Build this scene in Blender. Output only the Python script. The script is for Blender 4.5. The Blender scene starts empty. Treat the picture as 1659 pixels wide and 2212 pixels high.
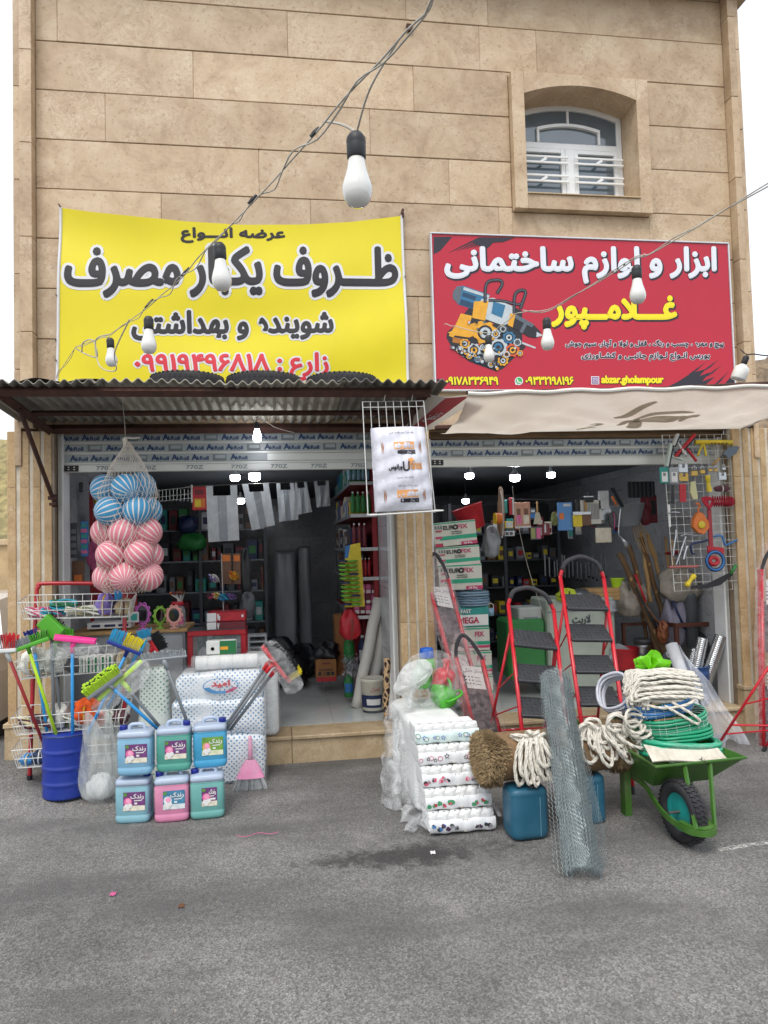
import bpy, bmesh, math, random, re
import numpy as np
from mathutils import Matrix, Vector
random.seed(7)
SC = bpy.context.scene
COL = SC.collection
R = math.radians
# ------------------------------------------------------------------ camera
# calibrated from the stone courses of the facade (0.42 m each); facade plane is y = 0, street towards -y
CAM = Vector((1.9483, -6.1472, 1.793)); YAW, PIT, ROL = -0.14343580, 0.04515079, -0.02751277
FP = 1555.3
def ray(u, v):
    u = (u-829.5)/FP; v = -(v-1106)/FP
    cr, sr = math.cos(ROL), math.sin(ROL); x = u*cr-v*sr; z = u*sr+v*cr
    cp, sp = math.cos(PIT), math.sin(PIT); y = cp-z*sp; z = sp+z*cp
    c, s = math.cos(YAW), math.sin(YAW)
    return Vector((x*c-y*s, x*s+y*c, z))
def at(u, v, y=0.0):                      # survey point: where the sight line meets the vertical plane y
    r = ray(u, v); return CAM+r*((y-CAM.y)/r.y)
def gp(u, v, z=0.0):                      # where it meets the horizontal plane z
    r = ray(u, v); return CAM+r*((z-CAM.z)/r.z)
_f = ray(829.5, 1106); _r = ray(829.5+FP, 1106)-_f; _u = ray(829.5, 1106-FP)-_f
cam = bpy.data.cameras.new('camera'); camo = bpy.data.objects.new('camera', cam); COL.objects.link(camo)
cam.sensor_fit = 'VERTICAL'; cam.sensor_height = 24; cam.lens = 24*FP/2212; cam.clip_end = 2000; cam.clip_start = .05
mw = Matrix.Identity(4)
for i, c in enumerate((_r, _u, -_f)):
    for k in range(3): mw[k][i] = c[k]
mw.translation = CAM; camo.matrix_world = mw
SC.camera = camo
# ------------------------------------------------------------------ sky, sun, exposure (bright overcast day)
SUN_EL, SUN_AZ = R(58), R(205)           # azimuth clockwise from +y: high, behind the photographer's right shoulder
wd = bpy.data.worlds.new('World'); SC.world = wd; wd.use_nodes = True
nt = wd.node_tree; nt.nodes.clear()
sky = nt.nodes.new('ShaderNodeTexSky'); sky.sky_type = 'NISHITA'; sky.sun_disc = False
sky.sun_elevation = SUN_EL; sky.sun_rotation = SUN_AZ; sky.air_density = 1.0; sky.dust_density = 3.0
b1 = nt.nodes.new('ShaderNodeBackground'); b1.inputs[1].default_value = .05
b2 = nt.nodes.new('ShaderNodeBackground'); b2.inputs[0].default_value = (.96, .98, 1, 1); b2.inputs[1].default_value = .85   # even cloud cover
ad = nt.nodes.new('ShaderNodeAddShader'); ow = nt.nodes.new('ShaderNodeOutputWorld')
nt.links.new(sky.outputs[0], b1.inputs[0]); nt.links.new(b1.outputs[0], ad.inputs[0]); nt.links.new(b2.outputs[0], ad.inputs[1]); nt.links.new(ad.outputs[0], ow.inputs[0])
sl = bpy.data.lights.new('sun', 'SUN'); sl.energy = 1.5; sl.angle = R(28); sl.color = (1, .97, .92)
so = bpy.data.objects.new('sun', sl); COL.objects.link(so)
sd = Vector((math.sin(SUN_AZ)*math.cos(SUN_EL), math.cos(SUN_AZ)*math.cos(SUN_EL), math.sin(SUN_EL)))
so.rotation_euler = sd.to_track_quat('Z', 'Y').to_euler(); so.location = (0, -8, 12)
vs = SC.view_settings; vs.view_transform = 'Standard'; vs.look = 'None'; vs.gamma = 1; vs.use_curve_mapping = False; vs.exposure = 0.36
SC.cycles.max_bounces = 8; SC.cycles.transparent_max_bounces = 24; SC.cycles.use_denoising = True
SC.cycles.caustics_reflective = False; SC.cycles.caustics_refractive = False; SC.cycles.sample_clamp_indirect = 6
# ------------------------------------------------------------------ materials
_mats = {}
def lin(c):                                # '#rrggbb' -> linear rgb
    if isinstance(c, str):
        c = [int(c[i:i+2], 16)/255 for i in (1, 3, 5)]
        return tuple(x/12.92 if x <= .04045 else ((x+.055)/1.055)**2.4 for x in c)
    return tuple(c)
def N(t, ty, **kw):
    n = t.nodes.new('ShaderNode'+ty)
    for k, v in kw.items():
        if k[0] == 'i' and k[1:].isdigit(): n.inputs[int(k[1:])].default_value = v
        elif k.startswith('in_'): n.inputs[k[3:].replace('_', ' ')].default_value = v
        else: setattr(n, k, v)
    return n
def ramp(t, src, stops):
    r = N(t, 'ValToRGB'); e = r.color_ramp.elements
    while len(e) < len(stops): e.new(.5)
    for el, (p, c) in zip(e, stops): el.position = p; el.color = (*lin(c), 1) if not isinstance(c, (int, float)) else (c, c, c, 1)
    t.links.new(src, r.inputs[0]); return r
def mat(name, col='#808080', rough=.6, var=.18, sc=9.0, metal=0.0, bump=0.0, bsc=60.0, alpha=1.0, emit=0.0, spec=.5, coat=0.0, trans=0.0, stretch=(1, 1, 1), dirt=None, dirt_amt=.5, tl=0.0):
    """painted / plastic / metal surface with uneven tone, optional relief and dirt that has a shape of its own"""
    if name in _mats: return _mats[name]
    m = bpy.data.materials.new(name); m.use_nodes = True; t = m.node_tree; p = t.nodes['Principled BSDF']; L = t.links.new
    c = lin(col); tc = N(t, 'TexCoord'); mp = N(t, 'Mapping'); mp.inputs['Scale'].default_value = stretch; L(tc.outputs['Object'], mp.inputs[0])
    no = N(t, 'TexNoise', in_Scale=sc, in_Detail=5.0, in_Roughness=.6); L(mp.outputs[0], no.inputs['Vector'])
    oi = N(t, 'ObjectInfo')
    lo = tuple(x*(1-var) for x in c); hi = tuple(min(1, x*(1+var*.8)) for x in c)
    rp = ramp(t, no.outputs[0], [(.3, lo), (.7, hi)])
    colout = rp.outputs[0]
    if dirt:
        n2 = N(t, 'TexNoise', in_Scale=sc*.45, in_Detail=8.0, in_Roughness=.7); L(mp.outputs[0], n2.inputs['Vector'])
        rr = ramp(t, n2.outputs[0], [(.48, 0), (.68, dirt_amt)]); mx = N(t, 'MixRGB'); mx.inputs[2].default_value = (*lin(dirt), 1)
        L(rr.outputs[0], mx.inputs[0]); L(colout, mx.inputs[1]); colout = mx.outputs[0]
    L(colout, p.inputs['Base Color'])
    rr2 = N(t, 'MapRange', i3=max(0, rough-.1), i4=min(1, rough+.12)); L(no.outputs[0], rr2.inputs[0]); L(rr2.outputs[0], p.inputs['Roughness'])
    p.inputs['Metallic'].default_value = metal; p.inputs['Specular IOR Level'].default_value = spec; p.inputs['Coat Weight'].default_value = coat
    p.inputs['Transmission Weight'].default_value = trans
    if emit: p.inputs['Emission Color'].default_value = (*c, 1); p.inputs['Emission Strength'].default_value = emit
    if bump:
        n3 = N(t, 'TexNoise', in_Scale=bsc, in_Detail=4.0); L(mp.outputs[0], n3.inputs['Vector'])
        bp = N(t, 'Bump', in_Strength=bump, in_Distance=.01); L(n3.outputs[0], bp.inputs['Height']); L(bp.outputs[0], p.inputs['Normal'])
    out = p.outputs[0]
    if tl:
        tr = N(t, 'BsdfTranslucent'); L(colout, tr.inputs[0]); ms = N(t, 'MixShader', i0=tl); L(out, ms.inputs[1]); L(tr.outputs[0], ms.inputs[2]); out = ms.outputs[0]
    if alpha < 1:
        tp = N(t, 'BsdfTransparent'); ms = N(t, 'MixShader', i0=alpha); L(tp.outputs[0], ms.inputs[1]); L(out, ms.inputs[2]); out = ms.outputs[0]
    L(out, t.nodes['Material Output'].inputs[0])
    _mats[name] = m; return m
def film(name, col='#dfe3e6', lo=.12, hi=.6, sc=6.0, rough=.18, stretch=(1, 1, 1), cut=(.35, .7)):
    """thin clear plastic: see-through with milky creases and a sheen"""
    if name in _mats: return _mats[name]
    m = bpy.data.materials.new(name); m.use_nodes = True; t = m.node_tree; p = t.nodes['Principled BSDF']; L = t.links.new
    p.inputs['Base Color'].default_value = (*lin(col), 1); p.inputs['Roughness'].default_value = rough; p.inputs['Specular IOR Level'].default_value = .8
    tc = N(t, 'TexCoord'); mp = N(t, 'Mapping'); mp.inputs['Scale'].default_value = stretch; L(tc.outputs['Object'], mp.inputs[0])
    no = N(t, 'TexNoise', in_Scale=sc, in_Detail=7.0, in_Roughness=.65, in_Distortion=1.2); L(mp.outputs[0], no.inputs['Vector'])
    rp = ramp(t, no.outputs[0], [(cut[0], lo), (cut[1], hi)])
    bp = N(t, 'Bump', in_Strength=.6, in_Distance=.02); L(no.outputs[0], bp.inputs['Height']); L(bp.outputs[0], p.inputs['Normal'])
    tp = N(t, 'BsdfTransparent'); ms = N(t, 'MixShader'); L(rp.outputs[0], ms.inputs[0]); L(tp.outputs[0], ms.inputs[1]); L(p.outputs[0], ms.inputs[2])
    L(ms.outputs[0], t.nodes['Material Output'].inputs[0]); _mats[name] = m; return m
# ------------------------------------------------------------------ shapes: each returns (verts, faces)
def I4(): return Matrix.Identity(4)
def T(x, y=None, z=None):
    return Matrix.Translation(x if y is None else (x, y, z))
def RX(d): return Matrix.Rotation(R(d), 4, 'X')
def RY(d): return Matrix.Rotation(R(d), 4, 'Y')
def RZ(d): return Matrix.Rotation(R(d), 4, 'Z')
def SCL(x, y, z): return Matrix.Diagonal((x, y, z, 1))
def frame(o, x, z):                        # matrix with local x along x, local z near z
    x = Vector(x).normalized(); z = Vector(z); y = z.cross(x).normalized(); z = x.cross(y)
    m = I4()
    for i, c in enumerate((x, y, z)):
        for k in range(3): m[k][i] = c[k]
    m.translation = o; return m
def along(p0, p1, up=(0, 0, 1)):           # local z from p0 to p1, local x near 'up' cross
    p0 = Vector(p0); d = (Vector(p1)-p0).normalized(); u = Vector(up)
    if abs(d.dot(u)) > .97: u = Vector((1, 0, 0))
    x = u.cross(d).normalized(); y = d.cross(x); m = I4()
    for i, c in enumerate((x, y, d)):
        for k in range(3): m[k][i] = c[k]
    m.translation = p0; return m
_bx = {}
def box(x0, x1, y0, y1, z0, z1, b=0.0, seg=1):
    V = [(x, y, z) for x in (x0, x1) for y in (y0, y1) for z in (z0, z1)]
    F = [(0, 1, 3, 2), (4, 6, 7, 5), (0, 4, 5, 1), (2, 3, 7, 6), (0, 2, 6, 4), (1, 5, 7, 3)]
    if not b: return V, F
    bm = bmesh.new(); vs_ = [bm.verts.new(v) for v in V]
    for f in F: bm.faces.new([vs_[i] for i in f])
    b = min(b, .49*min(abs(x1-x0), abs(y1-y0), abs(z1-z0)))
    bmesh.ops.bevel(bm, geom=bm.edges[:], offset=b, segments=seg, profile=.5, affect='EDGES')
    bm.verts.index_update(); r = [v.co[:] for v in bm.verts], [tuple(v.index for v in f.verts) for f in bm.faces]; bm.free(); return r
def tube(pts, r, n=8, closed=False, caps=True):
    P = [Vector(p) for p in pts]; k = len(P)
    if not hasattr(r, '__len__'): r = [r]*k
    V = []; F = []; up = None
    for i in range(k):
        if closed: d = P[(i+1) % k]-P[i-1]
        else: d = P[min(i+1, k-1)]-P[max(i-1, 0)]
        if d.length < 1e-9: d = Vector((0, 0, 1))
        d.normalize()
        if up is None:
            up = Vector((0, 0, 1)) if abs(d.z) < .9 else Vector((1, 0, 0))
        up = (up-d*up.dot(d))
        if up.length < 1e-6: up = d.orthogonal()
        up.normalize(); s = d.cross(up)
        for j in range(n):
            a = 2*math.pi*j/n; V.append(P[i]+(up*math.cos(a)+s*math.sin(a))*r[i])
    for i in range(k if closed else k-1):
        a = i*n; b = ((i+1) % k)*n
        for j in range(n): F.append((a+j, a+(j+1) % n, b+(j+1) % n, b+j))
    if caps and not closed: F.append(tuple(range(n-1, -1, -1))); F.append(tuple((k-1)*n+j for j in range(n)))
    return V, F
def cyl(p0, p1, r0, r1=None, n=16): return tube([p0, p1], [r0, r0 if r1 is None else r1], n)
def lathe(prof, n=20, a0=0, a1=360, sq=None):
    """profile [(r,z)]; sq=(ax,ay,power) turns the section into a superellipse"""
    V = []; F = []; full = abs(a1-a0) >= 360; m = n if full else n+1
    for r, z in prof:
        for j in range(m):
            a = R(a0+(a1-a0)*j/n); c, s = math.cos(a), math.sin(a)
            if sq:
                e = 2/sq[2]; c = math.copysign(abs(c)**e, c)*sq[0]; s = math.copysign(abs(s)**e, s)*sq[1]
            V.append((r*c, r*s, z))
    for i in range(len(prof)-1):
        for j in range(n):
            k = (j+1) % m; F.append((i*m+j, i*m+k, (i+1)*m+k, (i+1)*m+j))
    if full:
        if prof[0][0] > 1e-6: F.append(tuple(range(m-1, -1, -1)))
        if prof[-1][0] > 1e-6: F.append(tuple((len(prof)-1)*m+j for j in range(m)))
    return V, F
def ball(r, n=16, k=9): return lathe([(max(1e-5, r*math.sin(math.pi*i/k)), -r*math.cos(math.pi*i/k)) for i in range(k+1)], n)
def grid(fn, nu, nv, wrap=False):
    V = [fn(i/nu, j/nv) for j in range(nv+1) for i in range(nu if wrap else nu+1)]; w = nu if wrap else nu+1
    F = [(j*w+i, j*w+(i+1) % w, (j+1)*w+(i+1) % w, (j+1)*w+i) for j in range(nv) for i in range(nu)]
    return V, F
def dsc(r, n=16): return [(r*math.cos(2*math.pi*i/n), r*math.sin(2*math.pi*i/n), 0) for i in range(n)], [tuple(range(n))]
ORD = 'first second third fourth fifth sixth seventh eighth ninth tenth eleventh twelfth thirteenth fourteenth fifteenth sixteenth seventeenth eighteenth nineteenth twentieth 21st 22nd 23rd 24th 25th 26th 27th 28th 29th 30th'.split()
def prism(poly, y0, y1):                   # polygon in x,z pushed from y0 (front) to y1
    n = len(poly); V = [(x, y0, z) for x, z in poly]+[(x, y1, z) for x, z in poly]
    F = [tuple(range(n)), tuple(range(2*n-1, n-1, -1))]+[(i, i+n, (i+1) % n+n, (i+1) % n) for i in range(n)]
    return V, F
def ring_pts(r, n, c=(0, 0, 0), ax='z', a0=0, a1=360, sx=1, sy=1):
    o = []
    for i in range(n if a1-a0 >= 360 else n+1):
        a = R(a0+(a1-a0)*i/n); p = (r*sx*math.cos(a), r*sy*math.sin(a))
        o.append(Vector(c)+(Vector((p[0], p[1], 0)) if ax == 'z' else Vector((p[0], 0, p[1])) if ax == 'y' else Vector((0, p[0], p[1]))))
    return o
def spline(pts, n=8, closed=False):
    P = [Vector(p) for p in pts]; k = len(P); out = []
    for i in range(k if closed else k-1):
        g = (lambda j: P[j % k]) if closed else (lambda j: P[max(0, min(k-1, j))])
        a, b, c, d = g(i-1), g(i), g(i+1), g(i+2)
        for s in range(n):
            t = s/n; out.append(.5*((2*b)+(c-a)*t+(2*a-5*b+4*c-d)*t*t+(3*b-a-3*c+d)*t**3))
    if not closed: out.append(P[-1])
    return out
class G:
    """collects shapes (with one material each) into ONE mesh"""
    def __init__(s): s.v = []; s.f = []; s.mi = []; s.sm = []; s.mats = []
    def add(s, vf, m, M=None, smooth=False):
        V, F = vf; o = len(s.v)
        s.v += [tuple(M @ Vector(v)) for v in V] if M is not None else [tuple(v) for v in V]
        if m not in s.mats: s.mats.append(m)
        k = s.mats.index(m); s.f += [tuple(i+o for i in f) for f in F]; s.mi += [k]*len(F); s.sm += [smooth]*len(F); return s
    def mesh(s, name, off=None):
        me = bpy.data.meshes.new(name); V = np.array(s.v, dtype=float).reshape(-1, 3)
        if off is not None: V = V-np.array(off)
        me.from_pydata(V.tolist(), [], s.f)
        for m in s.mats: me.materials.append(m)
        me.polygons.foreach_set('material_index', s.mi); me.polygons.foreach_set('use_smooth', s.sm); me.update(); return me
    def build(s, name, parent=None, label=None, cat=None, group=None, kind=None, local=False):
        """top level: origin at the bottom middle; child: vertices are world coordinates unless local"""
        if parent is None:
            V = np.array(s.v); a, b = V.min(0), V.max(0); off = ((a[0]+b[0])/2, (a[1]+b[1])/2, a[2])
            o = bpy.data.objects.new(name, s.mesh(name, off)); o.location = off
        else:
            if not local:
                Mi = wmat(parent).inverted(); s.v = [tuple(Mi @ Vector(v)) for v in s.v]
            o = bpy.data.objects.new(name, s.mesh(name)); o.parent = parent
        COL.objects.link(o); tag(o, label, cat, group, kind); return o
def wmat(o):
    m = Matrix.LocRotScale(o.location, o.rotation_euler, o.scale)
    return wmat(o.parent) @ m if o.parent else m
def tag(o, label=None, cat=None, group=None, kind=None):
    for k, v in (('label', label), ('category', cat), ('group', group), ('kind', kind)):
        if v: o[k] = v
    return o
def thing(name, label, cat, loc=(0, 0, 0), rz=0, group=None, M=None):
    o = bpy.data.objects.new(name, None); COL.objects.link(o); o.empty_display_size = .05
    if M is not None: o.location, q, o.scale = M.decompose(); o.rotation_euler = q.to_euler()
    else: o.location = loc; o.rotation_euler = (0, 0, R(rz))
    return tag(o, label, cat, group)
def dup(o, M=None, label=None, parent=None, mats=None):
    """copy of a thing with copies of its parts; mats maps old material -> new one"""
    c = o.copy(); COL.objects.link(c); c.parent = parent
    if M is not None: c.location, q, c.scale = M.decompose(); c.rotation_euler = q.to_euler()
    if label: c['label'] = label
    if mats and c.data and any(m in mats for m in c.data.materials):
        c.data = c.data.copy()
        for i, m in enumerate(c.data.materials):
            if m in mats: c.data.materials[i] = mats[m]
    for ch in o.children: dup(ch, None, None, c, mats)
    return c
# ------------------------------------------------------------------ lettering
AR = {'ا': 'FE8D2', 'آ': 'FE812', 'ب': 'FE8F4', 'پ': 'FB564', 'ت': 'FE954', 'ج': 'FE9D4', 'چ': 'FB7A4', 'خ': 'FEA54', 'د': 'FEA92', 'ر': 'FEAD2', 'ز': 'FEAF2', 'س': 'FEB14', 'ش': 'FEB54', 'ص': 'FEB94', 'ض': 'FEBD4', 'ط': 'FEC14', 'ظ': 'FEC54', 'ع': 'FEC94', 'غ': 'FECD4', 'ف': 'FED14', 'ق': 'FED54', 'ک': 'FB8E4', 'گ': 'FB924', 'ل': 'FEDD4', 'م': 'FEE14', 'ن': 'FEE54', 'ه': 'FEE94', 'و': 'FEED2', 'ی': 'FBFC4', 'ژ': 'FB8A2', 'ح': 'FEA14', '\u0001': 'FEFB2'}
def persian(s):
    s = s.replace('لا', '\u0001'); out = []
    s = re.sub('(?<=[^بپتجچخسشصضطظعغفقکگلمنهی])ه(?![ا-ی])', 'ە', s)
    J = lambda c: c == 'ـ' or (c in AR and AR[c][4] == '4')
    for i, c in enumerate(s):
        if c not in AR: out.append(c); continue
        b = int(AR[c][:4], 16); p = i > 0 and J(s[i-1]); n = i < len(s)-1 and (s[i+1] in AR or s[i+1] == 'ـ') and AR[c][4] == '4'
        out.append(chr(b+((3 if p else 2) if n else (1 if p else 0))))
    return re.sub('[۰-۹0-9]+', lambda m: m.group(0)[::-1], ''.join(out)[::-1])
_tx = {}
def glyphs(s, spacing=1.0):
    """outline of a line of type as a flat mesh in the unit square; letters keep tiny steps in depth so that they never share a plane"""
    if s in _tx: return _tx[s]
    c = bpy.data.curves.new('type', 'FONT'); c.body = persian(s) if any(ch in AR for ch in s) or re.search('[۰-۹]', s) else s
    c.fill_mode = 'NONE'; c.resolution_u = 3; c.space_character = spacing
    o = bpy.data.objects.new('type', c); COL.objects.link(o); bpy.context.view_layer.update()
    me = bpy.data.meshes.new_from_object(o.evaluated_get(bpy.context.evaluated_depsgraph_get()))
    P = [v.co[:2] for v in me.vertices]; nb = {}
    for e in me.edges:
        for i, j in (tuple(e.vertices), tuple(e.vertices)[::-1]): nb.setdefault(i, []).append(j)
    bpy.data.objects.remove(o); bpy.data.curves.remove(c); bpy.data.meshes.remove(me)
    loops = []; seen = set()
    for i in sorted(nb):
        if i in seen: continue
        lp = [i]; seen.add(i); k = nb[i][0] if nb[i][0] == i+1 else nb[i][-1]
        while k not in seen:
            lp.append(k); seen.add(k); k = next((q for q in nb[k] if q not in seen), lp[0])
        if len(lp) > 2: loops.append(lp)
    area = lambda lp: sum(P[lp[i-1]][0]*P[lp[i]][1]-P[lp[i]][0]*P[lp[i-1]][1] for i in range(len(lp)))/2
    def inside(pt, lp):
        r = False
        for i in range(len(lp)):
            (x1, y1), (x2, y2) = P[lp[i-1]], P[lp[i]]
            if (y1 > pt[1]) != (y2 > pt[1]) and pt[0] < (x2-x1)*(pt[1]-y1)/(y2-y1)+x1: r = not r
        return r
    ar = [area(l) for l in loops]; big = max(ar, key=abs); sg = 1 if big > 0 else -1
    outer = [i for i in range(len(loops)) if ar[i]*sg > 0]; holes = {i: [] for i in outer}; lone = []
    for h in range(len(loops)):
        if ar[h]*sg > 0: continue
        cs = [i for i in outer if inside(P[loops[h][0]], loops[i]) and abs(ar[i]) > abs(ar[h])]
        if cs: holes[min(cs, key=lambda i: abs(ar[i]))].append(h)
        else: lone.append(h)
    outer += lone; holes.update({i: [] for i in lone}); V = []; F = []; isl = []
    for k, i in enumerate(outer):
        ls = [loops[i]]+[loops[h] for h in holes[i]]; o_ = len(V)
        bm = bmesh.new(); ed = []
        for l in ls:
            vs_ = [bm.verts.new((*P[q], 0)) for q in l]; ed += [bm.edges.new((vs_[j-1], vs_[j])) for j in range(len(vs_))]
        bmesh.ops.triangle_fill(bm, use_beauty=True, use_dissolve=False, edges=ed, normal=(0, 0, 1)); bm.verts.index_update()
        V += [v.co[:2] for v in bm.verts]; isl += [(k*7) % 11]*len(bm.verts); F += [tuple(o_+v.index for v in f.verts) for f in bm.faces]; bm.free()
    V = np.array(V); isl = np.array(isl)
    a, b = V.min(0), V.max(0); asp = (b[0]-a[0])/(b[1]-a[1])
    _tx[s] = ((V-a)/(b-a), F, isl, asp); return _tx[s]
def type_on(g, s, quad, m, bold=0.0, depth=0.0, n=8, hop=None, cuts=0, step=.00002):
    """set line s into quad (tl,tr,br,bl world points); bold grows the strokes by that many metres; hop(p) drapes it"""
    V, F, isl, asp = glyphs(s); tl, tr, br, bl = [Vector(q) for q in quad]
    ex = ((tr-tl)+(br-bl)).normalized(); ez = ((tl-bl)+(tr-br)).normalized(); nn = ex.cross(ez); nn = -nn if nn.y > 0 else nn
    if cuts:
        bm = bmesh.new(); la = bm.verts.layers.int.new('i'); q = [bm.verts.new((v[0], v[1], 0)) for v in V]
        for i, v in enumerate(q): v[la] = int(isl[i])
        for f in F:
            try: bm.faces.new([q[i] for i in f])
            except ValueError: pass
        for k in range(1, cuts):
            bmesh.ops.bisect_plane(bm, geom=bm.verts[:]+bm.edges[:]+bm.faces[:], plane_co=(k/cuts, 0, 0), plane_no=(1, 0, 0))
        bm.verts.index_update(); V = np.array([v.co[:2] for v in bm.verts]); isl = np.array([v[la] for v in bm.verts]); F = [tuple(v.index for v in f.verts) for f in bm.faces]; bm.free()
    dirs = [(0, 0)]+([(math.cos(2*math.pi*i/n)*bold, math.sin(2*math.pi*i/n)*bold) for i in range(n)] if bold else [])
    for k, (dx, dz) in enumerate(dirs):
        P = []
        for (a, b), il in zip(V, isl):
            p = (bl*(1-a)+br*a)*(1-b)+(tl*(1-a)+tr*a)*b+ex*dx+ez*dz+nn*(depth-k*.0002+float(il)*step)
            P.append(tuple(hop(p) if hop else p))
        g.add((P, F), m)
    return g
def quad_at(u0, v0, u1, v1, y):            # surveyed rectangle on plane y
    return at(u0, v0, y), at(u1, v0, y), at(u1, v1, y), at(u0, v1, y)
def lettering(parent, s, quad, m, bold=0.0, depth=.003, **kw):
    return type_on(G(), s, quad, m, bold, depth, **kw).build('lettering', parent)
# ================================================================== ground
def stone_mat(name, c1, c2, c3, vein='#e9dcc4', sc=1.3):
    m = bpy.data.materials.new(name); m.use_nodes = True; t = m.node_tree; p = t.nodes['Principled BSDF']; L = t.links.new
    tc = N(t, 'TexCoord'); oi = N(t, 'ObjectInfo'); ml = N(t, 'VectorMath', operation='MULTIPLY'); ml.inputs[1].default_value = (9, 5, 7)
    cb = N(t, 'CombineXYZ')
    for i in range(3): L(oi.outputs['Random'], cb.inputs[i])
    L(cb.outputs[0], ml.inputs[0]); av = N(t, 'VectorMath', operation='ADD'); L(tc.outputs['Object'], av.inputs[0]); L(ml.outputs[0], av.inputs[1])
    n1 = N(t, 'TexNoise', in_Scale=sc*2.4, in_Detail=12.0, in_Roughness=.72, in_Distortion=.5); L(av.outputs[0], n1.inputs['Vector'])
    r1 = ramp(t, n1.outputs[0], [(.3, c1), (.5, c2), (.72, c3)])
    n2 = N(t, 'TexNoise', in_Scale=sc*7, in_Detail=6.0, in_Roughness=.7, in_Distortion=2.0); L(av.outputs[0], n2.inputs['Vector'])
    r2 = ramp(t, n2.outputs[0], [(.5, 0), (.53, .45), (.56, 0)]); n3 = N(t, 'TexNoise', in_Scale=sc*1.6, in_Detail=2.0); L(av.outputs[0], n3.inputs['Vector'])
    r3 = ramp(t, n3.outputs[0], [(.48, 0), (.62, 1)]); mu = N(t, 'Math', operation='MULTIPLY'); L(r2.outputs[0], mu.inputs[0]); L(r3.outputs[0], mu.inputs[1])
    mx = N(t, 'MixRGB'); mx.inputs[2].default_value = (*lin(vein), 1); L(mu.outputs[0], mx.inputs[0]); L(r1.outputs[0], mx.inputs[1])
    n4 = N(t, 'TexNoise', in_Scale=sc*26, in_Detail=3.0); L(av.outputs[0], n4.inputs['Vector']); r4 = ramp(t, n4.outputs[0], [(.58, 0), (.72, .5)])
    m2 = N(t, 'MixRGB'); m2.inputs[2].default_value = (*lin('#8c6a47'), 1); L(r4.outputs[0], m2.inputs[0]); L(mx.outputs[0], m2.inputs[1])
    hs = N(t, 'HueSaturation'); mr = N(t, 'MapRange', i3=.9, i4=1.1); L(oi.outputs['Random'], mr.inputs[0]); L(mr.outputs[0], hs.inputs['Value']); L(m2.outputs[0], hs.inputs['Color'])
    L(hs.outputs[0], p.inputs['Base Color']); p.inputs['Roughness'].default_value = .55
    bp = N(t, 'Bump', in_Strength=.25, in_Distance=.004); L(n4.outputs[0], bp.inputs['Height']); L(bp.outputs[0], p.inputs['Normal'])
    _mats[name] = m; return m
M_STONE = stone_mat('travertine', '#a0876b', '#bca486', '#cebb9f')
M_FLUTE = stone_mat('fluted stone', '#a4865e', '#bb9d73', '#cbb18a', sc=2.2)
M_STEP = stone_mat('step stone', '#9d8768', '#b8a280', '#c4b294', sc=2.0)
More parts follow.
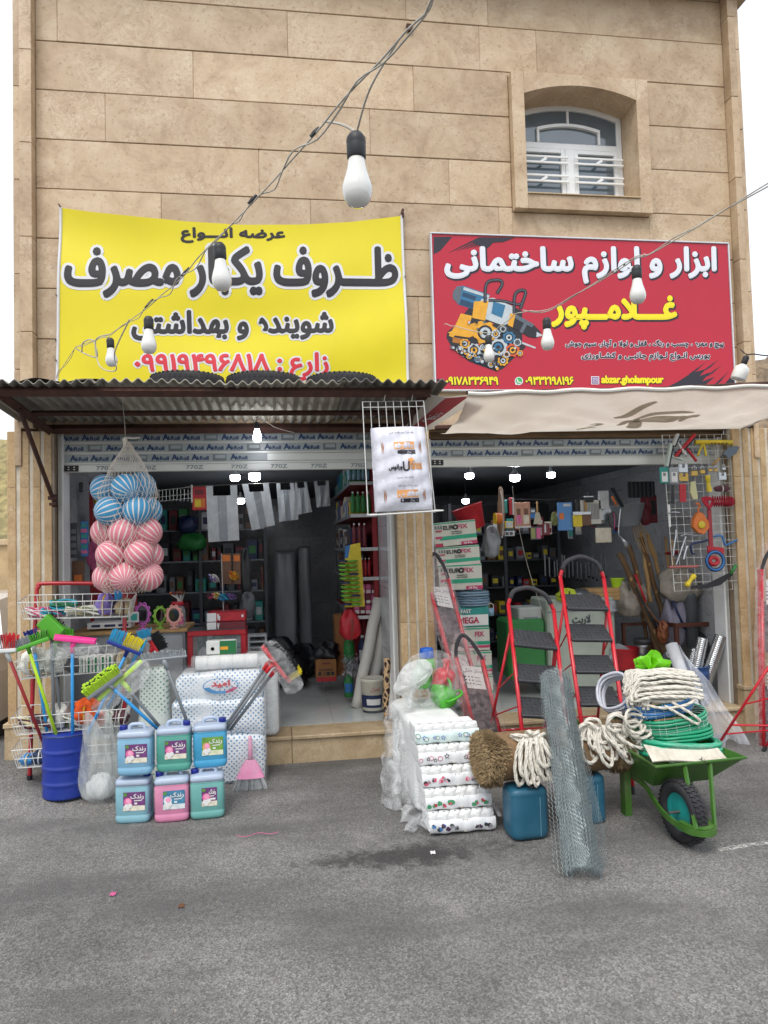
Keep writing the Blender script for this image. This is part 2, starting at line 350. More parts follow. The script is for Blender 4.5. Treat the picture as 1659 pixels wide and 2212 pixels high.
def asphalt():
    m = bpy.data.materials.new('asphalt'); m.use_nodes = True; t = m.node_tree; p = t.nodes['Principled BSDF']; L = t.links.new
    tc = N(t, 'NewGeometry'); O = tc.outputs['Position']
    n1 = N(t, 'TexNoise', in_Scale=.7, in_Detail=6.0, in_Roughness=.6); L(O, n1.inputs['Vector']); r1 = ramp(t, n1.outputs[0], [(.33, (.115, .112, .108)), (.67, (.24, .234, .224))])
    v1 = N(t, 'TexVoronoi', in_Scale=115.0); L(O, v1.inputs['Vector']); r2 = ramp(t, v1.outputs['Color'], [(.2, .64), (.5, .96), (.85, 1.42)])
    n5 = N(t, 'TexNoise', in_Scale=120.0, in_Detail=4.0); L(O, n5.inputs['Vector']); r5 = ramp(t, n5.outputs[0], [(.35, .78), (.65, 1.16)])
    a = N(t, 'MixRGB', blend_type='MULTIPLY', i0=1.0); L(r1.outputs[0], a.inputs[1]); L(r2.outputs[0], a.inputs[2])
    b = N(t, 'MixRGB', blend_type='MULTIPLY', i0=1.0); L(a.outputs[0], b.inputs[1]); L(r5.outputs[0], b.inputs[2])
    # old oil and damp stains, dust streaks along the road
    mp = N(t, 'Mapping'); mp.inputs['Location'].default_value = (-4.0, 9.6, 0); mp.inputs['Scale'].default_value = (1.4, 5, 1); mp.inputs['Rotation'].default_value = (0, 0, .03); L(O, mp.inputs[0])
    ln = N(t, 'VectorMath', operation='LENGTH'); L(mp.outputs[0], ln.inputs[0]); n6 = N(t, 'TexNoise', in_Scale=7.0, in_Detail=9.0, in_Roughness=.8); L(O, n6.inputs['Vector'])
    ma = N(t, 'Math', operation='MULTIPLY_ADD', i1=3.4, i2=-1.55); L(n6.outputs[0], ma.inputs[0]); sb = N(t, 'Math', operation='SUBTRACT'); L(ln.outputs[1], sb.inputs[0]); L(ma.outputs[0], sb.inputs[1])
    rs = ramp(t, sb.outputs[0], [(.2, .8), (.8, 0)]); c = N(t, 'MixRGB'); c.inputs[2].default_value = (.022, .02, .02, 1); L(rs.outputs[0], c.inputs[0]); L(b.outputs[0], c.inputs[1])
    mp2 = N(t, 'Mapping'); mp2.inputs['Scale'].default_value = (.5, 1.6, 1); L(O, mp2.inputs[0]); n7 = N(t, 'TexNoise', in_Scale=1.2, in_Detail=6.0, in_Roughness=.62); L(mp2.outputs[0], n7.inputs['Vector'])
    r7 = ramp(t, n7.outputs[0], [(.47, 0), (.66, .7)]); d = N(t, 'MixRGB'); d.inputs[2].default_value = (.085, .082, .08, 1); L(r7.outputs[0], d.inputs[0]); L(c.outputs[0], d.inputs[1])
    n8 = N(t, 'TexNoise', in_Scale=2.3, in_Detail=7.0, in_Roughness=.7); L(O, n8.inputs['Vector']); r8 = ramp(t, n8.outputs[0], [(.58, 0), (.72, .35)])
    e = N(t, 'MixRGB'); e.inputs[2].default_value = (.36, .345, .32, 1); L(r8.outputs[0], e.inputs[0]); L(d.outputs[0], e.inputs[1])
    L(e.outputs[0], p.inputs['Base Color']); p.inputs['Roughness'].default_value = .85
    mm = N(t, 'Math', operation='ADD'); L(v1.outputs['Distance'], mm.inputs[0]); L(n5.outputs[0], mm.inputs[1])
    bp = N(t, 'Bump', in_Strength=.75, in_Distance=.008); L(mm.outputs[0], bp.inputs['Height']); L(bp.outputs[0], p.inputs['Normal'])
    return m
M_ASPH = asphalt()
def sstep(a, b, x): x = max(0, min(1, (x-a)/(b-a))); return x*x*(3-2*x)
def gz(x, y):                              # the yard rises towards the bank beside the shop's left corner
    return .2*sstep(1.0, -.35, x)*sstep(-.95, -.1, y)+.012*math.sin(x*1.3+y)*math.sin(y*1.1)*sstep(-.6, -1.6, y)
def axis(lo, hi, near0, near1, st, far):
    a = [near0+st*i for i in range(int((near1-near0)/st)+1)]; s = st; x = a[0]; l = []
    while x > lo: s *= far; x -= s; l.append(x)
    s = st; x = a[-1]; r = []
    while x < hi: s *= far; x += s; r.append(x)
    return l[::-1]+a+r
xs = axis(-300, 300, -3, 9, .15, 1.5); ys = axis(-300, 300, -5.4, .1, .12, 1.5)
V = [(x, y, gz(x, y) if y < .3 else gz(x, .3)*sstep(4, .3, y)) for y in ys for x in xs]; w = len(xs)
g = G(); g.add((V, [(j*w+i, j*w+i+1, (j+1)*w+i+1, (j+1)*w+i) for j in range(len(ys)-1) for i in range(w-1)]), M_ASPH, smooth=True)
gr = g.build('ground', kind='structure')
m = film('worn road paint', '#d8d6d0', .0, .75, 30, .7, cut=(.42, .6)); a, b = gp(1552, 1838), gp(1720, 1812); d = Vector((0, .022, 0)); G().add(([a-d, b-d, b+d, a+d], [(0, 1, 2, 3)]), m, T(0, 0, .006)).build('road_marking', kind='structure')
# loose grit gathered where the asphalt meets the wall and along the road
g = G(); mg = mat('grit', '#8d857a', .9, .4, 40)
for i in range(900):
    if i < 420: x = random.uniform(-1.2, .6)+random.random()**2*1.2; y = random.uniform(-.9, -.02)
    else: x = random.uniform(-1, 7); y = random.uniform(-4.2, -.1)
    s = random.uniform(.002, .007)*(1.6 if i < 420 else 1); z = gz(x, y)
    g.add(([(-s, 0, 0), (s, -s, 0), (s*.6, s, 0), (0, 0, s)], [(0, 1, 3), (1, 2, 3), (2, 0, 3)]), mg, T(x, y, z-.0005) @ RZ(random.random()*360))
g.build('gravel', label='loose grey grit scattered over the asphalt by the wall', cat='gravel', kind='stuff')
# ================================================================== the bank behind, at both sides of the building
mh = mat('dry bank', '#8d8158', .95, .5, 3.0, bump=.8, bsc=9, dirt='#5d5a3a', dirt_amt=.8)
def hill(x0, x1, y0, y1, h):
    def f(a, b):
        x = x0+(x1-x0)*a; y = y0+(y1-y0)*b; return (x, y, -.3+h*(b**.8)*(.85+.3*math.sin(a*7+b*5)*math.sin(b*9+a*3))+random.uniform(-.12, .12))
    return grid(f, 40, 30)
g = G(); g.add(hill(-30, 1.5, 9, 34, 8.2), mh, smooth=True); g.build('hill', kind='structure')
g = G(); g.add(hill(12, 40, 11, 34, 13), mat('rocky bank', '#7b6a55', .95, .5, 3.0, bump=.8, bsc=9, dirt='#4a4034', dirt_amt=.8), smooth=True); g.build('hill', kind='structure')
# ================================================================== shop building
BL = thing('shop_building', 'two storey travertine faced shop building with two open shopfronts', 'building', (3.1, 0, 0))
ZJ = lambda k: 6.0725-.42*k
WX = 6.245
M_MORT = mat('joint mortar', '#93806a', .9, .2, 20)
M_WHT = mat('white paint', '#d8d8d4', .55, .1, 5)
# core of the wall behind the slabs: upper storey and pillars (with the window opening left free)
g = G()
wx0, wx1, wz0, wz1 = 4.205, 5.285, 4.90, 5.95
for b in ((-.14, wx0-.02, .032, .35, 2.78, 7.3), (wx1+.02, WX+.08, .032, .35, 2.78, 7.3), (wx0-.02, wx1+.02, .032, .35, 2.78, wz0-.02), (wx0-.02, wx1+.02, .032, .35, wz1+.02, 7.3)): g.add(box(*b), M_MORT)
for b in ((-.2, .13, .03, .3, -.3, 2.78), (2.945, 3.24, .03, .3, -.1, 2.78), (6.1, 6.45, .03, .3, -.1, 2.78)): g.add(box(*b), M_MORT)
g.add(box(-.14, 6.33, .36, 7, 2.75, 7.3), M_MORT)
g.build('wall', BL)
cut = {-2: [318, 876, 1053], -1: [124, 622, 1036, 1159], 0: [418, 894], 1: [228, 800], 2: [560, 971], 3: [349, 672, 1079], 4: [760, 1450], 5: [905], 6: [500, 1200], 7: [905, 1250]}
def slab(x0, x1, z0, z1, y=0.0, m=None, b=.004, t=.03):
    return G().add(box(x0, x1, y+random.uniform(-.0025, .0025), y+t, z0, z1, b), m or M_STONE).build('stone_slab', BL)
GAPZ = .006
for k in range(-3, 8):                     # course between joint k (top) and joint k+1
    zt, zb = ZJ(k)-GAPZ, ZJ(k+1)
    xc = sorted([0.012]+[at(u, 1190-(zt-1.8)*230, 0).x for u in cut.get(k, [500, 1000])]+[WX-.012])
    zb = max(zb, 2.79)
    for a, b in zip(xc[:-1], xc[1:]):
        b -= .001
        s = [(a, b, zb, zt)]
        h0, h1 = 4.085, 5.405              # space taken by the window surround
        if zt > 4.77 and zb < 6.03:
            s = []
            if a < h0: s.append((a, min(b, h0), zb, zt))
            if b > h1: s.append((max(a, h1), b, zb, zt))
            if a < h1 and b > h0:
                if zb < 4.77 < zt: s.append((max(a, h0), min(b, h1), zb, 4.765))
                if zb < 6.03 < zt: s.append((max(a, h0), min(b, h1), 6.035, zt))
        for q in s:
            if q[1]-q[0] > .03 and q[3]-q[2] > .02: slab(*q)
# corner pilasters of the upper storey, in stone lengths, and the cornice
for i in range(6):
    z0 = 2.8+i*.78; z1 = z0+.776
    G().add(box(-.085, .01, -.1, .03, z0, z1, .003), M_STONE).build('pilaster_stone', BL); G().add(box(-.14, -.088, -.075, .04, z0-.3, z1-.3, .003), M_STONE).build('pilaster_stone', BL)
    G().add(box(WX-.01, WX+.06, -.1, .03, z0, z1, .003), M_STONE).build('pilaster_stone', BL); G().add(box(WX+.063, WX+.115, -.075, .04, z0-.3, z1-.3, .003), M_STONE).build('pilaster_stone', BL)
for i in range(5):
    G().add(box(-.3+i*1.36, -.3+(i+1)*1.36-.004, -.24, .2, 6.93, 7.12, .01), M_STONE).build('cornice_stone', BL)
# fluted pillars of the ground floor: upright strips with pale grooves between them
M_GRV = mat('pale groove', '#cfc6b4', .8, .15, 12, dirt='#8d8272', dirt_amt=.35)
def pillar(x0, x1, edges, yf, zb, zt, side=None):
    G().add(box(x0+.004, x1-.004, yf+.009, .029, zb, zt), M_GRV).build('pillar_core', BL)
    for a, b in edges:
        for z, z2 in ((zb, 1.12), (1.12, 2.33), (2.33, zt)):
            G().add(box(a, b, yf, yf+.03, z, z2-.002, .003), M_FLUTE).build('stone_strip', BL)
pillar(-.2, .136, [(-.2, -.135), (-.104, -.035), (-.006, .05), (.078, .136)], -.06, .47, 2.78)
pillar(2.945, 3.242, [(2.945, 3.004), (3.026, 3.083), (3.105, 3.162), (3.184, 3.242)], -.05, .42, 2.78)
pillar(6.094, 6.55, [(6.094, 6.17), (6.198, 6.256), (6.284, 6.342), (6.37, 6.428), (6.456, 6.55)], -.06, .42, 2.78)
for x0, x1, z in ((-.23, .15, .47), (2.93, 3.26, .42), (6.075, 6.58, .42)):
    G().add(box(x0, x1, -.085, .03, z-.035, z, .004), M_STEP).build('plinth_cap', BL); G().add(box(x0+.008, x1-.008, -.075, .03, -.1, z-.036, .004), M_STEP).build('plinth_stone', BL)
# side faces of the building
G().add(box(-.199, -.141, .301, 7, -.3, 7.3), M_STONE).build('side_wall', BL); G().add(box(6.331, 6.449, .301, 7, -.3, 7.3), M_STONE).build('side_wall', BL)
# steps and thresholds
for x0, x1, n in ((.135, 2.944, 3), (3.243, 6.093, 3)):
    for i in range(n):
        a = x0+(x1-x0)*i/n; b = x0+(x1-x0)*(i+1)/n-.003
        G().add(box(a, b, -.03, .08, -.1, .192, .004), M_STEP).build('step_stone', BL); G().add(box(a, b, -.055, .3, .194, .229, .008), M_STEP).build('threshold_stone', BL)
# ------------------------------------------------------------------ the arched window of the upper floor
wn = bpy.data.objects.new('window', None); COL.objects.link(wn); wn.parent = BL; wn.location = (1.6, 0, 4.8)
def arch(x0, x1, zs, rise, n=20):
    return [(x0+(x1-x0)*i/n, zs+rise*(1-(2*i/n-1)**2)) for i in range(n+1)]
yS = -.085; zs = 5.83; rise = .1
ox0, ox1, oz0, oz1 = 4.09, 5.40, 4.77, 6.03
for nm, pl in (('surround_stone', [(ox0, oz0), (wx0, oz0), (wx0, oz1), (ox0, oz1)]), ('surround_stone', [(wx1, oz0), (ox1, oz0), (ox1, oz1), (wx1, oz1)]),
               ('surround_stone', [(wx0+.002, oz0), (wx1-.002, oz0), (wx1-.002, wz0-.002), (wx0+.002, wz0-.002)]), ('arch_stone', [(wx1-.002, oz1), (wx0+.002, oz1)]+arch(wx0+.002, wx1-.002, zs, rise))):
    G().add(prism(pl, yS, .3), M_STONE).build(nm, wn)
G().add(box(wx0+.003, wx1-.003, -.1, .28, wz0, wz0+.012, .003), M_STEP).build('sill', wn)
M_PVC = mat('white pvc', '#e8eaea', .35, .05, 6, dirt='#cfc9bd', dirt_amt=.25)
yw = .22; fx0, fx1, fz0 = wx0+.003, wx1-.003, wz0+.013
def bar(g, x0, x1, z0, z1, y0, y1, m=None): g.add(box(x0, x1, y0, y1, z0, z1, .004), m or M_PVC)
def archbar(g, x0, x1, zs, rise, wd_, y0, y1, n=20):
    o = arch(x0, x1, zs, rise, n); i_ = arch(x0+wd_*.4, x1-wd_*.4, zs-wd_, rise, n); g.add(prism(o+i_[::-1], y0, y1), M_PVC)
g = G(); bar(g, fx0, fx0+.05, fz0, zs+.01, yw, yw+.06); bar(g, fx1-.05, fx1, fz0, zs+.01, yw, yw+.06); bar(g, fx0+.05, fx1-.05, fz0, fz0+.05, yw, yw+.06); bar(g, fx0+.05, fx1-.05, 5.50, 5.56, yw-.003, yw+.06)
archbar(g, fx0+.001, fx1-.001, zs+.012, rise, .055, yw+.002, yw+.058); g.build('window_frame', wn)
xm = (fx0+fx1)/2
g = G(); bar(g, xm-.045, xm+.045, fz0+.05, 5.50, yw-.012, yw+.05)
for a, b in ((fx0+.05, xm-.046), (xm+.046, fx1-.05)):
    bar(g, a, a+.04, fz0+.05, 5.50, yw-.008, yw+.04); bar(g, b-.04, b, fz0+.05, 5.50, yw-.008, yw+.04); bar(g, a+.04, b-.04, 5.46, 5.499, yw-.008, yw+.04); bar(g, a+.04, b-.04, fz0+.051, fz0+.09, yw-.008, yw+.04)
g.build('sash', wn)
g = G(); bar(g, xm-.012, xm+.012, 5.745, zs+rise-.04, yw, yw+.04); a0, a1 = fx0+.22, fx1-.22
bar(g, a0, a0+.025, 5.56, 5.70, yw-.01, yw+.04); bar(g, a1-.025, a1, 5.56, 5.70, yw-.01, yw+.04); archbar(g, a0, a1, 5.70, .05, .028, yw-.012, yw+.04); g.build('fanlight_bars', wn)
M_PANE = mat('window glass', '#5b6a75', .08, .15, 2, spec=1.0, coat=1.0)
for a, b, c, d in ((fx0+.09, xm-.085, fz0+.09, 5.46), (xm+.085, fx1-.09, fz0+.09, 5.46)):
    G().add(box(a, b, yw+.02, yw+.026, c, d), M_PANE).build('pane', wn)
G().add(prism(arch(fx0+.05, fx1-.05, 5.80, .1)[::-1]+[(fx0+.05, 5.56), (fx1-.05, 5.56)], yw+.02, yw+.026), M_PANE).build('pane', wn)
g = G()                                     # grille: pairs of flat bars with little slanted links
for a, b in ((fx0+.015, xm-.03), (xm+.03, fx1-.015)):
    for i in range(3):
        z = fz0+.06+i*.18
        bar(g, a, b, z, z+.022, yw-.05, yw-.035); bar(g, a, b, z+.055, z+.077, yw-.05, yw-.035)
        g.add(box(-.012, .012, 0, .008, -.035, .035), M_PVC, T((a+b)/2, yw-.052, z+.032) @ RY(55))
g.build('grille', wn)
# small hole with a cut pipe end high in the wall, and the lamp under the cornice
g = G(); g.add(box(-.028, .028, -.03, .02, -.03, .03), mat('rust', '#4a3026', .85, .4, 25)); p = at(884, 63, 0)
for i in range(len(g.v)): g.v[i] = tuple(Vector(g.v[i])+p)
g.build('bracket', BL)
p = at(1516, 4, -.2); G().add(ball(.035, 12, 8), mat('opal', '#e8eaea', .3, .03), T(p.x, -.16, 6.905) @ SCL(1.2, 1.2, .8), True).build('lamp_globe', BL)
# ------------------------------------------------------------------ shop interiors
M_TILE = stone_mat('pale wall tile', '#a3a6aa', '#b9bcc0', '#c9ccd0', vein='#74777d', sc=.9); M_TILE.node_tree.nodes['Principled BSDF'].inputs['Roughness'].default_value = .18
M_CEIL = mat('ceiling paint', '#7c8186', .7, .12, 2)
M_FLOOR = mat('polished floor tile', '#c9cdca', .13, .1, 1.5, spec=.6, dirt='#868a88', dirt_amt=.3)
def st(nm, b, m, bev=0): return G().add(box(*b, bev), m).build(nm, kind='structure')
for x0, x1 in ((.0, 2.98), (3.2, 6.2)):
    fl = st('shop_floor', (x0, x1,   .3, 6.6, .05, .216), mat('floor grout', '#82847f', .8, .1))
    nx, ny = 5, 9; tw = (x1-x0)/nx; th = 6.3/ny
    for i in range(nx):
        for j in range(ny): G().add(box(x0+i*tw, x0+(i+1)*tw-.002, .301+j*th, .299+(j+1)*th, .2165, .23), M_FLOOR).build('floor_tile', fl)
    st('shop_ceiling', (x0, x1, .36, 6.6, 2.64, 2.7), M_CEIL)
    wb = st('shop_wall', (x0, x1, 6.5, 6.6, .216, 2.64), mat('wall grout', '#74767a', .8, .1))
    wl = st('shop_wall', (x0, x0+.06, .301, 6.499, .216, 2.64), _mats['wall grout']); wr = st('shop_wall', (x1-.06, x1, .301, 6.499, .216, 2.64), _mats['wall grout'])
    for j in range(5):
        if .23+j*.58 > 2.6: break
        z0 = .23+j*.58; z1 = min(2.635, z0+.577)
        for i in range(5): G().add(box(x0+.06+i*.57, min(x1-.06, x0+.06+(i+1)*.57-.003), 6.488, 6.5, z0, z1), M_TILE).build('wall_tile', wb)
        for i in range(6):
            y0 = .305+i*1.04; G().add(box(x0+.06, x0+.07, y0, min(6.48, y0+1.037), z0, z1), M_TILE).build('wall_tile', wl); G().add(box(x1-.07, x1-.06, y0, min(6.48, y0+1.037), z0, z1), M_TILE).build('wall_tile', wr)
# ------------------------------------------------------------------ roller shutters, rolled up but for the lowest slats
M_ALU = mat('shutter aluminium', '#c3c5c0', .38, .08, 4, metal=.35)
M_FILM = mat('protective film', '#9aa3a6', .35, .15, 7, spec=.6)
M_BLUE = mat('print blue', '#1f3d66', .5, .1)
M_GPR = mat('print grey', '#6d777b', .5, .1)
M_BLK = mat('print black', '#1d1c1e', .5, .1)
def shutter(x0, x1, zt, lab, nslat, zbar, film_end):
    sh = thing('roller_shutter', lab, 'roller shutter', ((x0+x1)/2, .17, zt), group='roller shutters')
    z = zt; hs = .086
    for i in range(nslat):
        zb = zt-(i+1)*hs
        s = G().add(box(x0+.03, x1-.03, .13, .16, zb+.012, zb+hs-.003, .007, 2), M_ALU); s.add(box(x0+.03, x1-.03, .14, .155, zb-.006, zb+.012), M_ALU); sl_ = s.build('slat', sh)
        xe = x1-.05 if i < nslat-1 else film_end
        if xe > x0+.3:
            G().add(box(x0+.05, xe, .1275, .1295, zb+.016, zb+hs-.009), M_FILM).build('film_strip', sl_)
            q = G(); x = x0+.02+((i*37) % 17)*.012; k = i*2
            while x < xe-.2:
                zc = zb+.026
                if k % 4 == 3:
                    q.add(box(x+.01, x+.125, .1255, .1272, zc-.008, zc+.046), M_GPR); q.add(box(x+.03, x+.115, .1245, .1254, zc+.012, zc+.04), M_FILM); w_ = .16
                else:
                    type_on(q, 'A', ((x, .126, zc+.046), (x+.048, .126, zc+.046), (x+.048, .126, zc), (x, .126, zc)), M_BLUE, .0035, .001, n=6)
                    type_on(q, 'kRoll', ((x+.046, .126, zc+.03), (x+.14, .126, zc+.03), (x+.14, .126, zc), (x+.046, .126, zc)), M_BLUE, .0022, .001, n=4); w_ = .165
                x += w_; k += 1
            q.build('film_print', sl_)
    zb = zt-nslat*hs; b = G().add(box(x0+.03, x1-.03, .125, .165, zbar, zb-.004, .006), M_ALU).build('bottom_bar', sh)
    G().add(box(x0+.045, x0+.16, .119, .1245, zb-.062, zb-.012, .002), M_BLK).add(box(x0+.075, x0+.087, .1165, .1188, zb-.03, zb-.022), M_WHT).add(box(x0+.12, x0+.132, .1165, .1188, zb-.03, zb-.022), M_WHT).add(box(x0+.075, x0+.087, .1165, .1188, zb-.05, zb-.042), M_WHT).add(box(x0+.12, x0+.132, .1165, .1188, zb-.05, zb-.042), M_WHT).build('bracket', b)
    q = G(); x = x0+.3
    while x < x1-.3 and nslat == 3:
        type_on(q, '770Z', ((x, .122, zb-.02), (x+.14, .122, zb-.02), (x+.14, .122, zb-.052), (x, .122, zb-.052)), M_GPR, .001, .001, n=4); x += .36+random.uniform(-.03,.03)
    if q.v: q.build('stencil', b)
    for xa, xb in ((x0, x0+.045), (x1-.045, x1)): G().add(box(xa, xb, .1, .28, .23, zt, .004), M_PVC).add(box(xa+.012, xb-.012, .094, .0995, .23, zt), M_ALU).build('guide_rail', sh)
    G().add(box(x0, x1, .1, .3, zt+.002, zt+.15, .01), mat('timber lintel', '#7c6448', .8, .4, 8, stretch=(.3, 3, 3), dirt='#3d2d20')).build('housing', sh)
shutter(.136, 2.944, 2.79, 'white roller shutter rolled up above the shop under the corrugated canopy', 3, 2.462, 1.85)
shutter(3.243, 6.093, 2.72, 'white roller shutter rolled up above the shop under the cloth awning', 2, 2.468, 6.0)
# ================================================================== yellow cloth banner
M_YEL = mat('banner yellow', '#e0d01a', .5, .06, 1.5, tl=.0); M_INK = mat('banner ink', '#252225', .5, .12, 3); M_PAP = mat('banner white', '#d9dade', .5, .05, 3); M_RED = mat('banner red ink', '#d2303f', .5, .08, 3)
M_CORD = mat('pale flex', '#b9b4a9', .6, .2, 30); M_DCORD = mat('dark flex', '#2b2a2a', .6, .2, 30)
yB = -.05
TE = [(130, 447), (200, 458), (300, 470), (400, 480), (520, 487), (650, 485), (760, 478), (868, 465)]
def top_v(u):
    for (a, b), (c, d) in zip(TE[:-1], TE[1:]):
        if u <= c: return b+(d-b)*(u-a)/(c-a)
    return TE[-1][1]
def fold(x, z):                            # slack cloth: long creases running in from the nailed corners
    a, b = (x-.2)/2.87, (z-3.1)/1.55
    f = .011*math.sin(9*(b+.55*a)+1.2*math.sin(3*a))*max(0, 1-a*1.4)+.011*math.sin(9*(b+.5*(1-a))+.7)*max(0, 1-(1-a)*1.5)
    f += .009*math.sin(13*b+3.5*math.sin(2.4*a+.6))*(.5+.5*math.sin(3.1*a))+.008*math.sin(3.0*b+5*a)
    return f*1.5
def hopB(p): return Vector((p.x, p.y+fold(p.x, p.z), p.z))
def fB(a, b):
    uT = 130+738*a; uB = 122+760*a; vT = top_v(uT); vB = 836
    e = 1-b; P = at(uB+(uT-uB)*e, vB+(vT-vB)*e, yB); edge = min(a, 1-a)
    return hopB(P+Vector((0, 0, .006*math.sin(b*21)*(edge < .01))))
bn = thing('cloth_banner', 'yellow cloth banner with black and red lettering nailed to the wall', 'banner', at(500, 836, yB))
G().add(grid(fB, 90, 60), M_YEL, smooth=True).build('cloth', bn)
g = G()
for pts in ([fB(i/60, 1) for i in range(61)], [fB(0, i/40) for i in range(41)], [fB(1, i/40) for i in range(41)]):
    g.add(tube([Vector(p)+Vector((0, -.004, 0)) for p in pts], .012, 6), M_PAP, SCL(1, 1, 1))
g.build('hem', bn)
M_NAIL = mat('dull steel', '#6e6a66', .5, .3, 40, metal=.7)
for u, v in ((130, 446), (869, 463), (124, 640), (121, 735), (123, 780), (874, 600), (880, 720)):
    p = at(u, v, -.03); G().add(cyl(p+Vector((0, .03, 0)), p+Vector((0, -.045, 0)), .006, n=8), M_NAIL).build('nail', bn)
G().add(box(-.008, .008, -.05, .02, -.02, .05), mat('rust', '#4a3026', .85, .4, 25), T(at(869, 468, -.02))).build('nail_bracket', bn)
def btext(s, q, bo, ink, halo=None, cuts=24):
    Q = quad_at(*q, yB)
    if halo: lettering(bn, s, Q, M_PAP, halo, .004, hop=hopB, cuts=cuts, n=12)
    lettering(bn, s, Q, ink, bo, .0062 if halo else .004, hop=hopB, cuts=cuts, n=8)
btext('عرضه انـــواع', (392, 494, 615, 524), .006, M_INK)
btext('ظـــروف یکبار مصرف', (143, 535, 857, 640), .016, M_INK, .040, 40)
btext('شوینده و بهداشتی', (286, 672, 718, 733), .010, M_INK, .026)
btext('زارع : ۰۹۹۱۹۴۹۶۸۱۸', (292, 765, 708, 822), .008, M_RED, .022)
# ================================================================== red sign board
M_SRED = mat('sign red', '#b71a34', .32, .05, 1.5); M_SWH = mat('sign white', '#dfe3ea', .4, .04, 2); M_SDK = mat('sign dark', '#262330', .4, .1, 3); M_SYL = mat('sign yellow', '#f0df1e', .4, .05, 3)
yR = -.07
sb_ = thing('sign_board', 'red shop sign with white and yellow lettering and a drill picture', 'sign', at(1260, 843, yR))
TL, TR, BR, BLc = at(932, 508, yR), at(1570, 525, yR), at(1588, 840, yR), at(943, 845, yR)
zt, zb = (TL.z+TR.z)/2, (BLc.z+BR.z)/2; xa, xb = (TL.x+BLc.x)/2, (TR.x+BR.x)/2
G().add(box(xa, xb, yR, yR+.055, zb, zt, .004), M_SRED).build('panel', sb_)
for b in ((xa-.012, xb+.012, zt, zt+.014), (xa-.012, xb+.012, zb-.014, zb), (xa-.014, xa, zb+.001, zt-.001), (xb, xb+.014, zb+.001, zt-.001)):
    G().add(box(b[0], b[1], yR-.012, yR+.055, b[2], b[3], .003), mat('sign frame', '#cfd3d8', .35, .08, 4, metal=.2)).build('frame_strip', sb_)
def C2(x, y, d=0.0):                        # survey points of the sign, taken from a close view
    return at(794.9+x*.5208, y*.5208, yR-d)
def flat(g, pts, m, d):                    # printed area
    P = [C2(x, y, d) for x, y in pts]; g.add((P, [tuple(range(len(P)-1, -1, -1))]), m)
def disc(g, x, y, r, m, d, n=20, sy=1.0, teeth=0):
    P = []
    for i in range(n):
        rr = r*(1.16 if teeth and (i // 2) % 2 else 1); a = 2*math.pi*i/n; P.append((x+rr*math.cos(a), y+rr*sy*math.sin(a)))
    flat(g, P, m, d)
def ribbon(g, pts, w_, m, d):
    L_ = []; Rr = []; P = spline([Vector((x, y, 0)) for x, y in pts], 6)
    for i, p in enumerate(P):
        t_ = (P[min(i+1, len(P)-1)]-P[max(i-1, 0)]).normalized(); nn = Vector((-t_.y, t_.x, 0))*w_/2; L_.append(C2(*(p+nn)[:2], d)); Rr.append(C2(*(p-nn)[:2], d))
    n = len(P); g.add((L_+Rr, [(i, i+1, n+i+1, n+i) for i in range(n-1)]), m)
rs = random.Random(3)
def brush(x0, y0, x1, y1, corner, tips):   # ragged paint strokes in the sign's corners
    g = G(); flat(g, corner, M_SDK, .0012)
    for a, b, c, d, w_ in tips:
        P = [(a, b), (a+(c-a)*.3+w_*.6, b+(d-b)*.3), (a+(c-a)*.7+w_*.2, b+(d-b)*.72), (c, d), (a+(c-a)*.6-w_*.5, b+(d-b)*.6), (a-w_, b)]
        flat(g, P, M_SDK, .0016+rs.random()*.0006)
    g.build('brush_mark', sb_)
brush(0, 0, 0, 0, [(272, 982), (350, 982), (300, 1040), (272, 1055)], [(470+i*28, 985, 330+i*34, 1050-i*7, 12) for i in range(5)]+[(330, 986, 285, 1048, 10)])
g = G(); flat(g, [(470, 984), (612, 985), (560, 1004), (520, 1006), (495, 1030), (455, 1016), (430, 1002)], M_SDK, .0024); g.build('brush_mark', sb_)
brush(0, 0, 0, 0, [(1225, 1613), (1282, 1585), (1340, 1548), (1402, 1530), (1376, 1560), (1420, 1543), (1386, 1582), (1440, 1562), (1400, 1596), (1455, 1613)],
      [(1400, 1535, 1455, 1492, 9), (1410, 1560, 1470, 1512, 8), (1440, 1600, 1498, 1540, 9), (1475, 1612, 1527, 1540, 12), (1340, 1552, 1404, 1500, 9)])
g = G(); flat(g, [(1470, 1612), (1490, 1585), (1527, 1562), (1528, 1612)], M_SDK, .0026); g.build('brush_mark', sb_)
def stext(s, x0, y0, x1, y1, ink, bo, sh=None, d=.003):
    Q = C2(x0, y0), C2(x1, y0), C2(x1, y1), C2(x0, y1)
    if sh:
        o = sh[1]; Q2 = [p+Vector((o, 0, -o)) for p in Q]; lettering(sb_, s, Q2, sh[2], bo+sh[0], d)
    lettering(sb_, s, Q, ink, bo, d+.003)
stext('ابزار و لوازم ساختمانی', 322, 1028, 1440, 1172, M_SWH, .013, (.007, .010, M_SDK))
stext('غـــلامــپور', 765, 1222, 1276, 1362, M_SYL, .014, (.007, .010, M_SDK))
stext('پیچ و مهره ، چسب و رنگ ، قفل و لولا و آچار، سیم جوش', 820, 1411, 1474, 1444, M_SDK, .0022, (.005, 0, M_SWH))
stext('بورس انـواع لـوازم جانبـی و کشـاورزی', 886, 1462, 1416, 1496, M_SDK, .0022, (.005, 0, M_SWH))
stext('۰۹۱۷۸۳۳۶۹۴۹', 324, 1564, 538, 1596, M_SYL, .004, (.005, .002, M_SDK))
stext('۰۹۳۳۲۱۹۸۱۹۶', 654, 1564, 850, 1596, M_SYL, .004, (.005, .002, M_SDK))
stext('abzar.gholampour', 968, 1560, 1223, 1598, M_SYL, .005, (.005, .002, M_SDK))
